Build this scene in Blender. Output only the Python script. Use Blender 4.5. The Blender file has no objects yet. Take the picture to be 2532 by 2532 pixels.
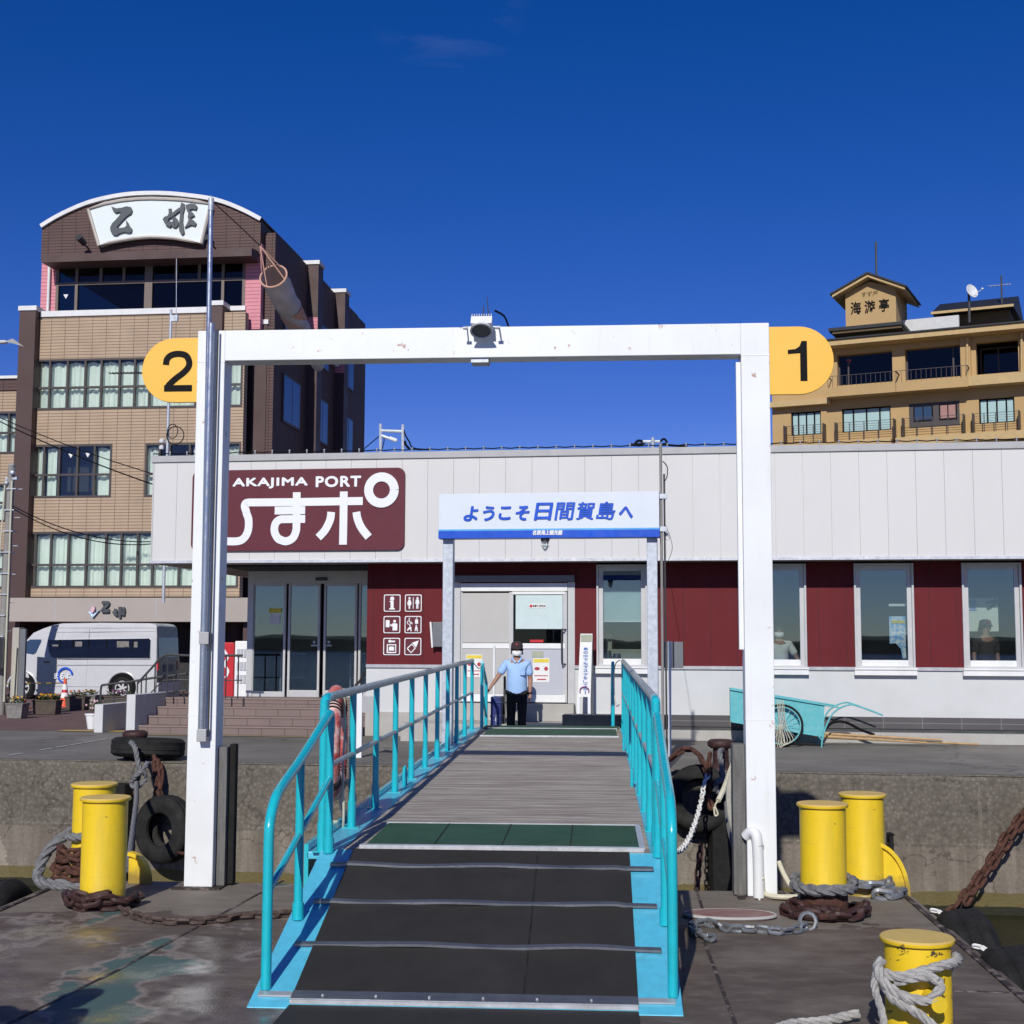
import bpy, math, random
from mathutils import Vector, Matrix
R = math.radians
random.seed(7)
sc = bpy.context.scene
COL = sc.collection

# ------------------------------------------------------------------ camera
F_PX, PW = 3400.0, 2532.0
cd = bpy.data.cameras.new("camera")
cd.sensor_width = 36.0
cd.lens = 36.0 * F_PX / PW
cd.clip_start = 0.05
cd.clip_end = 4000
cam = bpy.data.objects.new("camera", cd)
COL.objects.link(cam)
PITCH = math.atan((1595 - 1266) / F_PX)
CM = Matrix.Translation((0, 0, 1.6)) @ Matrix.Rotation(R(90) + PITCH, 4, 'X') @ Matrix.Rotation(0.0035, 4, 'Z')
cam.matrix_world = CM
sc.camera = cam

# ------------------------------------------------------------------ sky and sun
w = bpy.data.worlds.new("World")
sc.world = w
w.use_nodes = True
nt = w.node_tree
nt.nodes.clear()
sky = nt.nodes.new("ShaderNodeTexSky")
sky.sky_type = 'NISHITA'
sky.sun_disc = False
SUN = Vector((0.20, 1.0, -0.66)).normalized()          # direction the light travels
sky.sun_elevation = math.asin(-SUN.z)
sky.sun_rotation = math.atan2(-SUN.x, -SUN.y)
sky.altitude = 0
sky.air_density = 0.75
sky.dust_density = 0.1
sky.ozone_density = 3.5
hs = nt.nodes.new("ShaderNodeHueSaturation")
hs.inputs['Saturation'].default_value = 1.35
bg = nt.nodes.new("ShaderNodeBackground")
bg.inputs['Strength'].default_value = 0.09
wo = nt.nodes.new("ShaderNodeOutputWorld")
nt.links.new(sky.outputs[0], hs.inputs['Color'])
def _mul(col):
    x = nt.nodes.new("ShaderNodeMix"); x.data_type = 'RGBA'; x.blend_type = 'MULTIPLY'
    x.inputs[0].default_value = 1.0; x.inputs[7].default_value = (*col, 1); nt.links.new(hs.outputs[0], x.inputs[6]); return x.outputs[2]
tint = nt.nodes.new("ShaderNodeMix"); tint.data_type = 'RGBA'
nt.links.new(_mul((0.78, 0.80, 1.05)), tint.inputs[6]); nt.links.new(_mul((1.05, 0.61, 0.98)), tint.inputs[7])
tcw = nt.nodes.new("ShaderNodeTexCoord"); sxw = nt.nodes.new("ShaderNodeSeparateXYZ"); mrw = nt.nodes.new("ShaderNodeMapRange")
nt.links.new(tcw.outputs['Generated'], sxw.inputs[0]); nt.links.new(sxw.outputs[2], mrw.inputs[0])
mrw.inputs[1].default_value = 0.02; mrw.inputs[2].default_value = 0.17; nt.links.new(mrw.outputs[0], tint.inputs[0])
# a thin wisp of cirrus high in the sky
nz = nt.nodes.new("ShaderNodeTexNoise"); mpw = nt.nodes.new("ShaderNodeMapping"); mpw.inputs['Scale'].default_value = (9, 9, 34); mpw.inputs['Rotation'].default_value = (0, .5, 0)
nz.inputs['Scale'].default_value = 1.6; nz.inputs['Detail'].default_value = 8; nz.inputs['Distortion'].default_value = .6
nt.links.new(tcw.outputs['Generated'], mpw.inputs[0]); nt.links.new(mpw.outputs[0], nz.inputs['Vector'])
vd = nt.nodes.new("ShaderNodeVectorMath"); vd.operation = 'DISTANCE'; nt.links.new(tcw.outputs['Generated'], vd.inputs[0]); vd.inputs[1].default_value = (-0.045, 0.895, 0.443)
m1 = nt.nodes.new("ShaderNodeMapRange"); m1.inputs[1].default_value = .06; m1.inputs[2].default_value = .0; nt.links.new(vd.outputs['Value'], m1.inputs[0])
m2 = nt.nodes.new("ShaderNodeMapRange"); m2.inputs[1].default_value = .50; m2.inputs[2].default_value = .80; m1.inputs[4].default_value = .22; nt.links.new(nz.outputs[0], m2.inputs[0])
mm = nt.nodes.new("ShaderNodeMath"); mm.operation = 'MULTIPLY'; nt.links.new(m1.outputs[0], mm.inputs[0]); nt.links.new(m2.outputs[0], mm.inputs[1])
mc_ = nt.nodes.new("ShaderNodeMix"); mc_.data_type = 'RGBA'; nt.links.new(mm.outputs[0], mc_.inputs[0]); nt.links.new(tint.outputs[2], mc_.inputs[6]); mc_.inputs[7].default_value = (5.5, 6.5, 8.0, 1)
nt.links.new(mc_.outputs[2], bg.inputs[0])
nt.links.new(bg.outputs[0], wo.inputs[0])
sd = bpy.data.lights.new("sun", 'SUN')
sd.energy = 3.9
sd.angle = R(0.5)
sd.color = (1.0, 0.972, 0.885)
sun = bpy.data.objects.new("sun", sd)
COL.objects.link(sun)
sun.rotation_euler = SUN.to_track_quat('-Z', 'Y').to_euler()
sun.location = (-20, -60, 50)
sc.view_settings.view_transform = 'Standard'
sc.view_settings.look = 'None'
sc.view_settings.exposure = 0.0
sc.view_settings.gamma = 1.0

# ------------------------------------------------------------------ frames
def frame(x, y, deg, z=0.0):
    return Matrix.Translation((x, y, z)) @ Matrix.Rotation(R(-deg), 4, 'Z')
WF = Matrix.Identity(4)
S = frame(0, 24.1, 8.3)          # quay and port terminal (x along the quay, y away, 0 = front wall)
G = frame(-0.25, 11.3, 4.4)      # floating pontoon (y 0 = far edge)
W = frame(-0.18, 9.5, 3.5)       # gangway (y 0 = near end of the bridge)
HL = frame(-16, 47, 7.0)         # brown hotel
HR = frame(21.6, 71, 26.0)       # ochre hotel
CMI = CM.copy()
def hit(Fm, px, py, **k):
    """survey helper: the point of a photo coordinate on a plane x=, y= or z= of a frame"""
    d = CMI.to_3x3() @ Vector(((px - PW / 2) / F_PX, -(py - PW / 2) / F_PX, -1))
    I = Fm.inverted()
    o = I @ CMI.translation
    d = I.to_3x3() @ d
    ax, v = list(k.items())[0]
    i = 'xyz'.index(ax)
    return o + d * ((v - o[i]) / d[i])
def hx(Fm, px, py, y): return hit(Fm, px, py, y=y).x
def hz(Fm, px, py, y): return hit(Fm, px, py, y=y).z

# ------------------------------------------------------------------ materials
MATS = {}
class NT:
    def __init__(s, name):
        m = bpy.data.materials.new(name); m.use_nodes = True
        s.m = m; s.t = m.node_tree; s.b = s.t.nodes["Principled BSDF"]; s.out = s.t.nodes["Material Output"]
        MATS[name] = m
    def n(s, typ, **k):
        n = s.t.nodes.new(typ)
        for a, v in k.items(): setattr(n, a, v)
        return n
    def l(s, a, b): s.t.links.new(a, b)
    def coord(s, scale=(1, 1, 1), kind='Object'):
        tc = s.n("ShaderNodeTexCoord"); mp = s.n("ShaderNodeMapping")
        mp.inputs['Scale'].default_value = scale
        s.l(tc.outputs[kind], mp.inputs[0]); return mp.outputs[0]
    def noise(s, scale, detail=5, rough=0.6, vec=None, sc3=(1, 1, 1)):
        n = s.n("ShaderNodeTexNoise"); n.inputs['Scale'].default_value = scale
        n.inputs['Detail'].default_value = detail; n.inputs['Roughness'].default_value = rough
        s.l(vec if vec is not None else s.coord(sc3), n.inputs['Vector']); return n.outputs['Fac']
    def ramp(s, fac, stops):
        r = s.n("ShaderNodeValToRGB"); e = r.color_ramp.elements
        while len(e) < len(stops): e.new(0.5)
        for i, (p, c) in enumerate(stops):
            e[i].position = p; e[i].color = (c[0], c[1], c[2], 1) if not isinstance(c, (int, float)) else (c, c, c, 1)
        s.l(fac, r.inputs[0]); return r.outputs[0]
    def mix(s, f, a, b, mode='MIX'):
        x = s.n("ShaderNodeMix", data_type='RGBA', blend_type=mode)
        for sock, v in ((x.inputs[0], f), (x.inputs[6], a), (x.inputs[7], b)):
            if isinstance(v, (int, float)): sock.default_value = v
            elif isinstance(v, (tuple, list)): sock.default_value = (v[0], v[1], v[2], 1)
            else: s.l(v, sock)
        return x.outputs[2]
    def math(s, op, a, b=0.0, c=None):
        x = s.n("ShaderNodeMath", operation=op)
        for i, v in enumerate((a, b) if c is None else (a, b, c)):
            if isinstance(v, (int, float)): x.inputs[i].default_value = v
            else: s.l(v, x.inputs[i])
        return x.outputs[0]
    def bump(s, h, strength=0.3, dist=0.01):
        b = s.n("ShaderNodeBump"); b.inputs['Strength'].default_value = strength; b.inputs['Distance'].default_value = dist
        s.l(h, b.inputs['Height']); s.l(b.outputs[0], s.b.inputs['Normal'])
    def sep(s, vec=None):
        x = s.n("ShaderNodeSeparateXYZ"); s.l(vec if vec is not None else s.coord(), x.inputs[0]); return x.outputs
    def set(s, **k):
        for a, v in k.items():
            inp = s.b.inputs[a.replace('_', ' ')]
            if hasattr(v, 'links') or hasattr(v, 'is_linked'): s.l(v, inp)
            elif isinstance(v, tuple): inp.default_value = (*v, 1)
            else: inp.default_value = v
def lin(r, g, b):
    f = lambda c: (c / 255 / 12.92) if c / 255 <= 0.04045 else ((c / 255 + 0.055) / 1.055) ** 2.4
    return (f(r), f(g), f(b))
def plain(name, c, c2=None, rough=0.6, metal=0.0, scale=4.0, bump=0.0, bscale=60, cut=(0.35, 0.7), sc3=(1, 1, 1), spec=None, coat=0.0):
    k = NT(name)
    if c2 is None: c2 = tuple(v * 0.86 for v in c)
    f = k.noise(scale, 6, 0.65, sc3=sc3)
    k.set(Base_Color=k.mix(k.ramp(f, [(cut[0], 0.0), (cut[1], 1.0)]), c, c2))
    k.set(Metallic=metal)
    rr = k.ramp(k.noise(scale * 3, 3), [(0.3, max(rough - 0.08, 0.03)), (0.7, min(rough + 0.08, 1))])
    k.set(Roughness=rr)
    if spec is not None: k.set(Specular_IOR_Level=spec)
    if coat: k.set(Coat_Weight=coat, Coat_Roughness=0.15)
    if bump: k.bump(k.noise(bscale, 4, 0.6), bump, 0.01)
    return k.m

plain('white_paint', (0.80, 0.81, 0.83), (0.70, 0.71, 0.73), 0.45, scale=1.5, bump=0.03, bscale=30)
k = NT('gate_paint')   # white paint with chips of rust near the edges and feet
n1 = k.noise(7, 8, 0.7); z = k.sep()[2]
foot = k.math('MULTIPLY', k.math('LESS_THAN', z, -.22), .05)
rust = k.ramp(k.math('ADD', n1, foot), [(0.618, 0.0), (0.65, 1.0)])
streak = k.math('MULTIPLY', k.ramp(k.noise(4, 7, .7, sc3=(5, 5, .25)), [(.55, 0.), (.75, 1.)]), .22)
k.set(Base_Color=k.mix(k.math('MULTIPLY', rust, 0.75), k.mix(streak, k.mix(k.ramp(k.noise(1.2, 6), [(.4, 0.), (.8, 1.)]), (0.80, 0.82, 0.84), (0.70, 0.71, 0.71)), (0.50, 0.46, 0.40)), (0.35, 0.12, 0.05)))
k.set(Roughness=0.42); k.bump(k.noise(14, 4), 0.04)
plain('stucco', (0.60, 0.61, 0.62), (0.55, 0.555, 0.56), 0.9, scale=1.3, bump=0.25, bscale=220)
plain('fascia_white', (0.63, 0.62, 0.615), (0.59, 0.58, 0.575), 0.55, scale=0.6, sc3=(1, 1, .25), bump=0.02)
plain('trim_grey', (0.42, 0.42, 0.43), (0.36, 0.36, 0.37), 0.5)
plain('soffit', (0.30, 0.29, 0.285), None, 0.8)
plain('red_cladding', (0.132, 0.017, 0.021), (0.112, 0.0145, 0.019), 0.6, spec=0.15, scale=1.0, sc3=(1, 1, .3))
plain('sign_maroon', (0.125, 0.030, 0.042), (0.115, 0.027, 0.038), 0.5, spec=.2)
plain('sign_white', (0.82, 0.83, 0.85), (0.78, 0.79, 0.82), 0.35, scale=1)
plain('sign_pale', (0.68, 0.73, 0.80), (0.64, 0.70, 0.77), 0.35, scale=1)
plain('sign_blue', (0.006, 0.085, 0.60), None, 0.35)
plain('sign_skyblue', (0.10, 0.42, 0.85), None, 0.35)
plain('yellow_board', (0.88, 0.49, 0.06), (0.86, 0.47, 0.055), 0.5, scale=1)
plain('black_letter', (0.007, 0.007, 0.008), None, 0.6, spec=0.1)
k = NT('yellow_paint')
y1 = k.mix(k.ramp(k.noise(5, 7, .6, sc3=(1, 1, .25)), [(.45, 0.), (.72, 1.)]), (0.80, 0.545, 0.015), (0.60, 0.43, 0.03))
y1 = k.mix(k.ramp(k.noise(17, 9, .75), [(.64, 0.), (.67, .9)]), y1, (0.16, 0.12, 0.05))
zy = k.sep()[2]
lowg = k.math('MULTIPLY', k.ramp(k.math('ADD', zy, k.math('MULTIPLY', k.noise(11, 7, .7), .22)), [(.16, 1.), (.27, 0.)]), .75)
y1 = k.mix(lowg, y1, (0.17, 0.11, 0.045))
rub = k.ramp(k.noise(3.0, 8, .7, sc3=(.5, .5, 5)), [(.56, 0.), (.70, .55)])
y1 = k.mix(rub, y1, (0.52, 0.36, 0.06))
k.set(Base_Color=y1, Roughness=k.ramp(k.noise(6, 5), [(.35, .38), (.7, .6)])); k.bump(k.noise(9, 5), 0.12)
plain('yellow_cap', (0.72, 0.50, 0.14), (0.60, 0.42, 0.12), 0.6, scale=7, bump=0.05)
k = NT('yellow_worn')   # yellow bollard with dark scuffs where ropes rub
n1 = k.noise(6, 8, 0.75, sc3=(1, 1, 2))
k.set(Base_Color=k.mix(k.ramp(n1, [(0.58, 0.0), (0.60, 1.0)]), (0.80, 0.54, 0.015), (0.06, 0.045, 0.03)), Roughness=0.45)
k.bump(k.noise(9, 4), 0.1)
plain('turquoise', (0.014, 0.47, 0.56), (0.016, 0.39, 0.46), 0.25, scale=9, cut=(.45, .8), bump=0.05, bscale=12, coat=0.3)
plain('sky_plate', (0.095, 0.50, 0.70), (0.085, 0.42, 0.58), 0.4, scale=14, cut=(.45, .7), bump=0.12, bscale=40)
k = NT('sky_plate_worn')
n1 = k.noise(5, 9, 0.75)
k.set(Base_Color=k.mix(k.ramp(n1, [(0.66, 0.0), (0.70, 1.0)]), k.mix(k.ramp(k.noise(16, 5), [(.4, 0.), (.7, 1.)]), (0.095, 0.51, 0.71), (0.085, 0.43, 0.60)), (0.10, 0.055, 0.03)), Roughness=0.42)
k.bump(k.noise(40, 3), 0.1)
k = NT('rail_steel')    # silver paint worn through to turquoise and rust
n1 = k.noise(12, 8, 0.7, sc3=(2, .6, 2))
k.set(Base_Color=k.ramp(n1, [(0.32, (0.22, 0.13, 0.08)), (0.40, (0.30, 0.38, 0.40)), (0.62, (0.42, 0.47, 0.49)), (0.74, (0.15, 0.38, 0.42))]), Roughness=0.4, Metallic=0.3)
plain('galvanised', (0.42, 0.46, 0.52), (0.55, 0.59, 0.66), 0.5, metal=0.3, scale=16, cut=(.4, .6))
plain('aluminium', (0.55, 0.55, 0.56), (0.48, 0.48, 0.49), 0.4, metal=0.55, scale=3)
plain('alu_frame', (0.52, 0.52, 0.53), (0.47, 0.47, 0.48), 0.45, metal=0.2, scale=3)
plain('alu_bright', (0.80, 0.80, 0.80), None, 0.4, scale=3)
plain('pole_steel', (0.50, 0.53, 0.58), (0.42, 0.44, 0.48), 0.3, metal=0.75, scale=6, sc3=(1, 1, .2))
plain('trim_steel', (0.26, 0.27, 0.29), (0.17, 0.18, 0.20), 0.42, metal=0.75, scale=9, sc3=(.4, 1, 1))
plain('trim_bright', (0.75, 0.76, 0.78), (0.55, 0.55, 0.56), 0.35, metal=0.5, scale=9)
plain('dark_metal', (0.05, 0.052, 0.055), (0.08, 0.08, 0.08), 0.5, metal=0.3)
plain('grey_metal', (0.16, 0.17, 0.185), None, 0.5, metal=0.2)
plain('black_rubber', (0.008, 0.0078, 0.0075), (0.016, 0.0155, 0.015), 0.75, spec=.25, scale=14, bump=0.15, bscale=50)
plain('tire_rubber', (0.010, 0.0098, 0.0095), (0.028, 0.027, 0.026), 0.8, spec=.25, scale=6, bump=0.3, bscale=30)
plain('black_cloth', (0.008, 0.008, 0.009), None, 0.9)
plain('skin', (0.36, 0.19, 0.13), (0.30, 0.15, 0.10), 0.55, scale=12)
plain('shirt_blue', (0.36, 0.54, 0.83), (0.31, 0.48, 0.76), 0.85, scale=10, bump=0.5, bscale=7)
plain('shirt_white', (0.75, 0.76, 0.74), None, 0.85, scale=10)
plain('mask_white', (0.84, 0.84, 0.86), None, 0.8)
plain('hair', (0.010, 0.009, 0.008), None, 0.6)
plain('cap_black', (0.030, 0.026, 0.028), (0.05, 0.03, 0.03), 0.9, scale=20)
plain('rope_grey', (0.22, 0.22, 0.23), (0.10, 0.10, 0.11), 0.95, scale=30, bump=0.7, bscale=120)
plain('rope_white', (0.46, 0.45, 0.43), (0.27, 0.26, 0.25), 0.95, scale=25, bump=0.7, bscale=120)
plain('hose_cream', (0.66, 0.62, 0.48), (0.52, 0.48, 0.37), 0.55, scale=10)
k = NT('rust')
k.set(Base_Color=k.ramp(k.noise(22, 8, 0.7), [(0.3, (0.035, 0.014, 0.010)), (0.55, (0.085, 0.032, 0.020)), (0.72, (0.20, 0.085, 0.045))]), Roughness=0.85)
k.bump(k.noise(60, 5), 0.5)
k = NT('rust_dark')
k.set(Base_Color=k.ramp(k.noise(25, 8, 0.7), [(0.35, (0.022, 0.010, 0.009)), (0.6, (0.060, 0.022, 0.018)), (0.75, (0.12, 0.05, 0.03))]), Roughness=0.6)
k.bump(k.noise(60, 5), 0.3)
plain('chain_grey', (0.24, 0.27, 0.31), (0.14, 0.13, 0.13), 0.5, metal=0.4, scale=20)
plain('chain_brown', (0.12, 0.085, 0.07), (0.05, 0.03, 0.025), 0.7, metal=0.2, scale=20, bump=0.3)
plain('chain_white', (0.75, 0.74, 0.72), (0.35, 0.28, 0.22), 0.6, scale=12, cut=(.55, .7))
plain('orange_plastic', (0.75, 0.10, 0.03), None, 0.45)
plain('red_plastic', (0.55, 0.02, 0.03), None, 0.4)
k = NT('life_ring')
k.set(Base_Color=k.ramp(k.noise(5, 8, 0.7), [(0.36, (0.12, 0.015, 0.018)), (0.44, (0.46, 0.06, 0.06)), (0.52, (0.60, 0.20, 0.17)), (0.60, (0.72, 0.52, 0.47))]), Roughness=0.75)
plain('wood_post', (0.17, 0.165, 0.16), (0.10, 0.095, 0.09), 0.9, scale=7, sc3=(6, 6, .5), bump=0.5)
plain('bamboo', (0.50, 0.33, 0.16), (0.35, 0.22, 0.10), 0.6, scale=8)
plain('cart_teal', (0.10, 0.42, 0.46), (0.16, 0.46, 0.50), 0.7, scale=9, cut=(.45, .65), bump=0.2)
plain('planter_grey', (0.24, 0.23, 0.22), (0.14, 0.13, 0.12), 0.85, scale=10)
plain('planter_wood', (0.10, 0.075, 0.06), (0.06, 0.05, 0.04), 0.85, scale=10)
plain('leaf', (0.05, 0.09, 0.03), (0.08, 0.12, 0.04), 0.7)
plain('petal_yellow', (0.75, 0.42, 0.03), None, 0.7)
plain('petal_orange', (0.70, 0.16, 0.03), None, 0.7)
plain('petal_violet', (0.20, 0.03, 0.20), None, 0.7)
plain('petal_white', (0.75, 0.70, 0.68), None, 0.7)
plain('van_paint', (0.52, 0.525, 0.54), (0.49, 0.495, 0.51), 0.35, coat=0.3)
plain('van_dark', (0.035, 0.035, 0.036), None, 0.3)
plain('van_navy', (0.018, 0.028, 0.065), None, 0.25, coat=0.8)
plain('concrete_light', (0.44, 0.425, 0.40), (0.36, 0.345, 0.32), 0.9, scale=2.5, bump=0.2)
plain('concrete_white', (0.60, 0.60, 0.61), (0.52, 0.52, 0.53), 0.9, scale=2.5, bump=0.1)
plain('utility_pole_concrete', (0.27, 0.26, 0.25), (0.22, 0.21, 0.20), 0.9)
plain('utility_box', (0.42, 0.40, 0.34), (0.37, 0.35, 0.30), 0.6)
plain('pipe_cream', (0.55, 0.54, 0.42), None, 0.6)
plain('curtain', (0.80, 0.84, 0.78), (0.72, 0.77, 0.71), 0.9, scale=2)
plain('blind_pale', (0.50, 0.60, 0.58), None, 0.9)
plain('interior_dark', (0.035, 0.036, 0.038), None, 0.9)
plain('interior_pale', (0.40, 0.42, 0.33), None, 0.9)
plain('paper', (0.80, 0.80, 0.79), None, 0.9)
plain('paper_glassy', (0.56, 0.66, 0.66), (0.50, 0.61, 0.62), 0.6, scale=6)
plain('paper_yellow', (0.78, 0.62, 0.08), None, 0.9)
plain('red_print', (0.45, 0.04, 0.06), None, 0.8)
plain('blue_print', (0.08, 0.20, 0.55), None, 0.8)
plain('door_panel', (0.47, 0.455, 0.44), (0.44, 0.43, 0.415), 0.6, scale=2)
plain('door_panel_blue', (0.46, 0.47, 0.53), (0.43, 0.44, 0.50), 0.6, scale=2)
plain('brown_panel', (0.072, 0.036, 0.034), (0.060, 0.031, 0.030), 0.6, scale=.5)
plain('brown_frame', (0.16, 0.12, 0.10), (0.13, 0.10, 0.085), 0.5)
plain('dark_frame', (0.055, 0.045, 0.045), None, 0.5)
plain('hotel_beige', (0.40, 0.355, 0.32), (0.36, 0.32, 0.29), 0.8, scale=.6)
plain('coping_white', (0.74, 0.74, 0.75), None, 0.6)
plain('arch_cream', (0.55, 0.50, 0.45), None, 0.7)
plain('fan_board', (0.70, 0.76, 0.77), (0.68, 0.74, 0.75), 0.5, scale=.5)
plain('letter_slate', (0.062, 0.072, 0.085), None, 0.5)
plain('ochre', (0.47, 0.315, 0.145), (0.42, 0.28, 0.13), 0.85, scale=.5, bump=0.1)
plain('ochre_trim', (0.52, 0.37, 0.18), None, 0.8)
plain('ochre_dark', (0.13, 0.09, 0.045), None, 0.9)
plain('roof_black', (0.012, 0.013, 0.017), (0.02, 0.021, 0.025), 0.6, bump=0.3, bscale=3)
plain('teal_blind', (0.36, 0.52, 0.53), (0.32, 0.47, 0.48), 0.5, scale=1)
plain('pink_curtain', (0.36, 0.20, 0.18), None, 0.8)
plain('sock_cloth', (0.74, 0.60, 0.54), (0.50, 0.42, 0.39), 0.95, scale=6, bump=0.4, bscale=8)
plain('sock_orange', (0.75, 0.30, 0.16), (0.60, 0.40, 0.32), 0.95, scale=6)
plain('sock_hem', (0.66, 0.38, 0.29), None, 0.95)
plain('crate_blue', (0.008, 0.022, 0.14), None, 0.5)
plain('paint_mark', (0.45, 0.45, 0.44), None, 0.9)
plain('tactile_yellow', (0.50, 0.36, 0.12), None, 0.9)
plain('gull', (0.6, 0.6, 0.6), None, 0.8)
def tiles(name, c1, c2, mortar, bw, rh, off=0.0, mort=0.01, bump=0.5, axis='XZ', rough=0.7):
    k = NT(name)
    tc = k.coord(); s = k.n("ShaderNodeSeparateXYZ"); k.l(tc, s.inputs[0])
    cb = k.n("ShaderNodeCombineXYZ")
    if axis == 'XZ':
        k.l(k.math('ADD', s.outputs[0], s.outputs[1]), cb.inputs[0]); k.l(s.outputs[2], cb.inputs[1])
    else:
        k.l(s.outputs[0], cb.inputs[0]); k.l(s.outputs[1], cb.inputs[1])
    b = k.n("ShaderNodeTexBrick", offset=off)
    b.inputs['Scale'].default_value = 1.0
    b.inputs['Color1'].default_value = (*c1, 1); b.inputs['Color2'].default_value = (*c2, 1); b.inputs['Mortar'].default_value = (*mortar, 1)
    b.inputs['Brick Width'].default_value = bw; b.inputs['Row Height'].default_value = rh
    b.inputs['Mortar Size'].default_value = mort; b.inputs['Mortar Smooth'].default_value = 0.1
    k.l(cb.outputs[0], b.inputs['Vector'])
    var = k.ramp(k.noise(0.9, 6), [(0.3, 0.86), (0.7, 1.08)])
    k.set(Base_Color=k.mix(1.0, b.outputs['Color'], var, 'MULTIPLY'), Roughness=rough)
    k.bump(k.math('SUBTRACT', 1.0, b.outputs['Fac']), bump, 0.02)
    return k.m
tiles('tan_siding', (0.44, 0.325, 0.225), (0.42, 0.31, 0.215), (0.20, 0.135, 0.095), 0.50, 0.108, 0.0, 0.012)
tiles('brown_siding', (0.105, 0.055, 0.050), (0.098, 0.052, 0.048), (0.035, 0.018, 0.017), 0.50, 0.108, 0.0, 0.012)
tiles('pink_siding', (0.66, 0.255, 0.305), (0.64, 0.25, 0.30), (0.40, 0.15, 0.18), 6.0, 0.13, 0.0, 0.012)
tiles('plinth_tile', (0.085, 0.078, 0.082), (0.075, 0.070, 0.075), (0.16, 0.155, 0.155), 0.63, 0.33, 0.0, 0.008, 0.2)
tiles('stair_tile', (0.200, 0.145, 0.132), (0.185, 0.135, 0.122), (0.105, 0.072, 0.065), 0.42, 0.5, 0.0, 0.008, 0.2)
tiles('paver_red', (0.175, 0.095, 0.085), (0.155, 0.088, 0.080), (0.11, 0.075, 0.07), 0.21, 0.11, 0.5, 0.01, 0.2, 'XY', 0.85)
# quay asphalt
k = NT('quay_asphalt')
f1 = k.noise(0.35, 7, 0.65); f2 = k.noise(90, 3)
cv = k.n("ShaderNodeTexVoronoi", feature='DISTANCE_TO_EDGE'); cv.inputs['Scale'].default_value = .22
dv = k.n("ShaderNodeVectorMath", operation='ADD'); nn_ = k.n("ShaderNodeTexNoise"); nn_.inputs['Scale'].default_value = 1.5; nn_.inputs['Detail'].default_value = 8
k.l(k.coord(), nn_.inputs['Vector']); k.l(k.coord(), dv.inputs[0]); k.l(nn_.outputs['Color'], dv.inputs[1]); k.l(dv.outputs[0], cv.inputs['Vector'])
crk = k.math('MULTIPLY', k.ramp(cv.outputs['Distance'], [(.002, 1.), (.006, 0.)]), .6)
k.set(Base_Color=k.mix(k.math('MAXIMUM', crk, 0.0), k.mix(k.ramp(f2, [(.35, 0.), (.75, .5)]), k.ramp(f1, [(.34, (0.105, 0.096, 0.082)), (.5, (0.165, 0.152, 0.133)), (.62, (0.235, 0.218, 0.190))]), (0.20, 0.19, 0.18)), (0.045, 0.04, 0.035)), Roughness=0.9)
k.bump(f2, 0.4, 0.01)
# exposed-aggregate quay wall: stains by height are real (algae band at the waterline)
k = NT('quay_concrete')
ag = k.n("ShaderNodeTexVoronoi"); ag.inputs['Scale'].default_value = 19; k.l(k.coord(), ag.inputs['Vector'])
agc = k.ramp(ag.outputs['Distance'], [(.0, (0.34, 0.31, 0.265)), (.30, (0.17, 0.148, 0.120)), (.75, (0.070, 0.057, 0.043))])
fine = k.noise(14, 9, .8)
agc = k.mix(k.ramp(fine, [(.36, .1), (.6, .85)]), agc, (0.155, 0.136, 0.112))
lo = k.ramp(k.noise(1.6, 8, .7, sc3=(2.2, 1, .35)), [(.3, (0.12, 0.098, 0.076)), (.5, (0.185, 0.155, 0.125)), (.7, (0.26, 0.225, 0.185))])
lx_ = k.math('LESS_THAN', k.math('ADD', k.sep()[0], k.noise(1.2, 5)), -5.6)
lo = k.mix(k.math('MULTIPLY', lx_, .5), lo, (0.42, 0.37, 0.31))
z = k.sep()[2]
zz = k.math('ADD', z, k.math('MULTIPLY', k.noise(3, 6), 0.10))
up = k.ramp(k.math('ADD', zz, 2.0), [(.0, 0.), (1., 1.)])
mask = k.math('GREATER_THAN', zz, -0.83)
c = k.mix(mask, lo, agc)
c = k.mix(k.math('MULTIPLY', k.ramp(k.noise(0.8, 7, .7), [(.4, 0.), (.7, 1.)]), .45), c, (0.085, 0.07, 0.055))
cv = k.n("ShaderNodeTexVoronoi", feature='DISTANCE_TO_EDGE'); cv.inputs['Scale'].default_value = .55
dv = k.n("ShaderNodeVectorMath", operation='ADD'); nn_ = k.n("ShaderNodeTexNoise"); nn_.inputs['Scale'].default_value = 3.0; nn_.inputs['Detail'].default_value = 8
k.l(k.coord(), nn_.inputs['Vector']); k.l(k.coord(), dv.inputs[0]); k.l(nn_.outputs['Color'], dv.inputs[1]); k.l(dv.outputs[0], cv.inputs['Vector'])
c = k.mix(k.math('MULTIPLY', k.ramp(cv.outputs['Distance'], [(.004, 1.), (.010, 0.)]), .55), c, (0.04, 0.033, 0.026))
drip = k.ramp(k.noise(2.6, 8, .75, sc3=(3.0, 1, .12)), [(.58, 0.), (.68, 1.)])
c = k.mix(k.math('MULTIPLY', drip, .45), c, (0.30, 0.27, 0.225))
drip2 = k.ramp(k.noise(3.4, 8, .75, sc3=(2.6, 1, .10)), [(.60, 0.), (.70, 1.)])
c = k.mix(k.math('MULTIPLY', drip2, .5), c, (0.06, 0.045, 0.03))
alg = k.math('MULTIPLY', k.math('LESS_THAN', zz, -1.36), 0.85)
c = k.mix(alg, c, (0.115, 0.088, 0.022))
wet = k.math('LESS_THAN', zz, -1.52)
c = k.mix(wet, c, (0.018, 0.018, 0.008))
k.set(Base_Color=c, Roughness=0.9)
k.bump(k.mix(0.5, ag.outputs['Distance'], fine), 0.7, 0.02)
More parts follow.
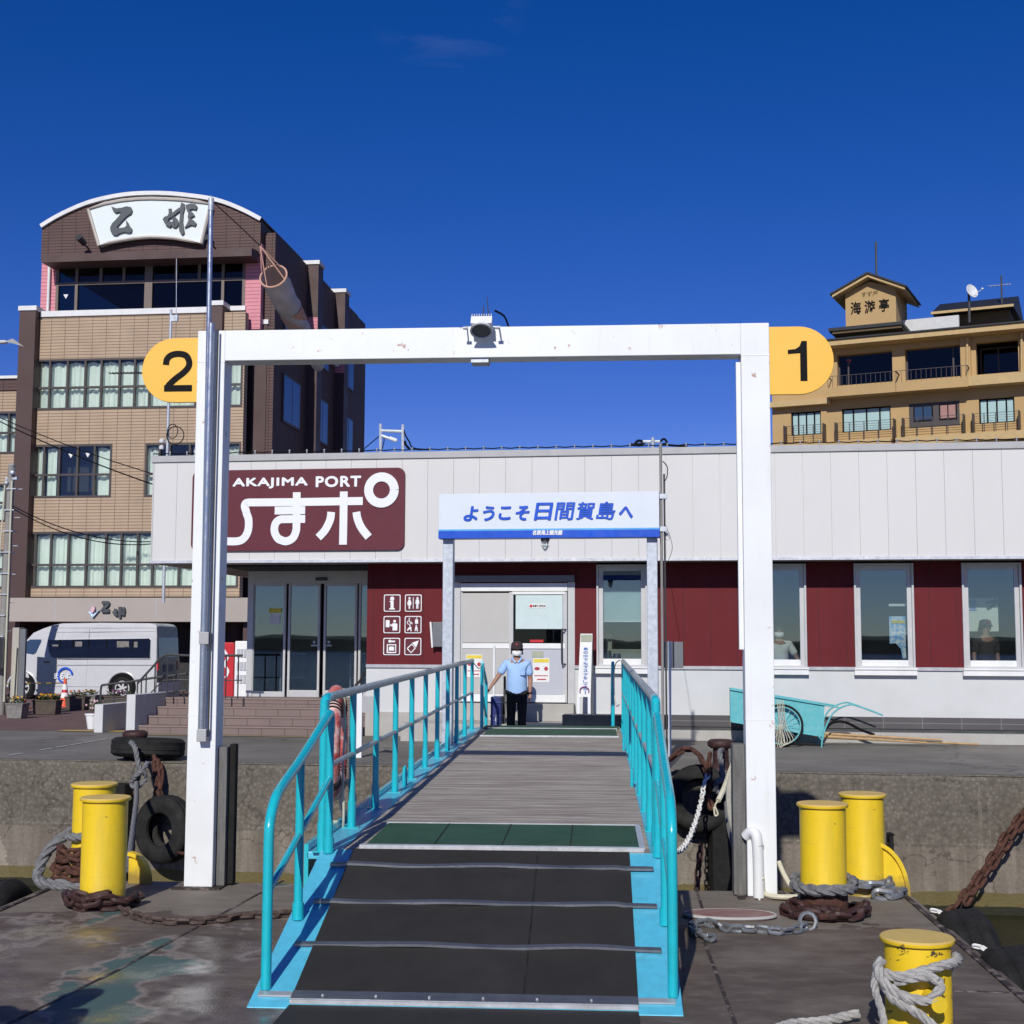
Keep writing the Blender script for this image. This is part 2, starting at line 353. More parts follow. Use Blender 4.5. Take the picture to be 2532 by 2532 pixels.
# pontoon deck: worn brown paint, chalky streaks, green ground coat, damp patches
k = NT('deck_paint')
vec = k.coord((1, 1, 1))
f1 = k.noise(1.1, 9, 0.62, vec=vec); f2 = k.noise(3.5, 8, .7, sc3=(1, 2.2, 1)); f3 = k.noise(0.55, 7, .55, sc3=(1.3, 1, 1))
base = k.ramp(f1, [(.30, (0.058, 0.040, 0.031)), (.50, (0.100, 0.074, 0.059)), (.66, (0.165, 0.137, 0.113))])
sx = k.sep()
chalk = k.math('MULTIPLY', k.ramp(f2, [(.48, 0.), (.72, 1.)]), .5)
base = k.mix(chalk, base, (0.23, 0.20, 0.168))
far = k.math('MULTIPLY', k.math('GREATER_THAN', k.math('ADD', sx[1], k.math('MULTIPLY', f1, 1.2)), -.75), k.ramp(f2, [(.3, .35), (.6, .85)]))
base = k.mix(far, base, (0.215, 0.185, 0.152))
grn = k.math('MULTIPLY', k.ramp(f3, [(.515, 0.), (.535, 1.)]), k.math('GREATER_THAN', k.math('MULTIPLY', sx[0], -1.0), 1.2))
grn = k.math('MULTIPLY', grn, k.math('LESS_THAN', k.math('MULTIPLY', sx[0], -1.0), 2.6))
base = k.mix(grn, base, (0.060, 0.115, 0.105))
edge = k.math('MULTIPLY', k.ramp(f3, [(.497, 0.), (.515, 1.), (.53, 0.)]), k.math('LESS_THAN', sx[0], -1.1))
base = k.mix(k.math('MULTIPLY', edge, .6), base, (0.34, 0.29, 0.26))
k.set(Base_Color=base)
damp = k.math('MULTIPLY', k.ramp(k.noise(0.9, 6), [(.44, 0.), (.58, 1.)]), k.math('LESS_THAN', k.math('ADD', sx[1], k.math('MULTIPLY', sx[0], .35)), -2.6))
damp = k.math('MULTIPLY', damp, k.math('LESS_THAN', sx[0], -.6))
k.set(Roughness=k.mix(damp, 0.72, 0.22) if False else k.math('SUBTRACT', 0.75, k.math('MULTIPLY', damp, 0.62)))
k.bump(k.mix(.5, f2, k.noise(60, 3)), 0.25, 0.01)
# weathered deck boards
k = NT('grey_planks')
vec = k.coord((0.55, 9.0, 1)); f1 = k.noise(2.0, 9, .72, vec=vec); f2 = k.noise(6, 7, .7, vec=vec)
base = k.ramp(f1, [(.34, (0.15, 0.115, 0.095)), (.46, (0.29, 0.25, 0.215)), (.60, (0.50, 0.455, 0.40))])
base = k.mix(k.math('MULTIPLY', k.ramp(f2, [(.52, 0.), (.66, 1.)]), .6), base, (0.145, 0.088, 0.072))
yy = k.sep()[1]
seam = k.math('GREATER_THAN', k.math('FRACT', k.math('MULTIPLY', yy, 1 / 0.2)), 0.96)
base = k.mix(k.math('MULTIPLY', seam, .55), base, (0.05, 0.035, 0.03))
k.set(Base_Color=base, Roughness=0.85); k.bump(f2, 0.4, 0.01)
k = NT('green_mat')
rid = k.math('SINE', k.math('MULTIPLY', k.sep()[1], 170.0))
k.set(Base_Color=k.mix(k.ramp(k.noise(4, 6), [(.35, 0.), (.7, 1.)]), (0.012, 0.062, 0.030), (0.026, 0.085, 0.046)), Roughness=0.75)
k.bump(rid, 0.3, 0.004)
k = NT('rubber_mat')
k.set(Base_Color=k.ramp(k.noise(2.2, 8, .65), [(.3, (0.020, 0.0185, 0.0165)), (.7, (0.032, 0.030, 0.027))]), Roughness=0.75, Specular_IOR_Level=.35)
k.bump(k.noise(160, 3, vec=k.coord((1, .5, 1))), 0.25, 0.004)
# water
k = NT('harbour_water')
k.set(Base_Color=(0.020, 0.021, 0.008), Roughness=0.06, Specular_IOR_Level=0.5, IOR=1.33)
k.bump(k.math('ADD', k.noise(2.2, 6, .6, sc3=(1, 1.8, 1)), k.math('MULTIPLY', k.noise(9, 4), .35)), 0.55, 0.12)
# glass: mirror-like skin over a tinted, see-through pane
def glass(name, tint, gloss=0.10, gcol=(1, 1, 1), rough=0.01):
    m = bpy.data.materials.new(name); m.use_nodes = True; t = m.node_tree; t.nodes.clear()
    tr = t.nodes.new("ShaderNodeBsdfTransparent"); tr.inputs[0].default_value = (*tint, 1)
    gl = t.nodes.new("ShaderNodeBsdfGlossy"); gl.inputs[0].default_value = (*gcol, 1); gl.inputs['Roughness'].default_value = rough
    fr = t.nodes.new("ShaderNodeFresnel"); fr.inputs[0].default_value = 1.5
    ad = t.nodes.new("ShaderNodeMath"); ad.operation = 'ADD'; ad.inputs[1].default_value = gloss
    mx = t.nodes.new("ShaderNodeMixShader"); o = t.nodes.new("ShaderNodeOutputMaterial")
    t.links.new(fr.outputs[0], ad.inputs[0]); t.links.new(ad.outputs[0], mx.inputs[0])
    t.links.new(tr.outputs[0], mx.inputs[1]); t.links.new(gl.outputs[0], mx.inputs[2]); t.links.new(mx.outputs[0], o.inputs[0])
    MATS[name] = m
glass('glass_clear', (0.80, 0.83, 0.84), 0.06, (.85, 1, 1))
glass('glass_dark', (0.26, 0.27, 0.28), 0.0, (.55, .6, .6))
glass('glass_curtained', (0.90, 0.93, 0.92), 0.0)
glass('glass_van', (0.30, 0.32, 0.34), 0.0)

# ------------------------------------------------------------------ mesh building
def smooth_path(pts, n=6, closed=False):
    P = [Vector(p) for p in pts]; out = []
    N = len(P)
    rng = range(N if closed else N - 1)
    for i in rng:
        if closed: a, b, c, d = P[i - 1], P[i], P[(i + 1) % N], P[(i + 2) % N]
        else: a, b, c, d = P[max(i - 1, 0)], P[i], P[i + 1], P[min(i + 2, N - 1)]
        for j in range(n):
            t = j / n
            out.append(0.5 * ((2 * b) + (-a + c) * t + (2 * a - 5 * b + 4 * c - d) * t * t + (-a + 3 * b - 3 * c + d) * t ** 3))
    if not closed: out.append(P[-1])
    return out
def resample(P, step):
    L = [0]
    for a, b in zip(P, P[1:]): L.append(L[-1] + (b - a).length)
    n = max(1, round(L[-1] / step)); out = []; j = 0
    for i in range(n + 1):
        s = L[-1] * i / n
        while j < len(P) - 2 and L[j + 1] < s: j += 1
        d = L[j + 1] - L[j]
        out.append(P[j].lerp(P[j + 1], (s - L[j]) / d if d > 1e-9 else 0))
    return out
TXT = {}
def text_geo(body, offset=0.0, spacing=1.0):
    key = (body, offset, spacing)
    if key in TXT: return TXT[key]
    c = bpy.data.curves.new("t", 'FONT'); c.body = body; c.offset = offset; c.space_character = spacing
    c.resolution_u = 4
    o = bpy.data.objects.new("t", c); COL.objects.link(o)
    dg = bpy.context.evaluated_depsgraph_get(); m = bpy.data.meshes.new_from_object(o.evaluated_get(dg))
    v = [(p.co.x, p.co.y) for p in m.vertices]; f = [tuple(p.vertices) for p in m.polygons]
    bpy.data.objects.remove(o); bpy.data.curves.remove(c); bpy.data.meshes.remove(m)
    x0 = min(p[0] for p in v); x1 = max(p[0] for p in v); y0 = min(p[1] for p in v); y1 = max(p[1] for p in v)
    v = [((p[0] - x0) / (x1 - x0), (p[1] - y0) / (y1 - y0)) for p in v]
    TXT[key] = (v, f); return TXT[key]

class MB:
    def __init__(s): s.v = []; s.f = []; s.mi = []; s.cur = 0; s.M = None
    def add(s, vs, fs):
        o = len(s.v)
        if s.M is not None: vs = [s.M @ Vector(p) for p in vs]
        s.v.extend([tuple(p) for p in vs]); s.f.extend([tuple(i + o for i in f) for f in fs]); s.mi.extend([s.cur] * len(fs)); return s
    def slot(s, i): s.cur = i; return s
    def box(s, x0, x1, y0, y1, z0, z1):
        if x0 > x1: x0, x1 = x1, x0
        if y0 > y1: y0, y1 = y1, y0
        if z0 > z1: z0, z1 = z1, z0
        return s.add([(x0, y0, z0), (x1, y0, z0), (x1, y1, z0), (x0, y1, z0), (x0, y0, z1), (x1, y0, z1), (x1, y1, z1), (x0, y1, z1)],
                     [(0, 3, 2, 1), (4, 5, 6, 7), (0, 1, 5, 4), (1, 2, 6, 5), (2, 3, 7, 6), (3, 0, 4, 7)])
    def hexa(s, b, t):   # bottom ring of 4 points, top ring of 4 points
        return s.add(list(b) + list(t), [(0, 3, 2, 1), (4, 5, 6, 7), (0, 1, 5, 4), (1, 2, 6, 5), (2, 3, 7, 6), (3, 0, 4, 7)])
    def bar(s, a, b, w, h, up=(0, 0, 1)):
        a, b = Vector(a), Vector(b); d = (b - a).normalized(); u = Vector(up)
        r = d.cross(u); r = r.normalized() if r.length > 1e-4 else Vector((1, 0, 0)); u = r.cross(d)
        q = lambda p: [p - r * w / 2 - u * h / 2, p + r * w / 2 - u * h / 2, p + r * w / 2 + u * h / 2, p - r * w / 2 + u * h / 2]
        return s.add(q(a) + q(b), [(0, 1, 2, 3), (7, 6, 5, 4), (0, 4, 5, 1), (1, 5, 6, 2), (2, 6, 7, 3), (3, 7, 4, 0)])
    def tube(s, pts, r, seg=10, closed=False, caps=True, r2=None):
        P = [Vector(p) for p in pts]; n = len(P); vs = []; fs = []
        t0 = (P[1] - P[0]).normalized(); u = t0.orthogonal().normalized(); prev = t0
        for i, p in enumerate(P):
            if closed: t = (P[(i + 1) % n] - P[i - 1]).normalized()
            else: t = (P[min(i + 1, n - 1)] - P[max(i - 1, 0)]).normalized()
            q = prev.rotation_difference(t); u = q @ u; u = (u - t * u.dot(t)).normalized(); prev = t; v2 = t.cross(u)
            rr = r if not callable(r) else r(i / (n - 1))
            rb = rr if r2 is None else r2
            for j in range(seg):
                a = 2 * math.pi * j / seg
                vs.append(p + u * math.cos(a) * rr + v2 * math.sin(a) * rb)
        m = n if closed else n - 1
        for i in range(m):
            for j in range(seg):
                a = i * seg + j; b = i * seg + (j + 1) % seg; c = ((i + 1) % n) * seg + (j + 1) % seg; d = ((i + 1) % n) * seg + j
                fs.append((a, b, c, d))
        if caps and not closed:
            fs.append(tuple(reversed(range(seg)))); fs.append(tuple((n - 1) * seg + j for j in range(seg)))
        return s.add(vs, fs)
    def cyl(s, a, b, r, r2=None, seg=16, caps=True):
        a, b = Vector(a), Vector(b)
        return s.tube([a, b], (lambda t: r + ((r2 if r2 is not None else r) - r) * t), seg, caps=caps)
    def lathe(s, prof, c=(0, 0, 0), seg=24, M=None, closed=False):
        vs = []; fs = []; n = len(prof)
        for r, z in prof:
            for j in range(seg):
                a = 2 * math.pi * j / seg; p = Vector((r * math.cos(a), r * math.sin(a), z))
                if M is not None: p = M @ p
                vs.append(p + Vector(c))
        for i in range(n if closed else n - 1):
            for j in range(seg):
                i2 = (i + 1) % n
                fs.append((i * seg + j, i * seg + (j + 1) % seg, i2 * seg + (j + 1) % seg, i2 * seg + j))
        if not closed:
            fs.append(tuple(reversed(range(seg)))); fs.append(tuple((n - 1) * seg + j for j in range(seg)))
        return s.add(vs, fs)
    def ball(s, c, rx, ry=None, rz=None, seg=12, rings=8, M=None):
        ry = ry or rx; rz = rz or rx
        vs = []; fs = []
        for i in range(rings + 1):
            ph = math.pi * i / rings
            for j in range(seg):
                a = 2 * math.pi * j / seg
                p = Vector((rx * math.sin(ph) * math.cos(a), ry * math.sin(ph) * math.sin(a), rz * math.cos(ph)))
                if M is not None: p = M @ p
                vs.append(p + Vector(c))
        for i in range(rings):
            for j in range(seg):
                fs.append((i * seg + j, (i + 1) * seg + j, (i + 1) * seg + (j + 1) % seg, i * seg + (j + 1) % seg))
        return s.add(vs, fs)
    def prism(s, poly, y0, y1, plane='XZ'):
        """polygon in XZ extruded along y (or XY along z, YZ along x)"""
        n = len(poly)
        ar = sum(poly[i][0] * poly[(i + 1) % n][1] - poly[(i + 1) % n][0] * poly[i][1] for i in range(n))
        if ar < 0: poly = list(reversed(poly))
        mp = {'XZ': lambda p, d: (p[0], d, p[1]), 'XY': lambda p, d: (p[0], p[1], d), 'YZ': lambda p, d: (d, p[0], p[1])}[plane]
        if plane == 'XZ': y0, y1 = min(y0, y1), max(y0, y1)
        else: y0, y1 = max(y0, y1), min(y0, y1)
        vs = [mp(p, y0) for p in poly] + [mp(p, y1) for p in poly]
        fs = [tuple(range(n)), tuple(reversed(range(n, 2 * n)))] + [(i, i + n, (i + 1) % n + n, (i + 1) % n) for i in range(n)]
        return s.add(vs, fs)
    def stroke(s, pts, wd, y0, y1, n=6, smooth=True, cap=True):
        P = [Vector((p[0], 0, p[1])) for p in pts]
        if smooth and len(P) > 2: P = smooth_path(P, n)
        Lr, Rr = [], []
        for i, p in enumerate(P):
            t = (P[min(i + 1, len(P) - 1)] - P[max(i - 1, 0)]).normalized(); nn = Vector((-t.z, 0, t.x))
            Lr.append((p + nn * wd / 2)); Rr.append((p - nn * wd / 2))
        poly = [(p.x, p.z) for p in Lr] + [(p.x, p.z) for p in reversed(Rr)]
        # quads keep concave strokes clean
        m = len(P); vs = [(p.x, y0, p.z) for p in Lr] + [(p.x, y0, p.z) for p in Rr] + [(p.x, y1, p.z) for p in Lr] + [(p.x, y1, p.z) for p in Rr]
        fs = []
        for i in range(m - 1):
            fs += [(i, i + m, i + m + 1, i + 1), (i + 2 * m, i + 1 + 2 * m, i + 1 + 3 * m, i + 3 * m), (i, i + 1, i + 1 + 2 * m, i + 2 * m), (i + m, i + 3 * m, i + 1 + 3 * m, i + 1 + m)]
        fs += [(0, 2 * m, 3 * m, m), (m - 1, 2 * m - 1, 4 * m - 1, 3 * m - 1)]
        return s.add(vs, fs)
    def btext(s, body, x0, x1, z0, z1, y, b, shear=0.0, thick=0.006, spacing=1.0):
        for i in range(8):
            a = i * math.pi / 4; dx, dz = b * math.cos(a), b * math.sin(a)
            s.text(body, x0 + dx, x1 + dx, z0 + dz, z1 + dz, y - .0006 * i, 0, shear, thick, spacing)
        return s
    def text(s, body, x0, x1, z0, z1, y, offset=0.0, shear=0.0, thick=0.004, spacing=1.0, conv=None):
        v, f = text_geo(body, offset, spacing)
        def q(p, d):
            x = x0 + (x1 - x0) * p[0] + shear * (p[1] - .5) * (z1 - z0); zz = z0 + (z1 - z0) * p[1]
            return (x, y - d, zz) if conv is None else conv(x, zz, d)
        s.add([q(p, thick) for p in v], f)
        return s
    def wall(s, x0, x1, z0, z1, y0, y1, holes=()):
        xs = sorted({x0, x1, *[min(max(h[0], x0), x1) for h in holes], *[min(max(h[1], x0), x1) for h in holes]})
        zs = sorted({z0, z1, *[min(max(h[2], z0), z1) for h in holes], *[min(max(h[3], z0), z1) for h in holes]})
        def solid(i, j):
            if i < 0 or j < 0 or i >= len(xs) - 1 or j >= len(zs) - 1: return False
            cx = (xs[i] + xs[i + 1]) / 2; cz = (zs[j] + zs[j + 1]) / 2
            return not any(h[0] < cx < h[1] and h[2] < cz < h[3] for h in holes)
        for i in range(len(xs) - 1):
            for j in range(len(zs) - 1):
                if not solid(i, j): continue
                a, b, c, d = xs[i], xs[i + 1], zs[j], zs[j + 1]
                s.add([(a, y0, c), (b, y0, c), (b, y0, d), (a, y0, d)], [(0, 1, 2, 3)])
                s.add([(a, y1, c), (b, y1, c), (b, y1, d), (a, y1, d)], [(3, 2, 1, 0)])
                if not solid(i - 1, j): s.add([(a, y0, c), (a, y0, d), (a, y1, d), (a, y1, c)], [(0, 1, 2, 3)])
                if not solid(i + 1, j): s.add([(b, y0, c), (b, y1, c), (b, y1, d), (b, y0, d)], [(0, 1, 2, 3)])
                if not solid(i, j - 1): s.add([(a, y0, c), (a, y1, c), (b, y1, c), (b, y0, c)], [(0, 1, 2, 3)])
                if not solid(i, j + 1): s.add([(a, y0, d), (b, y0, d), (b, y1, d), (a, y1, d)], [(0, 1, 2, 3)])
        return s
    def rope(s, pts, r, n=6, twist=None, step=None, seg=6):
        P = resample(smooth_path(pts, n), step or r * 0.9)
        tw = twist or 1.0 / (r * 7)
        L = 0; cs = [[], [], []]; t0 = (P[1] - P[0]).normalized(); u = t0.orthogonal().normalized(); prev = t0
        for i, p in enumerate(P):
            t = (P[min(i + 1, len(P) - 1)] - P[max(i - 1, 0)]).normalized()
            u = prev.rotation_difference(t) @ u; u = (u - t * u.dot(t)).normalized(); prev = t; v2 = t.cross(u)
            if i: L += (p - P[i - 1]).length
            for k3 in range(3):
                a = 2 * math.pi * (k3 / 3 + L * tw)
                cs[k3].append(p + (u * math.cos(a) + v2 * math.sin(a)) * r * 0.48)
        for c in cs: s.tube(c, r * 0.58, seg)
        return s
    def chain(s, pts, link=0.12, r=0.012, n=6, wid=None, jig=0.0):
        wid = wid or link * 0.62; pitch = link - 2 * r
        P = resample(smooth_path(pts, n), pitch * 0.98)
        for i in range(len(P) - 1):
            c = (P[i] + P[i + 1]) / 2; t = (P[i + 1] - P[i]).normalized()
            up = Vector((0, 0, 1)) if abs(t.z) < 0.9 else Vector((0, 1, 0))
            a = t.cross(up).normalized(); b = t.cross(a)
            ang = (0.6 if i % 2 else 0.6 + math.pi / 2) + random.uniform(-jig, jig)
            side = a * math.cos(ang) + b * math.sin(ang)
            hl = link / 2 - wid / 2; ring = []
            for q in range(10):
                th = 2 * math.pi * q / 10 + .314
                cx = math.cos(th) * (wid / 2 - r) + (hl if math.cos(th) > 0 else -hl); cy = math.sin(th) * (wid / 2 - r)
                ring.append(c + t * cx + side * cy)
            s.tube(ring, r, 6, closed=True)
        return s
    def tire(s, c, R0, wd, axis, inner=0.58, seg=32):
        ax = Vector(axis).normalized(); M = Vector((0, 0, 1)).rotation_difference(ax).to_matrix()
        h = wd / 2; ri = R0 * inner
        prof = [(ri, -h * .55), (ri * 1.04, -h * .8), (R0 * .78, -h), (R0 * .90, -h * .92), (R0 * .97, -h * .72), (R0, -h * .6), (R0 * .985, -h * .25), (R0, -h * .2), (R0, h * .2), (R0 * .985, h * .25),
                (R0, h * .6), (R0 * .97, h * .72), (R0 * .90, h * .92), (R0 * .78, h), (ri * 1.04, h * .8), (ri, h * .55), (ri * 1.12, h * .3), (R0 * .88, 0), (ri * 1.12, -h * .3)]
        return s.lathe(prof, c, seg, M, closed=True)
    def mesh(s, name, mats, off=(0, 0, 0), smooth=False, sharp=0.7):
        me = bpy.data.meshes.new(name)
        ox, oy, oz = off
        me.from_pydata([(x - ox, y - oy, z - oz) for x, y, z in s.v], [], s.f)
        if isinstance(mats, str): mats = [mats]
        for m in mats: me.materials.append(MATS[m])
        if len(mats) > 1: me.polygons.foreach_set('material_index', s.mi)
        if smooth:
            me.polygons.foreach_set('use_smooth', [True] * len(me.polygons))
            me.set_sharp_from_angle(angle=sharp)
        me.update()
        return me

ATS = {}
def _link(name, me, bev=0.0):
    o = bpy.data.objects.new(name, me); COL.objects.link(o)
    if bev:
        b = o.modifiers.new("bevel", 'BEVEL'); b.width = bev; b.segments = 2; b.limit_method = 'ANGLE'; b.angle_limit = R(40)
    return o
def thing(name, label, cat, F=WF, at=(0, 0, 0), group=None):
    o = bpy.data.objects.new(name, None); COL.objects.link(o)
    o.empty_display_size = 0.1
    o.matrix_world = F @ Matrix.Translation(at)
    o['label'] = label; o['category'] = cat
    if group: o['group'] = group
    ATS[o.name] = tuple(at); return o
def part(mb, name, mats, parent, smooth=False, bev=0.0, label=None, sharp=0.7):
    at = ATS[parent.name]
    o = _link(name, mb.mesh(name, mats, at, smooth, sharp), bev)
    o.parent = parent
    ATS[o.name] = at
    if label: o['label'] = label
    return o
def solo(mb, name, mats, label, cat, F=WF, at=(0, 0, 0), group=None, smooth=False, bev=0.0, kind=None, sharp=0.7):
    o = _link(name, mb.mesh(name, mats, at, smooth, sharp), bev)
    o.matrix_world = F @ Matrix.Translation(at)
    if label: o['label'] = label
    if cat: o['category'] = cat
    if group: o['group'] = group
    if kind: o['kind'] = kind
    ATS[o.name] = tuple(at); return o
def struct(mb, name, mats, F=WF, smooth=False, bev=0.0, kind='structure'):
    return solo(mb, name, mats, None, None, F, (0, 0, 0), None, smooth, bev, kind)
def copy_tree(o, parent=None):
    c = o.copy(); COL.objects.link(c)
    if parent is not None: c.parent = parent
    for ch in [q for q in bpy.data.objects if q.parent == o]: copy_tree(ch, c)
    return c
def skin(nodes, edges, lv=2):
    """nodes: list of (x,y,z,r or (rx,ry)); returns (verts, faces) of a smooth continuous skin"""
    me = bpy.data.meshes.new("s"); me.from_pydata([n[:3] for n in nodes], edges, [])
    o = bpy.data.objects.new("s", me); COL.objects.link(o)
    sk = o.modifiers.new("s", 'SKIN'); sk.use_smooth_shade = True
    lay = me.skin_vertices[0].data
    for i, n in enumerate(nodes):
        r = n[3]; lay[i].radius = r if isinstance(r, tuple) else (r, r); lay[i].use_root = (i == 0)
    sb = o.modifiers.new("b", 'SUBSURF'); sb.levels = lv; sb.render_levels = lv
    dg = bpy.context.evaluated_depsgraph_get(); ev = bpy.data.meshes.new_from_object(o.evaluated_get(dg))
    v = [tuple(p.co) for p in ev.vertices]; f = [tuple(p.vertices) for p in ev.polygons]
    bpy.data.objects.remove(o); bpy.data.meshes.remove(me); bpy.data.meshes.remove(ev)
    return v, f

# ================================================================== setting
QE = -5.92                                   # quay edge in the quay frame
mb = MB().box(-150, 150, -150, QE + 3, -1.80, -1.67)
wat = MB().add([(-600, -900, -1.67), (600, -900, -1.67), (600, 600, -1.67), (-600, 600, -1.67)], [(0, 1, 2, 3)])
struct(wat, 'water', 'harbour_water', S)
# quay ground: one sheet to the horizon
g = MB().add([(-900, QE + 0.02, 0), (900, QE + 0.02, 0), (900, 1800, 0), (-900, 1800, 0)], [(0, 1, 2, 3)])
struct(g, 'ground', 'quay_asphalt', S)
# quay wall with slightly broken upper lip
q = MB()
xs = [i * 0.35 for i in range(-90, 91)]
vs = []; fs = []
for i, x in enumerate(xs):
    j = random.uniform(-.012, .012); c = random.uniform(0, .02)
    vs += [(x, QE + 0.30 + c * 3, 0.001), (x, QE + 0.05, 0.010 + c * .3), (x, QE + .02 + c, -0.004), (x, QE + j, -0.035 - c), (x, QE + j * .5, -0.5), (x, QE, -0.82), (x, QE - 0.015, -0.84), (x, QE - .015, -3.2)]
for i in range(len(xs) - 1):
    for j in range(7):
        a = i * 8 + j
        fs.append((a, a + 1, a + 9, a + 8))
q.add(vs, fs)
solo(q, 'quay_wall', 'quay_concrete', 'weathered brown grey concrete quay wall rising from the water behind the pontoon', 'quay wall', S, (0, QE, 0), smooth=False)
# paved forecourt on the left
mb = MB().add([(-60, .25, 0.004), (-6.6, .25, 0.004), (-5.4, 2.2, 0.004), (-5.4, 40, .004), (-60, 40, .004)], [(0, 1, 2, 3, 4)])
struct(mb, 'pavement', 'paver_red', S)
# worn white lines across the apron
def groundline(p0, p1, wd, name, m='paint_mark'):
    a = hit(S, *p0, z=0.0); b = hit(S, *p1, z=0.0); d = (b - a).normalized(); n = Vector((-d.y, d.x, 0)) * wd / 2
    mb = MB(); L = (b - a).length; k2 = max(1, int(L / .5))
    for i in range(k2):
        if random.random() < .12: continue
        p, q2 = a + d * (L * i / k2), a + d * (L * (i + random.uniform(.75, 1.0)) / k2)
        z0 = Vector((0, 0, .008))
        mb.add([p - n + z0, q2 - n + z0, q2 + n + z0, p + n + z0], [(0, 1, 2, 3)])
    return mb
struct(groundline((20, 1869), (300, 1822), .06, 'l'), 'road_marking', 'paint_mark', S)
mb = MB()
a = hit(S, 230, 1816, z=0); b = hit(S, 310, 1809, z=0)
mb.add([(-8.4, .05, .012), (-7.0, .05, .012), (-7.0, .40, .012), (-8.4, .40, .012)], [(0, 1, 2, 3)])
mb.add([(-6.45, -.62, .012), (-2.6, -.62, .012), (-2.6, -.52, .012), (-6.45, -.52, .012)], [(0, 1, 2, 3)])
struct(mb, 'road_marking', 'tactile_yellow', S)
# low hills across the bay, behind the viewer: seen mirrored in the windows
mb = MB(); vs = []; fs = []
n = 220
for i in range(n):
    x = -900 + 1800 * i / (n - 1)
    h = 4.5 + 1.6 * math.sin(i * .11) + 1.1 * math.sin(i * .37 + 1) + .7 * math.sin(i * 1.3) + random.uniform(0, .9)
    vs += [(x, -620, -2), (x, -635, h * .7), (x, -650, h), (x, -720, h * .8), (x, -760, -2)]
for i in range(n - 1):
    for j in range(4): a = i * 5 + j; fs.append((a, a + 1, a + 6, a + 5))
mb.add(vs, fs)
plain('hill_green', (0.025, 0.035, 0.028), (0.015, 0.022, 0.018), 1.0, scale=.02)
struct(mb, 'hills', 'hill_green', S)

# ================================================================== port terminal
XF = hx(S, 376, 1250, -0.65)                # left end of the fascia
XR = 14.5
ZF1 = hz(S, 1700, 1110, -0.65); ZF0 = hz(S, 1700, 1386, -0.65)
XW = hx(S, 907, 1550, 0)                    # left end of the red wall
ZS = hz(S, 1700, 1652, 0)                   # sill line, red over white
ZB = 0.0
ZP = hz(S, 2100, 1772, 0)
FL = 0.60                                   # inside floor level
T = thing('port_terminal_building', 'long low port terminal with white fascia above dark red walls', 'building', S, (XW, 0, 0))
VX0 = hx(S, 611, 1550, 1.67); VX1 = XW + .02
VZ1 = hz(S, 760, 1420, 1.67) + .16
# fascia: vertical white panels with open joints, on a grey backing
mb = MB(); mb.box(XF + .03, XR, -0.62, 9.0, ZF0 + .08, ZF1 - .05)
part(mb, 'fascia_backing', 'fascia_white', T)
mb = MB(); x = XF; pw = 0.455
while x < XR:
    mb.box(x + .002, min(x + pw - .002, XR), -0.65, -0.602, ZF0 + .05, ZF1 - .09); x += pw
mb.box(XF - .002, XF + .028, -.65, 9, ZF0 + .05, ZF1 - .09)
part(mb, 'fascia', 'fascia_white', T)
mb = MB().box(XF - .03, XR, -0.68, 9.03, ZF1 - .088, ZF1 + .03)
part(mb, 'roof_cap', 'trim_grey', T, bev=.01)
mb = MB().box(XF - .02, XR, -0.672, -.60, ZF0, ZF0 + .048)
mb.box(XF - .02, XF + .03, -.60, 9, ZF0, ZF0 + .048)
part(mb, 'fascia_drip_trim', 'trim_bright', T)
mb = MB().box(XF + .03, XR, -0.599, 9, ZF0 + .012, ZF0 + .06)
part(mb, 'soffit', 'soffit', T)
# windows
WIN = []
for (a, b) in ((1475.5, 1601), (1853, 1994), (2112, 2260), (2379, 2527)):
    WIN.append((hx(S, a, 1520, 0), hx(S, b, 1520, 0)))
WIN.append((WIN[3][0] + 1.98, WIN[3][1] + 1.98))
WZ0, WZ1 = ZS - .005, hz(S, 2180, 1393, 0)
DX0, DX1 = hx(S, 1121, 1600, 0), hx(S, 1421, 1600, 0)
DZ1 = hz(S, 1270, 1441, 0)
holes = [(a, b, WZ0, 99) for a, b in WIN] + [(DX0, DX1, -1, DZ1)]
part(MB().box(XW, XW + .15, .152, 1.9, FL, ZF0 + .012), 'porch_side_wall', 'red_cladding', T)
segs = []; xa = XW
for a, b in sorted(WIN + [(DX0, DX1)]):
    segs.append((xa, a)); xa = b
segs.append((xa, XR)); WALLS = []
for a, b in segs: WALLS.append((a, b, part(MB().box(a, b, 0, .15, ZS, ZF0 + .012), 'red_wall', 'red_cladding', T)))
mb = MB().box(DX0, DX1, 0, .15, DZ1, ZF0 + .012)
# thin standing seams of the cladding
part(mb, 'door_lintel_wall', 'red_cladding', T)
x = XW + .11
plain('seam_dark', (0.045, 0.010, 0.012), None, .8)
while x < XR:
    for a, b, wl in WALLS:
        if a + .02 < x < b - .02: part(MB().box(x, x + .008, -.0035, .002, ZS + .06, ZF0), 'wall_seam', 'seam_dark', wl)
    x += .455
mb = MB(); mb.wall(XW, XR, ZP, ZS, .004, .16, [(DX0, DX1, -1, 99)])
part(mb, 'lower_wall', 'stucco', T)
mb = MB(); xa = XW
for a, b in sorted(WIN + [(DX0, DX1)]):
    if a > xa: mb.box(xa, a, -.03, .02, ZS - .02, ZS + .035)
    xa = b
part(mb, 'wall_drip_rail', 'aluminium', T)
XT = hx(S, 1655, 1780, -.04)
mb = MB().box(XT, XR, -.05, .1, ZP - .19, ZP + .0)
part(mb, 'plinth', 'plinth_tile', T)
mb = MB().box(XT, XR, -.03, .1, ZP - .25, ZP - .19)
part(mb, 'plinth_shadow_gap', 'dark_metal', T)
mb = MB().box(XT - .2, XR, -.22, .1, 0, ZP - .25)
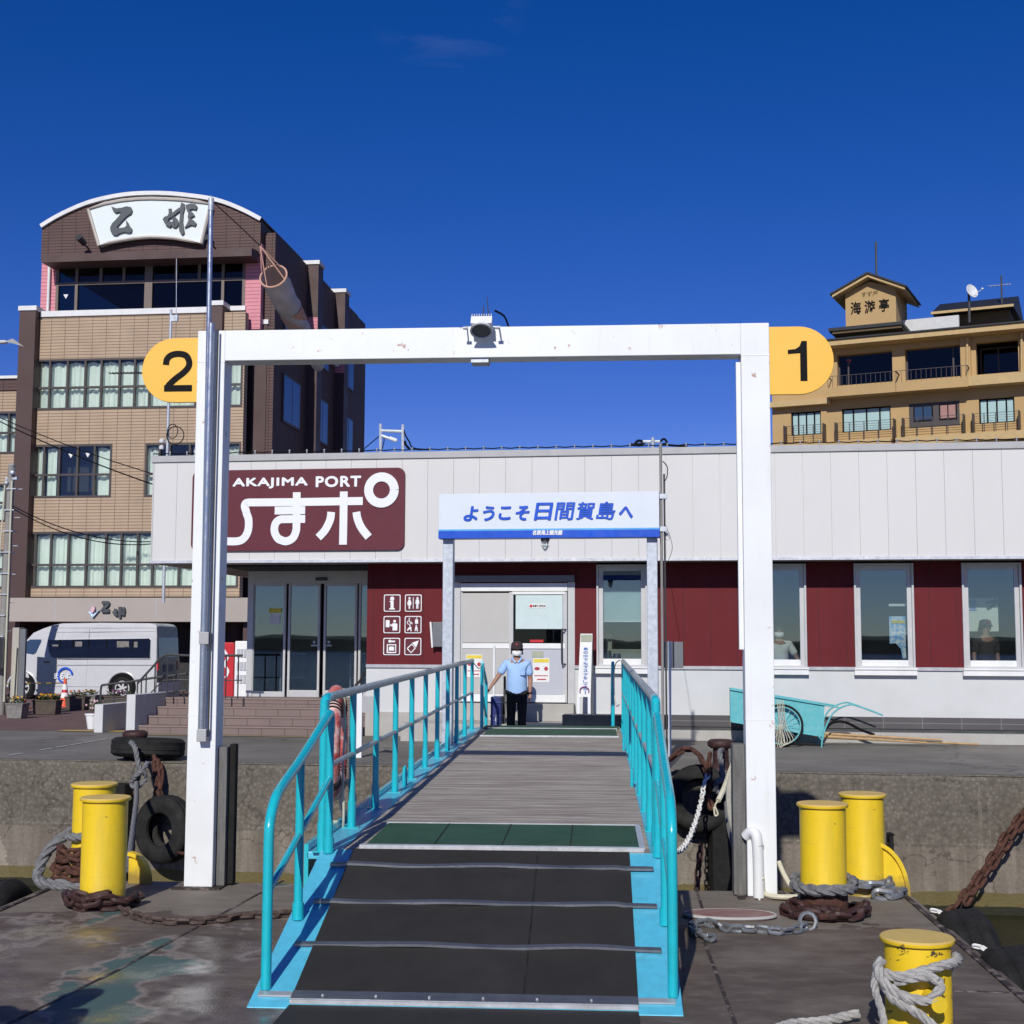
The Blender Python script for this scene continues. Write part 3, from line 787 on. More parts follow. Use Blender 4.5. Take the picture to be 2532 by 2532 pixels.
mb.box(XW, XT - .2, -.05, .1, 0, ZP)
part(mb, 'footing', 'concrete_light', T, bev=.01)
# dark room behind the openings
mb = MB()
mb.box(XW + .15, XR, 3.6, 3.7, .3, 3.2); mb.box(XW + .15, XR, .16, 3.6, .55, FL); mb.box(VX0, XR, .16, 9, 3.0, ZF0 + .011)
mb.box(XR - .1, XR, .16, 3.6, .3, 3.2)
mb.box(DX1 + .02, DX1 + .1, .16, 3.6, .3, 3.2)
part(mb, 'interior', 'interior_dark', T)
def window_unit(a, b, z0, z1, name='window'):
    m = MB(); f = .035
    m.box(a, a + f, -.06, .12, z0, z1); m.box(b - f, b, -.06, .12, z0, z1)
    m.box(a + f, b - f, -.06, .12, z1 - f, z1); m.box(a + f, b - f, -.06, .12, z0, z0 + f)
    s = .075; y0 = .0; y1 = .05
    m.box(a + f, a + f + s, y0, y1, z0 + f, z1 - f); m.box(b - f - s, b - f, y0, y1, z0 + f, z1 - f)
    m.box(a + f + s, b - f - s, y0, y1, z1 - f - s, z1 - f)
    w = part(m, name, 'alu_frame', T, bev=.004)
    m = MB().box(a + f + s, b - f - s, -.012, y1, z0 + f, z0 + f + s * 1.3)
    part(m, 'sash_rail', 'alu_bright', w, bev=.003)
    m = MB().box(a - .02, b + .02, -.10, .0, z0 - .12, z0 - .0)
    m.box(a - .02, b + .02, -.12, -.10, z0 - .03, z0 - .0)
    part(m, 'sill', 'alu_bright', w, bev=.004)
    m = MB().box(a + f + s, b - f - s, .02, .028, z0 + f + s * 1.3, z1 - f - s)
    part(m, 'pane', 'glass_clear', w)
    return w
for i, (a, b) in enumerate(WIN): window_unit(a, b, ZS + .02, WZ1)
a, b = WIN[0]
zb = hz(S, 1540, 1535, .1)
part(MB().box(a + .11, b - .11, .10, .112, zb, hz(S, 1540, 1461, .1)), 'roller_blind', 'blind_pale', T)
part(MB().box(a + .11, b - .11, .095, .117, zb - .02, zb), 'blind_bar', 'paper', T)
# things seen inside
def P3(px, py, y, F=S): return hit(F, px, py, y=y)
p = P3(1505, 1612, .6)
mb = MB().box(a + .05, b + .6, .55, 1.2, p.z - .35, p.z + .05)
mb.box(P3(1497, 1600, .62).x, P3(1513, 1600, .62).x, .62, .9, p.z, P3(1500, 1568, .62).z)
solo(mb, 'ticket_counter', 'interior_pale', 'pale ticket counter behind the window beside the sliding door', 'counter', S, (a, .6, p.z), bev=.01)
mb = MB()
for (x0, x1, y0, y1) in ((1495, 1511, 1609, 1633), (1514, 1535, 1616, 1633)):
    q1, q2 = P3(x0, y1, .3), P3(x1, y0, .3)
    mb.lathe([((q2.x - q1.x) / 2, q1.z), ((q2.x - q1.x) / 2, q2.z - .04), ((q2.x - q1.x) / 2.6, q2.z)], ((q1.x + q2.x) / 2, .4, 0), 14)
solo(mb, 'table_pots', 'dark_metal', 'dark rounded pots standing inside on the window ledge', 'pot', S, (p.x, .4, p.z), smooth=True)
plain('poster_pale', (.74, .80, .68), None, .9)
# poster with writing and a paper seen through the last window
q1, q2 = P3(2394, 1561, .5), P3(2467, 1479, .5)
t = thing('notice_poster', 'pale yellow green poster with blue writing behind the rightmost window', 'poster', S, (q1.x, .5, q1.z))
part(MB().box(q1.x, q2.x, .5, .512, q1.z, q2.z), 'sheet', 'poster_pale', t)
MATS['interior_pale'].node_tree.nodes["Principled BSDF"].inputs['Emission Strength'].default_value = 0
part(MB().text('堂', P3(2396, 1490, .49).x, P3(2415, 1490, .49).x, P3(2400, 1510, .49).z, P3(2400, 1483, .49).z, .498, .02), 'writing', 'blue_print', t)
mb = MB()
mb.stroke([(P3(2438, 1492, .49).x, P3(2438, 1492, .49).z), (P3(2452, 1487, .49).x, P3(2452, 1487, .49).z), (P3(2466, 1484, .49).x, P3(2466, 1484, .49).z)], .04, .493, .497)
mb.stroke([(P3(2466, 1484, .49).x, P3(2466, 1484, .49).z), (P3(2456, 1496, .49).x, P3(2456, 1496, .49).z), (P3(2441, 1506, .49).x, P3(2441, 1506, .49).z)], .05, .487, .491)
part(mb, 'mark', 'letter_slate', t)
# bright hanging print behind the middle right window
q1, q2 = P3(2200, 1592, .4), P3(2240, 1524, .4)
t = thing('hanging_banner', 'blue and yellow banner hanging inside the window with the ragged lower edge', 'banner', S, (q1.x, .4, q1.z))
plain('banner_blue', (0.14, 0.45, 0.90), (0.80, 0.85, 0.88), 0.8, scale=14, cut=(.42, .56))
MATS['banner_blue'].node_tree.nodes["Principled BSDF"].inputs['Roughness'].default_value = .8
pol = [(q1.x, q1.z), (q1.x - .0, q2.z), (q2.x, q2.z), (q2.x, P3(2232, 1628, .4).z), (P3(2232, 1628, .4).x, P3(2232, 1628, .4).z), (P3(2228, 1605, .4).x, P3(2228, 1605, .4).z), (P3(2215, 1590, .4).x, P3(2215, 1590, .4).z)]
part(MB().prism(pol, .40, .41), 'cloth', 'banner_blue', t)
part(MB().box(P3(2204, 1538, .39).x, P3(2238, 1538, .39).x, .392, .398, P3(2204, 1541, .39).z, P3(2204, 1534, .39).z), 'yellow_band', 'paper_yellow', t)
part(MB().box(P3(2198, 1499, .39).x, q2.x, .39, .41, P3(2198, 1499, .39).z, P3(2198, 1493, .39).z), 'rod', 'paper', t)

# sliding entrance with glass, set back under the fascia
Y = 1.67
px = lambda x: hx(S, x, 1560, Y)
pz = lambda y: hz(S, 760, y, Y)
z0, z1, z2 = FL, pz(1443), pz(1417)
part(MB().box(VX0, VX1, Y, Y + .12, z1, VZ1 + .15).box(px(611), px(625), Y, Y + .12, z0, z1), 'porch_frame', 'alu_frame', T, bev=.005)
X = [px(450 + v * .3106) for v in (560, 810, 838, 1085, 1130, 1380, 1402, 1472)]
def leaf(xa, xb, za, zb, rail, name, yo=0.0, st=.045):
    m = MB()
    m.box(xa, xa + st, Y + .02 + yo, Y + .08 + yo, za, zb); m.box(xb - st, xb, Y + .02 + yo, Y + .08 + yo, za, zb)
    m.box(xa + st, xb - st, Y + .02 + yo, Y + .08 + yo, zb - st, zb); m.box(xa + st, xb - st, Y + .02 + yo, Y + .08 + yo, za, za + rail)
    w = part(m, name, 'alu_frame', T, bev=.004)
    part(MB().box(xa + st, xb - st, Y + .045 + yo, Y + .053 + yo, za + rail, zb - st), 'pane', 'glass_clear', w)
    return w
leaf(X[0] - .02, X[1] + .03, z0, z1, .10, 'side_light')
l1 = leaf(X[2], X[3] + .02, z0, z1, .13, 'entrance_door', .02)
l2 = leaf(X[4] - .02, X[5] + .02, z0, z1, .13, 'entrance_door', .02)
leaf(X[6], VX1 + .05, z0, z1, .10, 'side_light')
# rails and stickers on the doors
for lf, xx in ((l1, px(775)), (l2, px(811))):
    m = MB(); zc = pz(1594)
    m.lathe([(0.001, 0), (.028, 0), (.028, .004), (.001, .004)], (0, 0, 0), 14, M=Matrix.Rotation(R(90), 3, 'X'))
    m.v = [(x + xx, y + Y + .062, z + zc + .05) for x, y, z in m.v]
    m.box(xx - .06, xx + .06, Y + .056, Y + .062, zc - .03, zc)
    part(m, 'door_mark', 'paper_glassy', lf)
part(MB().box(px(663), px(694), Y + .03, Y + .036, pz(1515), pz(1504)), 'yellow_notice', 'paper_yellow', T)
part(MB().box(px(666), px(690), Y + .03, Y + .036, pz(1543), pz(1519)), 'white_notice', 'paper', T)
m = MB().box(px(779), px(808), Y - .05, Y + .0, pz(1436), pz(1428))
part(m, 'door_sensor', 'dark_metal', T, bev=.01)
mb = MB().box(VX0, XW + .15, Y + 2.6, Y + 2.7, FL, VZ1); mb.box(VX0, XW + .2, Y + .1, Y + 2.7, FL - .04, FL - .001)
mb.box(VX0, VX0 + .06, Y + .12, Y + 2.6, FL, VZ1)
part(mb, 'porch_back_wall', 'interior_dark', T)
# inner handrail seen through the glass
mb = MB()
for xa in (px(660), px(838)):
    mb.tube(smooth_path([(xa, Y + .9, FL), (xa, Y + .9, FL + .75), (xa + .05, Y + .9, FL + .82), (xa + .5, Y + .9, FL + .82)], 4), .018, 8)
    mb.cyl((xa, Y + .9, FL + .35), (xa + .5, Y + .9, FL + .35), .015, seg=8)
part(mb, 'inner_rail', 'aluminium', T, smooth=True)
# landing and stairs
SX0 = hx(S, 322, 1765, -.3) + .16; SX1 = XW - .02
mb = MB().box(SX0, SX1, .9, Y + .15, 0, FL - .002)
for i in range(3): mb.box(SX0, SX1, -.0 - .3 + .4 * i, .9, .15 * i, .15 * (i + 1) - .001) if False else mb.box(SX0, SX1, -.3 + .4 * i, .9, .15 * i + (.0 if i == 0 else .0005), .15 * (i + 1))
st = part(mb, 'entrance_steps', 'stair_tile', T)
mb = MB()
for i in range(4): mb.box(SX0, SX1, -.315 + .4 * i, -.24 + .4 * i, .15 * (i + 1) - .02, .15 * (i + 1) + .004)
plain('nosing', (0.27, 0.20, 0.18), None, .8)
part(mb, 'step_edge', 'nosing', st)

# main sliding door facing the gangway
q = lambda x: hx(S, 1050 + x * .3106, 1600, 0)
e = lambda y: hz(S, 1270, 1150 + y * .3106, 0)
part(MB().box(q(228), q(1197), -.13, .05, e(930), e(880)), 'door_hood', 'grey_metal', T, bev=.006)
part(MB().box(q(230), q(285), -.02, .12, FL, e(932)), 'door_jamb', 'alu_frame', T, bev=.004)
D = part(MB().box(q(1140), q(1197), -.02, .12, FL, e(932)), 'door_jamb', 'alu_frame', T, bev=.004)
part(MB().box(q(287), q(1138), -.03, .1, e(1004), e(940)), 'door_head_rail', 'alu_bright', D, bev=.004)
L = part(MB().box(q(287), q(300), .0, .06, e(1885), e(1010)).box(q(672), q(690), .0, .06, e(1885), e(1010)), 'fixed_leaf', 'alu_frame', T)
part(MB().box(q(300), q(672), .012, .04, e(1414), e(1018)), 'upper_panel', 'door_panel', L)
part(MB().box(q(300), q(672), .0, .04, e(1460), e(1418)), 'mid_rail', 'alu_bright', L)
part(MB().box(q(300), q(672), .012, .04, e(1822), e(1462)), 'lower_panel', 'door_panel', L)
part(MB().box(q(300), q(672), .0, .04, e(1885), e(1824)), 'bottom_rail', 'alu_bright', L)
L = part(MB().box(q(690), q(707), -.04, .0, e(1885), e(1010)).box(q(1103), q(1135), -.04, .0, e(1885), e(1010)), 'sliding_leaf', 'alu_frame', T)
part(MB().box(q(700), q(1120), -.05, .0, e(1030), e(1008)), 'top_rail', 'alu_bright', L)
part(MB().box(q(707), q(1103), -.02, -.012, e(1416), e(1030)), 'pane', 'glass_dark', L)
part(MB().box(q(726), q(1100), -.031, -.024, e(1304), e(1036)), 'paper_blind', 'paper_glassy', L)
part(MB().box(q(700), q(1120), -.05, .0, e(1460), e(1418)), 'mid_rail', 'alu_bright', L)
part(MB().box(q(707), q(1103), -.03, .0, e(1822), e(1462)), 'lower_panel', 'door_panel_blue', L)
part(MB().box(q(700), q(1120), -.05, .0, e(1885), e(1824)), 'bottom_rail', 'alu_bright', L)
hn = MB().tube(smooth_path([(q(1128), -.04, e(1308)), (q(1110), -.12, e(1312)), (q(1098), -.13, e(1325)), (q(1098), -.13, e(1560)), (q(1108), -.12, e(1580)), (q(1124), -.04, e(1582))], 4), .013, 8)
part(hn, 'handle', 'dark_metal', L, smooth=True)
lb = part(MB().box(q(834), q(968), -.036, -.032, e(1139), e(1105)), 'company_label', 'paper', L)
mb = MB(); mb.lathe([(.001, 0), (.026, 0), (.026, .003), (.001, .003)], (0, 0, 0), 16, M=Matrix.Rotation(R(90), 3, 'X')); mb.v = [(x + q(848), y - .037, z + e(1122)) for x, y, z in mb.v]
part(mb, 'label_emblem', 'red_plastic', L)
part(MB().text('名鉄海上観光船', q(862), q(964), e(1131), e(1113), -.037, .02), 'label_writing', 'black_letter', L)
part(MB().box(q(840), q(946), -.030, -.024, e(1410), e(1390)), 'red_sticker', 'red_plastic', L)
def poster(x0, y0, x1, y1, yy, par):
    p1 = part(MB().box(q(x0), q(x1), yy - .006, yy, e(y1), e(y0)), 'notice', 'paper', par)
    h = y1 - y0; wd = x1 - x0
    part(MB().box(q(x0 + 4), q(x1 - 4), yy - .009, yy - .0065, e(y0 + h * .17), e(y0 + 5)), 'notice_header', 'paper_yellow', par)
    m = MB()
    for (a1, b1, a2, b2) in ((.08, .36, .42, .50), (.68, .34, .92, .52)):
        m.ball((q(x0 + wd * (a1 + a2) / 2), yy - .008, e(y0 + h * (b1 + b2) / 2)), (q(x0 + wd * a2) - q(x0 + wd * a1)) / 2, .003, (e(y0 + h * b1) - e(y0 + h * b2)) / 2, 10, 6)
    m.box(q(x0 + wd * .08), q(x1 - wd * .08), yy - .009, yy - .0065, e(y0 + h * .74), e(y0 + h * .705))
    m.box(q(x0 + wd * .25), q(x1 - wd * .2), yy - .009, yy - .0065, e(y0 + h * .90), e(y0 + h * .85))
    part(m, 'notice_print', 'red_print', par)
poster(865, 1537, 995, 1728, -.031, L)
poster(330, 1510, 460, 1690, .011, T)
part(MB().box(q(855), q(947), -.037, -.031, e(1530), e(1480)), 'small_notice', 'interior_pale', L)
# door step
part(MB().box(q(225), q(1200), -.30, .1, .30, FL - .005), 'door_step', 'concrete_light', T, bev=.01)
part(MB().box(q(-60), q(1560), -1.25, -.3, 0, .30), 'door_step', 'concrete_light', T, bev=.01)
# wall sign: HIMAKAJIMA PORT
def zs(px_, py_, y=-.70): v = hit(S, px_, py_, y=y); return (v.x, v.z)
z5 = lambda x, y: zs(450 + x * .3106, 1100 + y * .3106)
t = thing('port_name_sign', 'maroon wall sign with AKAJIMA PORT and large white characters on the fascia', 'sign', S, (*[zs(735, 1250)[0], -.7], zs(735, 1250)[1]))
ax, az1 = z5(85, 205); bx, bz1 = z5(1775, 183); _, az0 = z5(90, 845); _, bz0 = z5(1770, 832)
zt, zbm = (z5(900, 193)[1]), (z5(900, 842)[1]); rr = .13
pol = []
for cx, cz, a0 in ((bx - rr, zt - rr, 0), (ax + rr, zt - rr, 90), (ax + rr, zbm + rr, 180), (bx - rr, zbm + rr, 270)):
    for i in range(7): a = R(a0 + 15 * i); pol.append((cx + rr * math.cos(a), cz + rr * math.sin(a)))
part(MB().prism(pol, -.70, -.655), 'panel', 'sign_maroon', t, bev=.004)
m = MB(); xa = z5(408, 0)[0]; xb = z5(998, 0)[0]; adv = (xb - xa) / 7.15
tz0, tz1 = z5(900, 341)[1], z5(900, 262)[1]
yv = -.7005
m.btext('AKAJIMA', z5(408, 300)[0], z5(998, 300)[0], tz0, tz1, yv, .010, spacing=1.12)
part(m, 'roman_writing', 'sign_white', t); m = MB()
m.btext('PORT', z5(1070, 300)[0], z5(1422, 300)[0], tz0 + .01, tz1 + .012, yv, .010, spacing=1.12)
part(m, 'roman_writing', 'sign_white', t); m = MB()
m.btext('HIM', z5(408, 300)[0] - 2.9 * adv, z5(408, 300)[0] - .55 * adv, tz0 - .01, tz1 - .01, yv, .010, spacing=1.12)
part(m, 'roman_writing', 'sign_white', t)
m = MB(); wd = z5(59, 0)[0] - z5(0, 0)[0]; K = [0]
def stk(pts, n=6, sm=True):
    K[0] += 1; m.stroke([z5(*p) for p in pts], wd, -.708 - .0012 * K[0], -.7005, n, sm)
stk([(1440, 447), (900, 456), (545, 459)], sm=False)
stk([(580, 459), (545, 459), (512, 464), (500, 488), (512, 530), (515, 545), (532, 600), (525, 690), (480, 755), (400, 769), (300, 755), (240, 690), (230, 600), (250, 540), (170, 545)])
stk([(915, 378), (913, 620), (908, 690), (880, 745), (825, 768), (770, 748)])
stk([(800, 762), (765, 745), (738, 690), (745, 630), (780, 596), (840, 592), (982, 590)])
stk([(740, 524), (982, 520)])
stk([(1290, 372), (1287, 600), (1283, 795)], sm=False)
stk([(1190, 535), (1180, 600), (1140, 680), (1087, 738)])
stk([(1390, 535), (1400, 590), (1430, 660), (1488, 735)])
cx, cz = z5(1590, 360); ro = z5(1727, 0)[0] - z5(1590, 0)[0]; ri = z5(1657, 0)[0] - z5(1590, 0)[0]
ring = [(cx + (ro + ri) / 2 * math.cos(2 * math.pi * i / 40), cz + (ro + ri) / 2 * math.sin(2 * math.pi * i / 40)) for i in range(41)]
m.stroke(ring, ro - ri, -.722, -.7005, smooth=False)
part(m, 'kana_writing', 'sign_white', t)
# six pictogram plates on the red wall
z9 = lambda x, y: (hit(S, 900 + x * .11387, 1430 + y * .11387, y=-.02).x, hit(S, 900 + x * .11387, 1430 + y * .11387, y=-.02).z)
PIC = [(612, 537, 'maroon pictogram plate with a large letter i, top left of six', 'i'), (1070, 537, 'maroon pictogram plate showing a woman and a man, top right of six', 'wc'),
       (605, 1005, 'maroon pictogram plate showing a person at a ticket machine', 'tk'), (1065, 1005, 'maroon pictogram plate with wheelchair and three small figures', 'wh'),
       (600, 1480, 'maroon pictogram plate with a key above a luggage locker', 'lk'), (1060, 1480, 'maroon pictogram plate with a feeding bottle', 'bt')]
u = z9(180, 0)[0] - z9(0, 0)[0]
for cx, cy, lab, kind in PIC:
    X0, Z0 = z9(cx, cy)
    t = thing('pictogram_sign', lab, 'sign', S, (X0, -.02, Z0), 'pictogram plates on the red wall')
    def rr_poly(h, r):
        p = []
        for sx_, sz_, a0 in ((1, 1, 0), (-1, 1, 90), (-1, -1, 180), (1, -1, 270)):
            for i in range(5): a = R(a0 + 22.5 * i); p.append((X0 + sx_ * (h - r) + r * math.cos(a), Z0 + sz_ * (h - r) + r * math.sin(a)))
        return p
    part(MB().prism(rr_poly(u, u * .18), -.018, -.004), 'rim', 'sign_white', t)
    part(MB().prism(rr_poly(u * .9, u * .14), -.0215, -.0182), 'plate', 'sign_maroon', t)
    m = MB(); c = lambda a, b: (X0 + a * u, Z0 + b * u); yy = -.0245; dk = [0]
    def bx_(a, b, c2, d):
        dk[0] += 1; m.box(X0 + a * u, X0 + c2 * u, yy - .0007 * dk[0], -.022, Z0 + b * u, Z0 + d * u)
    def bl(a, b, r, r2=None):
        dk[0] += 1; m.ball((X0 + a * u, -.022 - .0007 * dk[0], Z0 + b * u), r * u, .004, (r2 or r) * u, 14, 8)
    def pg(pts): dk[0] += 1; m.prism([c(*p) for p in pts], yy - .0007 * dk[0], -.022)
    def sk(pts, w_): dk[0] += 1; m.stroke([c(*p) for p in pts], w_ * u, yy - .0007 * dk[0], -.022, 4, False)
    if kind == 'i': bl(0, .5, .25); pg([(-.3, .25), (.18, .25), (.18, -.6), (.33, -.6), (.33, -.75), (-.33, -.75), (-.33, -.6), (-.18, -.6), (-.18, .12), (-.3, .12)])
    elif kind == 'wc':
        bl(-.45, .56, .13); pg([(-.55, .4), (-.35, .4), (-.18, -.05), (-.28, -.1), (-.36, .12), (-.22, -.25), (-.36, -.25), (-.37, -.68), (-.53, -.68), (-.54, -.25), (-.68, -.25), (-.54, .12), (-.62, -.1), (-.72, -.05)])
        bx_(-.03, -.66, .05, .65); bl(.5, .56, .13); pg([(.33, .42), (.67, .42), (.75, -.08), (.66, -.1), (.63, .15), (.62, -.66), (.52, -.66), (.5, -.1), (.48, -.66), (.38, -.66), (.37, .15), (.34, -.1), (.25, -.08)])
    elif kind == 'tk':
        pg([(-.72, .52), (-.27, .52), (-.27, -.3), (-.72, -.3)]); bl(.33, .38, .17); pg([(.1, .15), (.6, .15), (.68, .0), (.66, -.68), (.1, -.68), (.1, -.2), (-.12, -.2), (-.2, .05), (-.1, .08), (-.05, -.05)])
    elif kind == 'wh':
        bl(-.45, .7, .08); sk([(-.45, .6), (-.42, .3), (-.2, .28), (-.08, .06)], .1)
        m.stroke([c(-.45 + .22 * math.cos(R(a)), .25 + .22 * math.sin(R(a))) for a in range(90, 400, 20)], .07 * u, yy - .009, -.022, smooth=False)
        bl(.43, .74, .08); pg([(.25, .6), (.6, .6), (.62, .1), (.25, .1)]); bl(-.35, -.1, .08)
        pg([(-.35, -.2), (-.2, -.25), (-.15, -.78), (-.27, -.78), (-.32, -.5), (-.68, -.75), (-.7, -.6), (-.5, -.35)]); bl(.4, -.1, .08); pg([(.3, -.2), (.5, -.2), (.62, -.78), (.48, -.78), (.42, -.5), (.3, -.78), (.22, -.75)])
    elif kind == 'lk':
        bl(-.22, .6, .18); bx_(-.1, .5, .42, .68); m.stroke([c(-.5, -.7), c(.5, -.7), c(.5, .2), c(-.5, .2), c(-.5, -.76)], .16 * u, yy, -.022, smooth=False); pg([(-.32, -.48), (.32, -.48), (.32, -.05), (.12, -.0), (-.12, -.0), (-.32, -.05)])
    else:
        m.stroke([c(-.62, -.28), c(-.2, -.72), c(.3, -.18), c(-.12, .28), c(-.66, -.24)], .13 * u, yy, -.022, smooth=False); pg([(-.1, .42), (.4, -.1), (.55, .25), (.7, .7), (.25, .55)])
    part(m, 'symbol', 'sign_white', t)
# string of small bulbs along the roof edge
t = thing('string_light', 'string of small bulbs on black cable along the roof edge of the terminal', 'string light', S, (XF, -.66, ZF1))
pts = []; x = XF; zt = ZF1 + .075
m = MB(); bulbs = []
while x < XR:
    pts.append((x, -.66, zt)); bulbs.append(x); x += .315
    pts.append((x - .158, -.66, zt - .014))
m.tube(pts, .010, 6); m.tube([(p[0], p[1], ZF1 + .03) for p in pts[::40]], .003, 4)
part(m, 'cable', 'black_letter', t)
pb = None
for x in bulbs:
    if pb is None:
        pb = part(MB().lathe([(.001, -.035), (.012, -.035), (.013, 0), (.018, .014), (.013, .028), (.001, .032)], (x, -.66, zt), 8), 'bulb', 'aluminium', t, smooth=True); x00 = x
    else:
        c2 = pb.copy(); COL.objects.link(c2); c2.parent = t; c2.location = (x - x00, 0, 0)
# wall box left of the welcome sign: grey louvred device
m = MB()
a0, b0 = z9(1480, 1490), z9(1760, 950)
m.box(a0[0] + .02, b0[0], -.14, -.004, a0[1], b0[1])
t = thing('wall_mounted_box', 'tilted dark grey box with white edge on the red wall beside the pictograms', 'wall box', S, (a0[0], 0, a0[1]))
part(m, 'box_body', 'grey_metal', t, bev=.01)
part(MB().bar((a0[0] - .005, -.15, b0[1] + .0), (a0[0] + .03, -.15, a0[1] - .01), .02, .03), 'edge_strip', 'alu_bright', t)

# ================================================================== brown hotel on the left
H = HL
hX = lambda px_, py_=1100, y=0.0: hit(H, px_, py_, y=y).x
hZ = lambda py_, px_=330, y=0.0: hit(H, px_, py_, y=y).z
DEP = 14.8
XL, XC = hX(83, 1100), hX(600, 1100)
XE = hX(660, 760)
T = thing('brown_hotel', 'tall brown and tan tiled hotel with an arched top and pink top storey', 'hotel', H, (XL, 0, 0))
ZT = hZ(770)
def bandwin(root, x0, x1, z0, z1, ztr, cols, y=0.0, curt=True, fm='dark_frame', pane='glass_curtained', fw=.07, upper=None, curts=None):
    """a ribbon window: frame + mullions, one pane sheet, curtains behind"""
    m = MB(); d0, d1 = y - .02, y + .10
    m.box(x0, x1, d0, d1, z1 - fw, z1); m.box(x0, x1, d0, d1, z0, z0 + fw)
    if ztr: m.box(x0 + fw, x1 - fw, d0 + .01, d1, ztr - fw / 2, ztr + fw / 2)
    for c in cols:
        if isinstance(c, tuple): c, w_ = c
        else: w_ = fw
        m.box(c - w_ / 2, c + w_ / 2, d0 - .003, d1, z0 + fw, z1 - fw)
    for xx in (x0 + fw / 2, x1 - fw / 2): m.box(xx - fw / 2, xx + fw / 2, d0, d1, z0 + fw, z1 - fw)
    if upper:
        for c in upper: m.box(c - fw / 2, c + fw / 2, d0 + .002, d1, ztr + fw / 2, z1 - fw)
    w_ = part(m, 'window', fm, root)
    part(MB().box(x0 + .03, x1 - .03, y + .05, y + .058, z0 + .03, z1 - .03), 'pane', pane, w_)
    if curt:
        m = MB()
        for a, b in (curts or [(x0 + .05, x1 - .05)]):
            n = max(4, int((b - a) / .045)); vs = []; fs = []
            for i in range(n + 1):
                x = a + (b - a) * i / n; yy = y + .22 + .035 * math.sin(i * 1.35 + 2.0 * math.sin(i * .23 + a)) + .015 * math.sin(i * .7)
                vs += [(x, yy, z0 + .02 + .012 * math.sin(i * .5)), (x, yy, z1 - .12 + .03 * math.sin(i * .45))]
            for i in range(n): fs.append((2 * i, 2 * i + 2, 2 * i + 3, 2 * i + 1))
            m.add(vs, fs)
        part(m, 'curtain', 'curtain', w_)
    return w_
bands = []   # x0,x1,z0,z1
b1 = (hX(83, 950), XC - .05, hZ(1010), hZ(884)); b2a = (hX(71, 1165), hX(276, 1165), hZ(1229), hZ(1097)); b2b = (hX(358, 1165), XC - .05, hZ(1229), hZ(1097))
b3 = (hX(62, 1385), XC - .05, hZ(1453), hZ(1314))
ZG = hZ(1475)
mb = MB().wall(XL, XC, ZG, ZT - .12, 0, .35, [b1, b2a, b2b, b3])
part(mb, 'front_wall', 'tan_siding', T)
part(MB().box(XL, XC, .9, DEP, 0, ZT - .15), 'building_core', 'interior_dark', T)
zt = hZ(955); c = lambda *v: [hX(p_, 1100) for p_ in v]
bandwin(T, *b1, zt, c(117, 161, 205, 245, 290, 328, 365, 480, 560), curts=[(b1[0], b1[1])])
b = b2a; bandwin(T, *b, hZ(1172), c(110, 148, 193, 235), curts=[(b[0] + .03, hX(106)), (hX(113), hX(137)), (hX(236), b[1] - .03)])
bandwin(T, *b2b, hZ(1172), c(395, 420, 470, 500, 560), curts=[(b2b[0] + .03, hX(388)), (hX(475), XC)])
bandwin(T, *b3, hZ(1396), c(97, 135, 178, 222, 270, 308, 348, 385, 450, 520), curts=[(b3[0], b3[1])])
# little white warning triangles on the panes
m = MB()
for tx, ty in ((174, 1123), (216, 1122)):
    m.prism([(hX(tx - 6, ty), hZ(ty - 4)), (hX(tx + 6, ty), hZ(ty - 4)), (hX(tx, ty), hZ(ty + 7))], .035, .048)
part(m, 'pane_mark', 'paper', T)
# corner columns and piers
def pier(xa, xb, ztop, y0, y1, zbot=0.0, cap=True, name='pier', mat='brown_panel'):
    pr = part(MB().box(xa, xb, y0, y1, zbot, ztop), name, mat, T)
    if cap: part(MB().box(xa - .04, xb + .04, y0 - .04, y1 + .04, ztop, ztop + .16), 'pier_cap', 'coping_white', pr)
    return pr
pier(hX(36, 1100, -.35), hX(76, 1100, -.35), hZ(768, 60, -.35), -.35, .8)
part(MB().box(XL + .1, hX(540, 770), -.06, .35, ZT - .12, ZT + .08), 'coping', 'coping_white', T)
pier(hX(520, 800, -.2), hX(549, 800, -.2), hZ(755, 535, -.2), -.2, 2.4)
pier(hX(569, 820, .5), hX(603, 820, .5), hZ(768, 585, .5), .5, 2.8)
pier(hX(612, 900, .9), hX(659, 900, .9), hZ(802, 640, .9), .9, 1.9)
part(MB().box(XC, hX(615, 900, 1.2), 1.25, 1.5, 0, ZT - .5), 'recess_wall', 'dark_metal', T)
# top storey (pink) with ribbon window
PY = .55
pX = lambda v, y_=720: hX(v, y_, PY); pZ = lambda v, x_=350: hZ(v, x_, PY)
w1 = (pX(138), pX(606), pZ(772), pZ(650))
XP0, XP1 = pX(101), pX(645)
ZE = pZ(640)
part(MB().wall(XP0, XP1, ZT - .6, ZE + .4, PY, PY + .3, [w1]), 'pink_wall', 'pink_siding', T)
u = lambda v: pX(v * .2588)
bandwin(T, *w1, pZ(697), [u(730), (pX(367), .28), pX(551)], y=PY, curt=False, fm='brown_frame', pane='glass_dark', fw=.10, upper=[u(960), u(1180), pX(435), pX(492)])
part(MB().prism([(pX(156, 722), pZ(722)), (pX(168, 722), pZ(722)), (pX(162, 733), pZ(733))], PY + .03, PY + .045), 'pane_mark', 'paper', T)
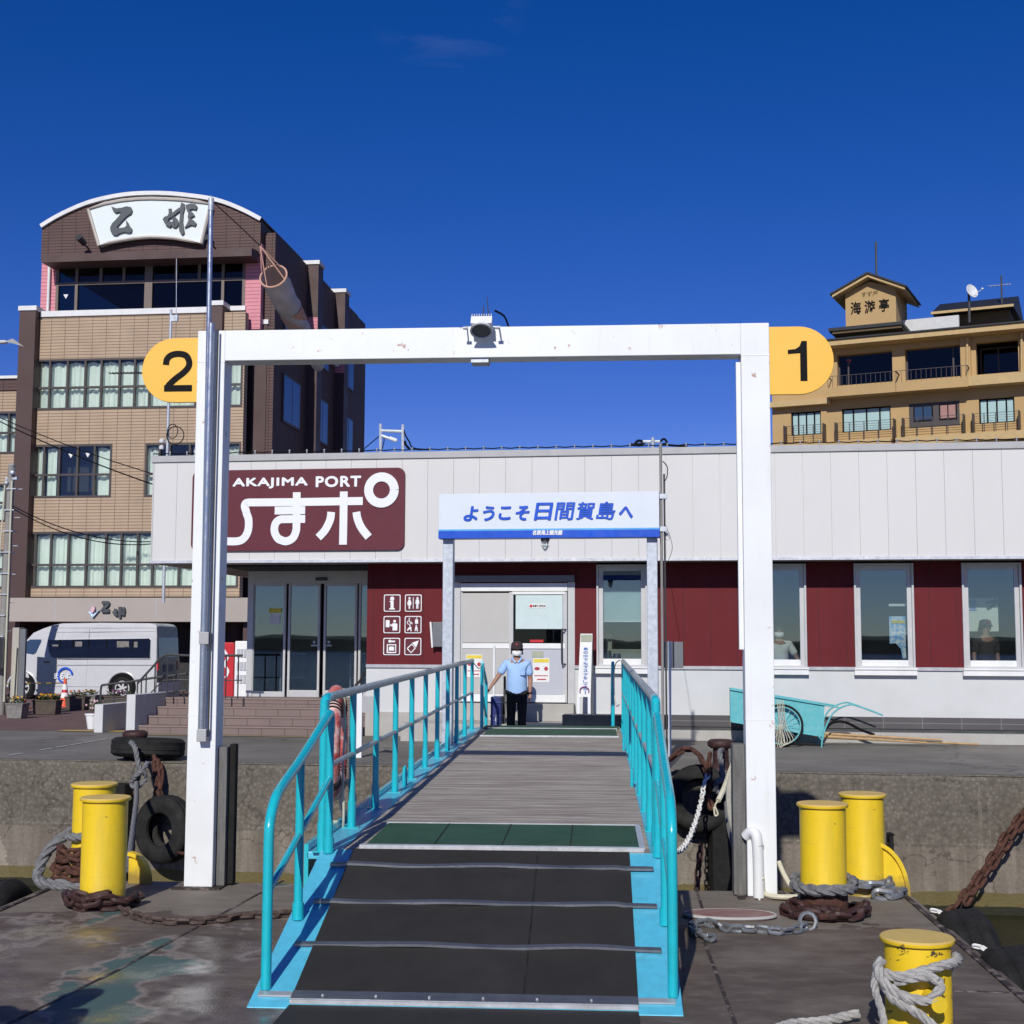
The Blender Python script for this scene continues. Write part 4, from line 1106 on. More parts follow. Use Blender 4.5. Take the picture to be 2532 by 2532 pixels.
# downpipe and slanted eave band
part(MB().cyl((pX(123), PY - .1, ZT), (pX(123), PY - .1, pZ(655)), .05, seg=8), 'downpipe', 'coping_white', T)
EY = -.35
ez0, ez1 = hZ(641, 350, EY), hZ(622, 350, EY)
part(MB().prism([(EY, ez0), (EY, ez1), (PY, ez1 + .12), (PY, ez0 + .0)], hX(103, 640, EY), hX(622, 628, EY), 'YZ'), 'eave', 'brown_panel', T)
part(MB().box(pX(137), pX(598), PY - .28, PY - .22, pZ(657) - .02, pZ(657) + .03), 'gutter_rail', 'coping_white', T)
# arched gable with the fan shaped board
ga = []
aX = lambda x_, y_: (hX(x_, y_, PY - .1), hZ(y_, x_, PY - .1))
arch_px = [(104, 562), (135, 543), (170, 525), (215, 506), (262, 493), (315, 484), (367, 481), (420, 482), (472, 487), (520, 494), (560, 505), (605, 524), (645, 545)]
ga = [aX(*p) for p in arch_px]
zbase = hZ(637, 350, PY - .1)
poly = [(ga[0][0], zbase)] + [(ga[-1][0], zbase)] + list(reversed(ga))
part(MB().prism(poly, PY - .1, PY + .6), 'gable', 'brown_siding', T)
# vaulted roof running back
back = [(x, z) for x, z in ga]
part(MB().prism([(x, z - .02) for x, z in [(ga[0][0] + .05, zbase)] + [(ga[-1][0] - .05, zbase)] + list(reversed(ga))], PY + .6, DEP), 'vault_roof', 'brown_siding', T)
P = [Vector((x, 0, z)) for x, z in ga]
P = smooth_path(P, 4)
m = MB(); vs = []; fs = []
for i, p in enumerate(P):
    t_ = (P[min(i + 1, len(P) - 1)] - P[max(i - 1, 0)]).normalized(); n_ = Vector((-t_.z, 0, t_.x))
    a_ = p - n_ * .04; b_ = p + n_ * .10
    vs += [(a_.x, PY - .2, a_.z), (b_.x, PY - .2, b_.z), (b_.x, DEP + .05, b_.z), (a_.x, DEP + .05, a_.z)]
for i in range(len(P) - 1):
    for j in range(4): fs.append((i * 4 + j, i * 4 + (j + 1) % 4, i * 4 + 4 + (j + 1) % 4, i * 4 + 4 + j))
m.add(vs, fs); part(m, 'arch_trim', 'coping_white', T)
bY = PY - .32
bP = lambda x_, y_: (hX(x_, y_, bY), hZ(y_, x_, bY))
topc = [(219, 518), (258, 504), (300, 496), (340, 492), (373, 491), (410, 492), (450, 494), (490, 499), (521, 505)]
botc = [(498, 602), (465, 595), (430, 589), (400, 587), (373, 586), (335, 589), (300, 594), (270, 600), (245, 608)]
fan = [bP(*p) for p in topc + botc]
t = thing('fan_sign_board', 'white fan shaped board with two brush characters on the arched hotel gable', 'sign', H, (fan[0][0], bY, fan[-1][1]))
part(MB().prism(fan, bY, PY - .1), 'board', 'fan_board', t)
cen = Vector((sum(p[0] for p in fan) / len(fan), 0, sum(p[1] for p in fan) / len(fan)))
rim = [Vector((x, bY - .02, z)) for x, z in fan]
part(MB().tube(rim, .06, 6, closed=True), 'board_rim', 'arch_cream', t)
c1 = lambda x, y: bP(x * .2588, 450 + y * .2588)
m = MB()
m.prism([c1(*p) for p in ((1072, 240), (1120, 258), (1170, 252), (1215, 238), (1255, 245), (1270, 275), (1260, 305), (1220, 330), (1180, 370), (1150, 405), (1125, 432), (1122, 442), (1160, 445), (1200, 438), (1217, 420), (1210, 370), (1230, 395), (1245, 425), (1268, 455), (1262, 485), (1235, 492), (1190, 483), (1150, 495), (1120, 515), (1090, 512), (1065, 480), (1060, 440), (1080, 400), (1110, 370), (1145, 330), (1165, 300), (1150, 290), (1110, 300), (1085, 275))], bY - .08, bY)
part(m, 'brush_character', 'letter_slate', t)
m = MB()
m.prism([c1(*p) for p in ((1740, 200), (1768, 215), (1770, 250), (1757, 300), (1752, 380), (1760, 440), (1768, 490), (1745, 512), (1722, 480), (1712, 430), (1722, 370), (1727, 300), (1727, 250))], bY - .08, bY)
m.prism([c1(*p) for p in ((1780, 225), (1830, 212), (1875, 218), (1890, 240), (1880, 270), (1845, 262), (1812, 275), (1850, 300), (1865, 325), (1835, 342), (1822, 350), (1860, 375), (1882, 400), (1870, 425), (1830, 415), (1800, 430), (1770, 443), (1792, 405), (1808, 370), (1800, 340), (1806, 310), (1800, 285), (1783, 262))], bY - .08, bY)
m.stroke([c1(*p) for p in ((1575, 355), (1640, 330), (1700, 282), (1730, 262))], .11, bY - .085, bY)
m.stroke([c1(*p) for p in ((1630, 262), (1632, 310), (1600, 370), (1600, 405), (1640, 425))], .10, bY - .09, bY)
m.stroke([c1(*p) for p in ((1660, 345), (1690, 380), (1680, 425), (1640, 395))], .13, bY - .075, bY)
m.stroke([c1(*p) for p in ((1572, 350), (1600, 392), (1665, 398))], .11, bY - .07, bY)
part(m, 'brush_character', 'letter_slate', t)
# gable spotlights
for sx_, sy_ in ((213, 600), (528, 600)):
    x, z = bP(sx_, sy_); t2 = thing('gable_spotlight', 'small dark spotlight %s the fan shaped board' % ('left of' if sx_ < 300 else 'right of'), 'spotlight', H, (x, PY - .1, z), 'spotlights on the hotel gable')
    part(MB().cyl((x, PY - .1, z - .15), (x, PY - .5, z - .1), .03, seg=8), 'bracket', 'dark_metal', t2)
    part(MB().cyl((x, PY - .45, z - .08), (x - .08, PY - .75, z + .08), .10, .13, 12), 'lamp_head', 'dark_metal', t2)
# right-hand side wall with ribs
SXp = XE - .01
sv = lambda px_, y_: (hit(H, px_, y_, x=SXp).y, hit(H, px_, y_, x=SXp).z)
part(MB().box(SXp - .6, SXp, .95, DEP, 0, ga[-1][1] - 2.15), 'side_wall', 'brown_siding', T)
part(MB().box(SXp - .5, SXp - .03, .95, DEP, ga[-1][1] - 2.2, ga[-1][1] - .3), 'side_attic', 'brown_siding', T)
for (ya, yb) in ((5.2, 5.9), (9.4, 10.1)):
    pr = part(MB().box(SXp - .3, SXp + .38, ya, yb, 0, ga[-1][1] - .25), 'side_rib', 'brown_panel', T)
    part(MB().box(SXp - .32, SXp + .43, ya - .05, yb + .05, ga[-1][1] - .25, ga[-1][1] - .1), 'rib_cap', 'coping_white', pr)
    part(MB().box(SXp + .0, SXp + .383, ya - .006, ya, ga[-1][1] - 3.6, ga[-1][1] - 2.3), 'pink_strip', 'pink_siding', pr)
FH = 2.97
z_s = b3[2]
plain('side_pane', (0.035, 0.065, 0.12), None, .12)
for i in range(4):
    for (ya, yb) in ((2.0, 4.2), (6.5, 8.2), (10.7, 12.4)):
        z0 = z_s + FH * i; z1 = z0 + 1.75
        if i == 4: z0 += .4; z1 += .3; ya += .5; yb -= .4
        m = MB().box(SXp, SXp + .06, ya, yb, z0, z1)
        w_ = part(m, 'side_window', 'dark_frame', T)
        m = MB(); hw = (yb - ya) / 2
        m.box(SXp + .06, SXp + .064, ya + .08, ya + hw - .04, z0 + .08, z1 - .08); m.box(SXp + .06, SXp + .064, ya + hw + .04, yb - .08, z0 + .08, z1 - .08)
        part(m, 'side_glass', 'side_pane', w_)
m = MB()
for yy, zz in ((3.2, 4.6), (7.2, 8.3), (7.5, 5.4), (8.9, 12.9), (8.9, 13.6), (9.1, 13.2)): m.ball((SXp + .15, yy, zz), .16, .16, .12, 8, 6)
part(m, 'vent_hood', 'galvanised', T, smooth=True)
# ground floor canopy with its small brush letters
CY = -1.2
cz1, cz0 = hZ(1478, 330, CY), hZ(1537, 330, CY)
part(MB().box(hX(24, 1500, CY), hX(612, 1500, CY), CY, .6, cz0, cz1), 'canopy', 'hotel_beige', T)
m = MB()
for i in range(5): x = hX(135 + 125 * i, 1500, CY); m.box(x, x + .03, CY - .004, CY, cz0 + .01, cz1 - .01)
part(m, 'canopy_joint', 'trim_grey', T)
part(MB().box(hX(24, 1500, 0) - .3, XC + 1, 1.0, 1.2, 0, cz0), 'lobby_wall', 'dark_frame', T)
m = MB()
for xa, xb in ((395, 420), (430, 462), (540, 545)):
    m.box(hX(xa, 1620, .95), hX(xb, 1620, .95), .95, 1.0, .3, 1.3); m.box(hX(xa, 1620, .95), hX(xb, 1620, .95), .95, 1.0, 1.5, 2.3)
part(m, 'lobby_window', 'side_pane', T)
for v in (35, 470, 600): part(MB().box(hX(v, 1600, -.9), hX(v + 12, 1600, -.9), -.9, -.6, 0, cz0), 'canopy_column', 'brown_panel', T)
t = thing('canopy_lettering', 'small slate brush letters and fish emblem standing on the beige hotel canopy', 'lettering', H, (hX(220, 1515, CY), CY, cz0))
cc = lambda x, y: (hX(x * .2588, 1450 + y * .2588, CY - .04), hZ(1450 + y * .2588, x * .2588, CY - .04))
m = MB(); m.stroke([cc(*p) for p in ((978, 155), (1040, 160), (985, 225), (1000, 235), (1050, 232))], .10, CY - .1, CY - .02)
part(m, 'brush_letter', 'letter_slate', t)
m = MB()
m.stroke([cc(*p) for p in ((1150, 195), (1148, 300))], .09, CY - .1, CY - .02); m.stroke([cc(*p) for p in ((1082, 255), (1125, 235))], .08, CY - .105, CY - .02)
m.stroke([cc(*p) for p in ((1110, 215), (1100, 255), (1130, 275))], .08, CY - .11, CY - .02); m.stroke([cc(*p) for p in ((1195, 205), (1165, 225), (1192, 235), (1165, 258), (1195, 268))], .08, CY - .095, CY - .02)
part(m, 'brush_letter', 'letter_slate', t)
part(MB().prism([cc(850, 240), cc(875, 240), cc(895, 270), cc(955, 225), cc(890, 300)], CY - .1, CY - .02), 'fish_tail', 'banner_blue', t)
plain('pale_pink', (0.75, 0.45, 0.52), None, .6)
part(MB().prism([cc(875, 240), cc(885, 200), cc(912, 190), cc(915, 215), cc(895, 255)], CY - .13, CY - .05), 'fish_body', 'pale_pink', t)

# low wing left of the hotel
t = thing('hotel_wing', 'lower tan and brown hotel wing at the left edge of the picture', 'building', H, (XL - 5, .6, 0))
WY = .6
wx = lambda v, y_=1100: hX(v, y_, WY); wz = lambda v: hZ(v, 20, WY)
x0w, x1w = wx(-330), wx(48)
wins = [(wx(-60), wx(43), wz(1122), wz(1018)), (wx(-60), wx(43), wz(1290), wz(1196))]
wins.append((wx(-60), wx(43), wz(1455), wz(1360)))
part(MB().wall(x0w, x1w, 0, wz(968), WY, WY + .3, wins).box(x0w, x1w, WY + .8, 10, 0, wz(970)), 'wing_wall', 'tan_siding', t)
part(MB().box(x0w, x1w, WY - .03, 10, wz(966), wz(938)), 'wing_parapet', 'brown_siding', t)
part(MB().box(x0w, x1w, WY - .1, 10, wz(937), wz(930)), 'wing_coping', 'coping_white', t)
for wn in wins: bandwin(t, *wn, (wn[2] + wn[3]) / 2, [wx(20), wx(-20)], y=WY)

# ================================================================== ochre hotel on the right
H2 = HR
oX = lambda x, y, Y=0.0: hit(H2, 2000 + x * .2754, 580 + y * .2754, y=Y).x
oZ = lambda x, y, Y=0.0: hit(H2, 2000 + x * .2754, 580 + y * .2754, y=Y).z
T = thing('ochre_hotel', 'ochre plastered hotel with black tiled roof on the right behind the terminal', 'hotel', H2, (0, 0, 0))
ox0, ox1 = oX(-330, 1500) , oX(2300, 1500)
ze = oZ(1000, 925, -1.0)          # eave underside
wz0, wz1 = oZ(1700, 1690), oZ(1700, 1465)
low = []
for a, b in ((-160, 108), (298, 735), (900, 1355), (1530, 1850)):
    low.append((oX(a, 1650), oX(b, 1650), wz0, wz1))
hi = [(oX(255, 1200), oX(750, 1200)), (oX(865, 1170), oX(1385, 1170)), (oX(1500, 1060), oX(1880, 1060))]
hz0, hz1 = oZ(1120, 1290), oZ(1120, 1005)
holes = low + [(a, b, hz0, hz1) for a, b in hi]
mb = MB().wall(ox0, ox1, 0, ze + .1, 0, .4, holes)
part(mb, 'facade', 'ochre', T)
part(MB().box(ox0, ox1, 2.0, 13, 0, ze - .2).box(ox0, ox1, .45, 2.0, hz0 - .4, hz0 - .05).box(ox0, ox1, .45, 2.0, wz0 - .4, wz0 - .05), 'building_core', 'interior_dark', T)
# main roof: eave, fascia, black tiles
ry = 5.2
zr0 = ze + .12
part(MB().prism([(-1.05, ze), (-1.05, ze + .28), (13, ze + .28), (13, ze)], ox0 - .5, ox1, 'YZ'), 'eave_board', 'ochre_trim', T)
part(MB().prism([(-1.15, ze + .285), (-1.15, ze + .36), (1.9, ze + .78), (6, ze + .78), (13, ze + .4)], ox0 - .6, ox1, 'YZ'), 'tiled_roof', 'roof_black', T)
# top floor windows set deep, and their balconies
for i, (a, b) in enumerate(hi):
    yd = .35 if i < 2 else 1.6
    m = MB(); f = .08
    m.box(a, b, yd, yd + .1, hz1 - f, hz1); m.box(a, b, yd, yd + .1, hz0, hz0 + f)
    xs_ = [a + f / 2, b - f / 2] + ([a + (b - a) * .18] if i == 0 else [b - (b - a) * .18] if i == 1 else [a + (b - a) * .45])
    for x in xs_: m.box(x - f / 2, x + f / 2, yd, yd + .1, hz0 + f, hz1 - f)
    w_ = part(m, 'top_window', 'dark_frame', T)
    part(MB().box(a + f, b - f, yd + .05, yd + .06, hz0 + f, hz1 - f), 'pane', 'glass_dark', w_)
    m = MB()
    if i < 2:
        tx = a + .55 if i == 0 else b - .5
        part(MB().prism([(tx - .14, hz0 + 1.45 + .4 * i), (tx + .14, hz0 + 1.45 + .4 * i), (tx, hz0 + 1.2 + .4 * i)], yd + .02, yd + .04), 'red_triangle', 'red_plastic', w_)
        bal = MB().box(a - .35, b + .35, -1.0, 0, hz0 - .75, hz0 - .25)
        bl_ = part(bal, 'balcony', 'ochre', T)
        m = MB().box(a - .32, b + .32, -.98, -.955, hz0 + .34, hz0 + .365)
        n = 14
        for j in range(n + 1): x = a - .3 + (b - a + .6) * j / n; m.box(x - .010, x + .010, -.97, -.955, hz0 - .25, hz0 + .32)
        for x in (a - .32, b + .32): m.box(x - .02, x + .02, -.98, 0, hz0 + .32, hz0 + .37)
        part(m, 'balcony_rail', 'dark_frame', bl_)
part(MB().box(oX(1400, 1280), ox1, -.9, 0, hz0 - .7, hz0 - .2), 'ledge', 'ochre_trim', T)
part(MB().box(ox0, oX(200, 1430), -.5, 0, hz0 - 1.0, hz0 - .7), 'ledge', 'ochre_trim', T)
part(MB().box(oX(1400, 1000) - .2, oX(1400, 1000) + .3, -.25, 0, hz0 - .3, ze).box(oX(1900, 1000), oX(1900, 1000) + .5, -.25, 0, hz0 - .3, ze), 'pilaster', 'ochre', T)
for v in (1420, 1910): part(MB().cyl((oX(v, 900, -.35), -.35, ze - .1), (oX(v, 1240, -.35), -.35, hz0 - .2), .06, seg=8), 'downpipe', 'ochre_trim', T)
# lower windows with railings
for i, (a, b, z0, z1) in enumerate(low):
    m = MB(); f = .07; yd = .12
    if i == 2:
        part(MB().box(a, b, .02, .3, z0, z1), 'window_panel', 'dark_frame', T)
        for (u0, u1, mt) in ((.09, .48, 'side_pane'), (.60, .95, 'pink_curtain')):
            xa, xb = a + (b - a) * u0, a + (b - a) * u1
            w_ = part(MB().box(xa, xb, -.03, .02, z0 + .35, z1 - .12), 'window', 'black_letter', T)
            h_ = (xb - xa) / 2
            part(MB().box(xa + f, xa + h_ - .03, -.04, -.03, z0 + .42, z1 - .2).box(xa + h_ + .03, xb - f, -.04, -.03, z0 + .42, z1 - .2), 'pane', mt, w_)
    else:
        m.box(a, b, yd, yd + .1, z1 - f, z1); m.box(a, b, yd, yd + .1, z0, z0 + f)
        for s_ in (0, .22, .5, .78, 1): x = a + f / 2 + (b - a - f) * s_; m.box(x - f / 2, x + f / 2, yd, yd + .1, z0 + f, z1 - f)
        w_ = part(m, 'window', 'black_letter', T)
        part(MB().box(a + f, b - f, yd + .06, yd + .07, z0 + f, z1 - f), 'window_blind', 'teal_blind', w_)  # plain pale teal sheet set behind the frame bars
    m = MB(); m.box(a - .25, b + .25, -.61, -.59, z0 + .43, z0 + .455)
    for zz in (.05, .18, .30): m.box(a - .25, b + .25, -.61, -.59, z0 + zz, z0 + zz + .015)
    for j in range(5): x = a - .25 + (b - a + .5) * j / 4; m.box(x - .02, x + .02, -.62, -.58, z0 - .5, z0 + .42)
    for x in (a - .25, b + .25): m.box(x - .03, x + .03, -.62, 0, z0 - .5, z0 + .5)
    r_ = part(m, 'window_rail', 'dark_frame', T)
part(MB().box(oX(800, 1800), ox1, -.75, 0, wz0 - .95, wz0 - .55).box(ox0, oX(760, 1800), -.75, 0, wz0 - .95, wz0 - .55), 'ledge', 'ochre_trim', T)
# sign turret
TY = 2.2
tX = lambda x, y: oX(x, y, TY); tZ = lambda x, y: oZ(x, y, TY)
xa, xb = tX(330, 700), tX(783, 700); za = tZ(560, 830); zb1 = tZ(450, 512); xm = (xa + xb) / 2; zpk = tZ(528, 400)
D2 = 3.4
part(MB().prism([(xa, za), (xb, za), (xb, zb1), (xm, zpk - .15), (xa, zb1)], TY, TY + D2), 'turret', 'ochre', T)
part(MB().box(xa, xb, TY + .1, TY + D2, ze, za).box(xa - .6, xb + .4, TY - .7, TY + D2, za - .35, za - .2), 'turret_base', 'ochre_dark', T)
part(MB().box(xa - .8, xb + .45, TY - .8, TY + D2, za - .2, za - .02), 'turret_skirt_roof', 'roof_black', T)
sl = (zpk - zb1) / (xb - xm)
ov = .6
for sgn in (-1, 1):
    xo = xm + sgn * (xb - xm + ov); zo = zpk - sl * (xb - xm + ov)
    part(MB().hexa([(xm, TY - .6, zpk - .03), (xo, TY - .6, zo - .03), (xo, TY + D2 + .5, zo - .03), (xm, TY + D2 + .5, zpk - .03)] if sgn > 0 else [(xo, TY - .6, zo - .03), (xm, TY - .6, zpk - .03), (xm, TY + D2 + .5, zpk - .03), (xo, TY + D2 + .5, zo - .03)],
                   [(xm, TY - .6, zpk + .14), (xo, TY - .6, zo + .14), (xo, TY + D2 + .5, zo + .14), (xm, TY + D2 + .5, zpk + .14)] if sgn > 0 else [(xo, TY - .6, zo + .14), (xm, TY - .6, zpk + .14), (xm, TY + D2 + .5, zpk + .14), (xo, TY + D2 + .5, zo + .14)]), 'turret_verge', 'ochre_trim', T)
    part(MB().hexa(*[[(xm if k_ in (0, 3) else xo + sgn * .1, TY - .7 if k_ < 2 else TY + D2 + .6, (zpk if k_ in (0, 3) else zo - .05) + dz) for k_ in ((0, 1, 2, 3) if sgn > 0 else (1, 0, 3, 2))] for dz in (.145, .24)]), 'turret_roof', 'roof_black', T)
t = thing('turret_lettering', 'dark characters on the ochre gabled turret of the right hotel', 'lettering', H2, (xa, TY, tZ(550, 720)))
part(MB().text('海游亭', tX(375, 650), tX(722, 640), tZ(550, 705), tZ(550, 590), TY - .02, .015, thick=.02, spacing=1.55), 'large_writing', 'black_letter', t)
plain('letter_faded', (0.15, 0.12, 0.05), None, .8)
part(MB().text('すず屋', tX(475, 540), tX(622, 520), tZ(550, 553), tZ(550, 510), TY - .02, .01, thick=.02), 'small_writing', 'letter_faded', t)
# penthouse and white screen behind the ridge
PYY = 4.0
m = MB().box(oX(840, 780, PYY), oX(1345, 720, PYY), PYY, PYY + .3, oZ(1100, 900, PYY) - 1, oZ(1100, 745, PYY))
part(m, 'roof_screen', 'concrete_white', T)
QY = 5.5
qx = lambda x, y: oX(x, y, QY); qz = lambda x, y: oZ(x, y, QY)
part(MB().box(qx(1160, 680), qx(1800, 640), QY, QY + 4, ze, qz(1500, 700)), 'penthouse', 'ochre_dark', T)
part(MB().prism([(QY - .8, qz(1500, 705)), (QY - .8, qz(1500, 690)), (QY + 2.2, qz(1500, 690) + 1.15), (QY + 5, qz(1500, 690))], qx(1125, 710), qx(1850, 640), 'YZ'), 'penthouse_roof', 'roof_black', T)
part(MB().box(qx(1120, 710), qx(1855, 650), QY - .95, QY - .8, qz(1500, 712), qz(1500, 690)), 'penthouse_fascia', 'ochre_trim', T)
def mast(name, label, cat, x, y0, y1, Y, r, extra=None, F=H2):
    a = oX(x, y0, Y); t_ = thing(name, label, cat, F, (a, Y, oZ(x, y0, Y)))
    part(MB().cyl((a, Y, oZ(x, y0, Y)), (oX(x - 5, y1, Y), Y, oZ(x, y1, Y)), r, seg=8), 'mast', 'dark_metal', t_)
    return t_
mast('lightning_rod', 'thin black lightning rod above the gabled turret', 'rod', 607, 400, 65, TY + 1, .06)
t = mast('television_aerial', 'thin aerial mast with cross bars on the right hotel roof', 'aerial', 1733, 620, 368, QY, .05)
a, z_ = oX(1722, 455, QY), oZ(1722, 455, QY)
m = MB().cyl((a - .65, QY, z_ + .02), (a + .55, QY, z_), .02, seg=6)
for j in range(6): m.cyl((a - .6 + j * .2, QY - .25, z_), (a - .6 + j * .2, QY + .25, z_), .014, seg=6)
part(m, 'cross_bar', 'galvanised', t)
t = mast('satellite_dish', 'white satellite dish on a short pole on the right hotel roof', 'satellite dish', 1442, 790, 520, 3.0, .07)
a, z_ = oX(1472, 512, 2.9), oZ(1472, 512, 2.9)
Mx = Matrix.Rotation(R(70), 3, 'Y') @ Matrix.Rotation(R(35), 3, 'X')
m = MB().lathe([(.001, .0), (.22, .03), (.40, .10), (.385, .12), (.2, .05), (.001, .02)], (a - .1, 2.9, z_), 20, Mx)
part(m, 'dish', 'coping_white', t, smooth=True)
part(MB().cyl((a, 2.9, z_ - .25), (a + .5, 2.7, z_ + .03), .02, seg=6).ball((a + .52, 2.7, z_ + .05), .06), 'feed_arm', 'coping_white', t)

# ================================================================== pontoon
DZ = -0.34
pon = thing('floating_pontoon', 'floating steel pontoon with worn brown deck in front of the quay wall', 'pontoon', G, (0, 0, DZ))
PX0, PX1 = -3.42, 3.38
mb = MB().box(PX0, PX1, -11.5, 0, DZ - 1.9, DZ - .012)
part(mb, 'hull', 'black_rubber', pon)
mb = MB(); mb.add([(PX0 - .02, -11.5, DZ), (PX1 + .02, -11.5, DZ), (PX1 + .02, .02, DZ), (PX0 - .02, .02, DZ)], [(0, 1, 2, 3)])
mb.add([(PX0 - .02, -11.5, DZ), (PX0 - .02, .02, DZ), (PX0 - .02, .02, DZ - .1), (PX0 - .02, -11.5, DZ - .1)], [(0, 1, 2, 3)])
mb.add([(PX1 + .02, -11.5, DZ), (PX1 + .02, .02, DZ), (PX1 + .02, .02, DZ - .1), (PX1 + .02, -11.5, DZ - .1)], [(3, 2, 1, 0)])
part(mb, 'deck', 'deck_paint', pon)
# plate seams and welded doubling plates
plain('weld_dark', (0.030, 0.020, 0.018), (0.20, 0.16, 0.14), .8, scale=6, cut=(.5, .6))
def gp(px_, py_, z=DZ): v = hit(G, px_, py_, z=z); return Vector((v.x, v.y, z))
seams = [((110 * 1.3106, 2532), (530 * 1.3106, 2182)), ((1740, 2320), (1815, 2532)), ((2270, 2225), (2532, 2440)), ((1850, 2455), (2532, 2462)), ((300, 2300), (345, 2285)), ((1700, 2190), (1745, 2270))]
m = MB()
for a, b in ((gp(290, 2400), gp(700, 2178)), (gp(20, 2532), gp(290, 2400)), (gp(1742, 2330), gp(1818, 2532)), (gp(2350, 2450), gp(2640, 2460)), (gp(1720, 2195), gp(1742, 2262))):
    m.bar(a + Vector((0, 0, .001)), b + Vector((0, 0, .001)), .022, .006)
m.box(PX1 - .06, PX1 - .02, -11, -.05, DZ + .0005, DZ + .012); m.box(PX0 + .02, PX0 + .06, -11, -.05, DZ + .0005, DZ + .012)
part(m, 'weld_seam', 'weld_dark', pon)
m = MB(); a = gp(1805, 2268)
m.lathe([(.001, .0), (.32, .0), (.32, .022), (.30, .03), (.001, .03)], (0, 0, 0), 40, Matrix.Scale(.52, 3, (0, 1, 0)))
m.v = [(x + a.x, y + a.y, z + a.z + .002) for x, y, z in m.v]
plain('hatch_pink', (0.22, 0.105, 0.10), (0.30, 0.19, 0.17), .85, scale=8)
hh = thing('oval_hatch_cover', 'faded pink oval hatch cover lying on the deck beside the gangway', 'hatch cover', G, tuple(a))
part(m, 'cover', 'hatch_pink', hh)
m = MB(); m.tube([(a.x + .325 * math.cos(t * math.pi / 20), a.y + .17 * math.sin(t * math.pi / 20), a.z + .02) for t in range(40)], .012, 6, closed=True)
part(m, 'weld_ring', 'paint_mark', hh)

# yellow bollards
def bollard(px_, py_base, z_top, lab, r=.165, rc=.185, mat='yellow_paint', extra=None, Zoff=0):
    b = gp(px_, py_base); t = thing('mooring_bollard', lab, 'bollard', G, tuple(b), 'yellow bollards on the pontoon')
    part(MB().lathe([(.001, 0), (r + .004, 0), (r, .01), (r, z_top - .035), (.001, z_top - .035)], tuple(b), 40), 'post', mat, t, smooth=True)
    part(MB().lathe([(.001, z_top - .034), (r, z_top - .034), (rc - .008, z_top - .022), (rc, z_top - .014), (rc, z_top - .006), (rc - .006, z_top), (.001, z_top + .004)], tuple(b), 40), 'cap', 'yellow_cap', t, smooth=True, sharp=.5)
    part(MB().lathe([(.001, z_top - .0345), (rc - .002, z_top - .026), (rc + .0015, z_top - .016), (rc + .0015, z_top - .010), (rc - .01, z_top - .012)], tuple(b), 40), 'cap_edge', mat, t, smooth=True)
    return t, b
L1, b1_ = bollard(253, 2240, .80, 'tall yellow bollard in front of its twin left of the white gate')
L2, b2_ = bollard(226, 2187, .81, 'tall yellow bollard standing behind its twin at the left pontoon edge')
R1, b3_ = bollard(2038, 2262, .80, 'tall yellow bollard wrapped low in braided rope right of the white gate')
R2, b4_ = bollard(2137, 2209, .78, 'tall yellow bollard with grey chain at its foot near the right pontoon edge')
R3, b5_ = bollard(2273, 2549, .47, 'short yellow bollard with cross pin and white rope in the bottom right corner', mat='yellow_worn')
# rusty bare foot of the rope-wrapped bollard
part(MB().lathe([(.001, 0), (.171, 0), (.171, .17), (.17, .175), (.001, .176)], tuple(b3_), 32), 'bare_foot', 'rust', R1, smooth=True)
c_ = b5_ + Vector((.03, -.165, .22))
part(MB().cyl(b5_ + Vector((-.02, .0, .24)), b5_ + Vector((.04, -.27, .20)), .034, seg=14).cyl(b5_ + Vector((.04, -.262, .2005)), b5_ + Vector((.042, -.285, .199)), .04, seg=14), 'cross_pin', 'yellow_paint', R3, smooth=True)
def ring(c, r, z, n=18, a0=0, a1=360, wob=.01, sq=1.0):
    return [(c.x + (r + random.uniform(-wob, wob)) * math.cos(R(a0 + (a1 - a0) * i / n)), c.y + sq * (r + random.uniform(-wob, wob)) * math.sin(R(a0 + (a1 - a0) * i / n)), c.z + z + random.uniform(-wob, wob)) for i in range(n + 1)]
# heavy chain piles
def chainpile(c, name, label, rings, mat, link=.17, r=.022, group='chains heaped round the bollards'):
    m = MB()
    for (rad, z, a0, a1) in rings: m.chain(ring(c, rad, z, 16, a0, a1, .02), link, r, 4, jig=.5)
    return solo(m, name, mat, label, 'chain', G, tuple(c), group, smooth=True)
chainpile(b1_, 'heavy_chain', 'dark rusty chain coiled round the foot of the front left yellow bollard', [(.23, .03, 150, 400), (.26, .07, 190, 380), (.22, .11, 200, 300)], 'rust_dark', .16, .021)
chainpile(b2_ + Vector((-.05, 0, 0)), 'heavy_chain', 'brown rusty chain heaped at the foot of the rear left yellow bollard', [(.24, .06, 120, 420), (.24, .14, 150, 330), (.22, .22, 160, 300), (.22, .28, 170, 300)], 'rust', .15, .02)
chainpile(b3_, 'heavy_chain', 'dark rusty chain lying round the foot of the rope wrapped right bollard', [(.27, .03, 120, 420), (.31, .05, 190, 380), (.24, .08, 200, 290)], 'rust_dark', .17, .023)
chainpile(b4_, 'heavy_chain', 'grey galvanised chain wrapped once round the foot of the rear right bollard', [(.22, .10, 210, 420), (.29, .04, 280, 380)], 'chain_grey', .19, .024)
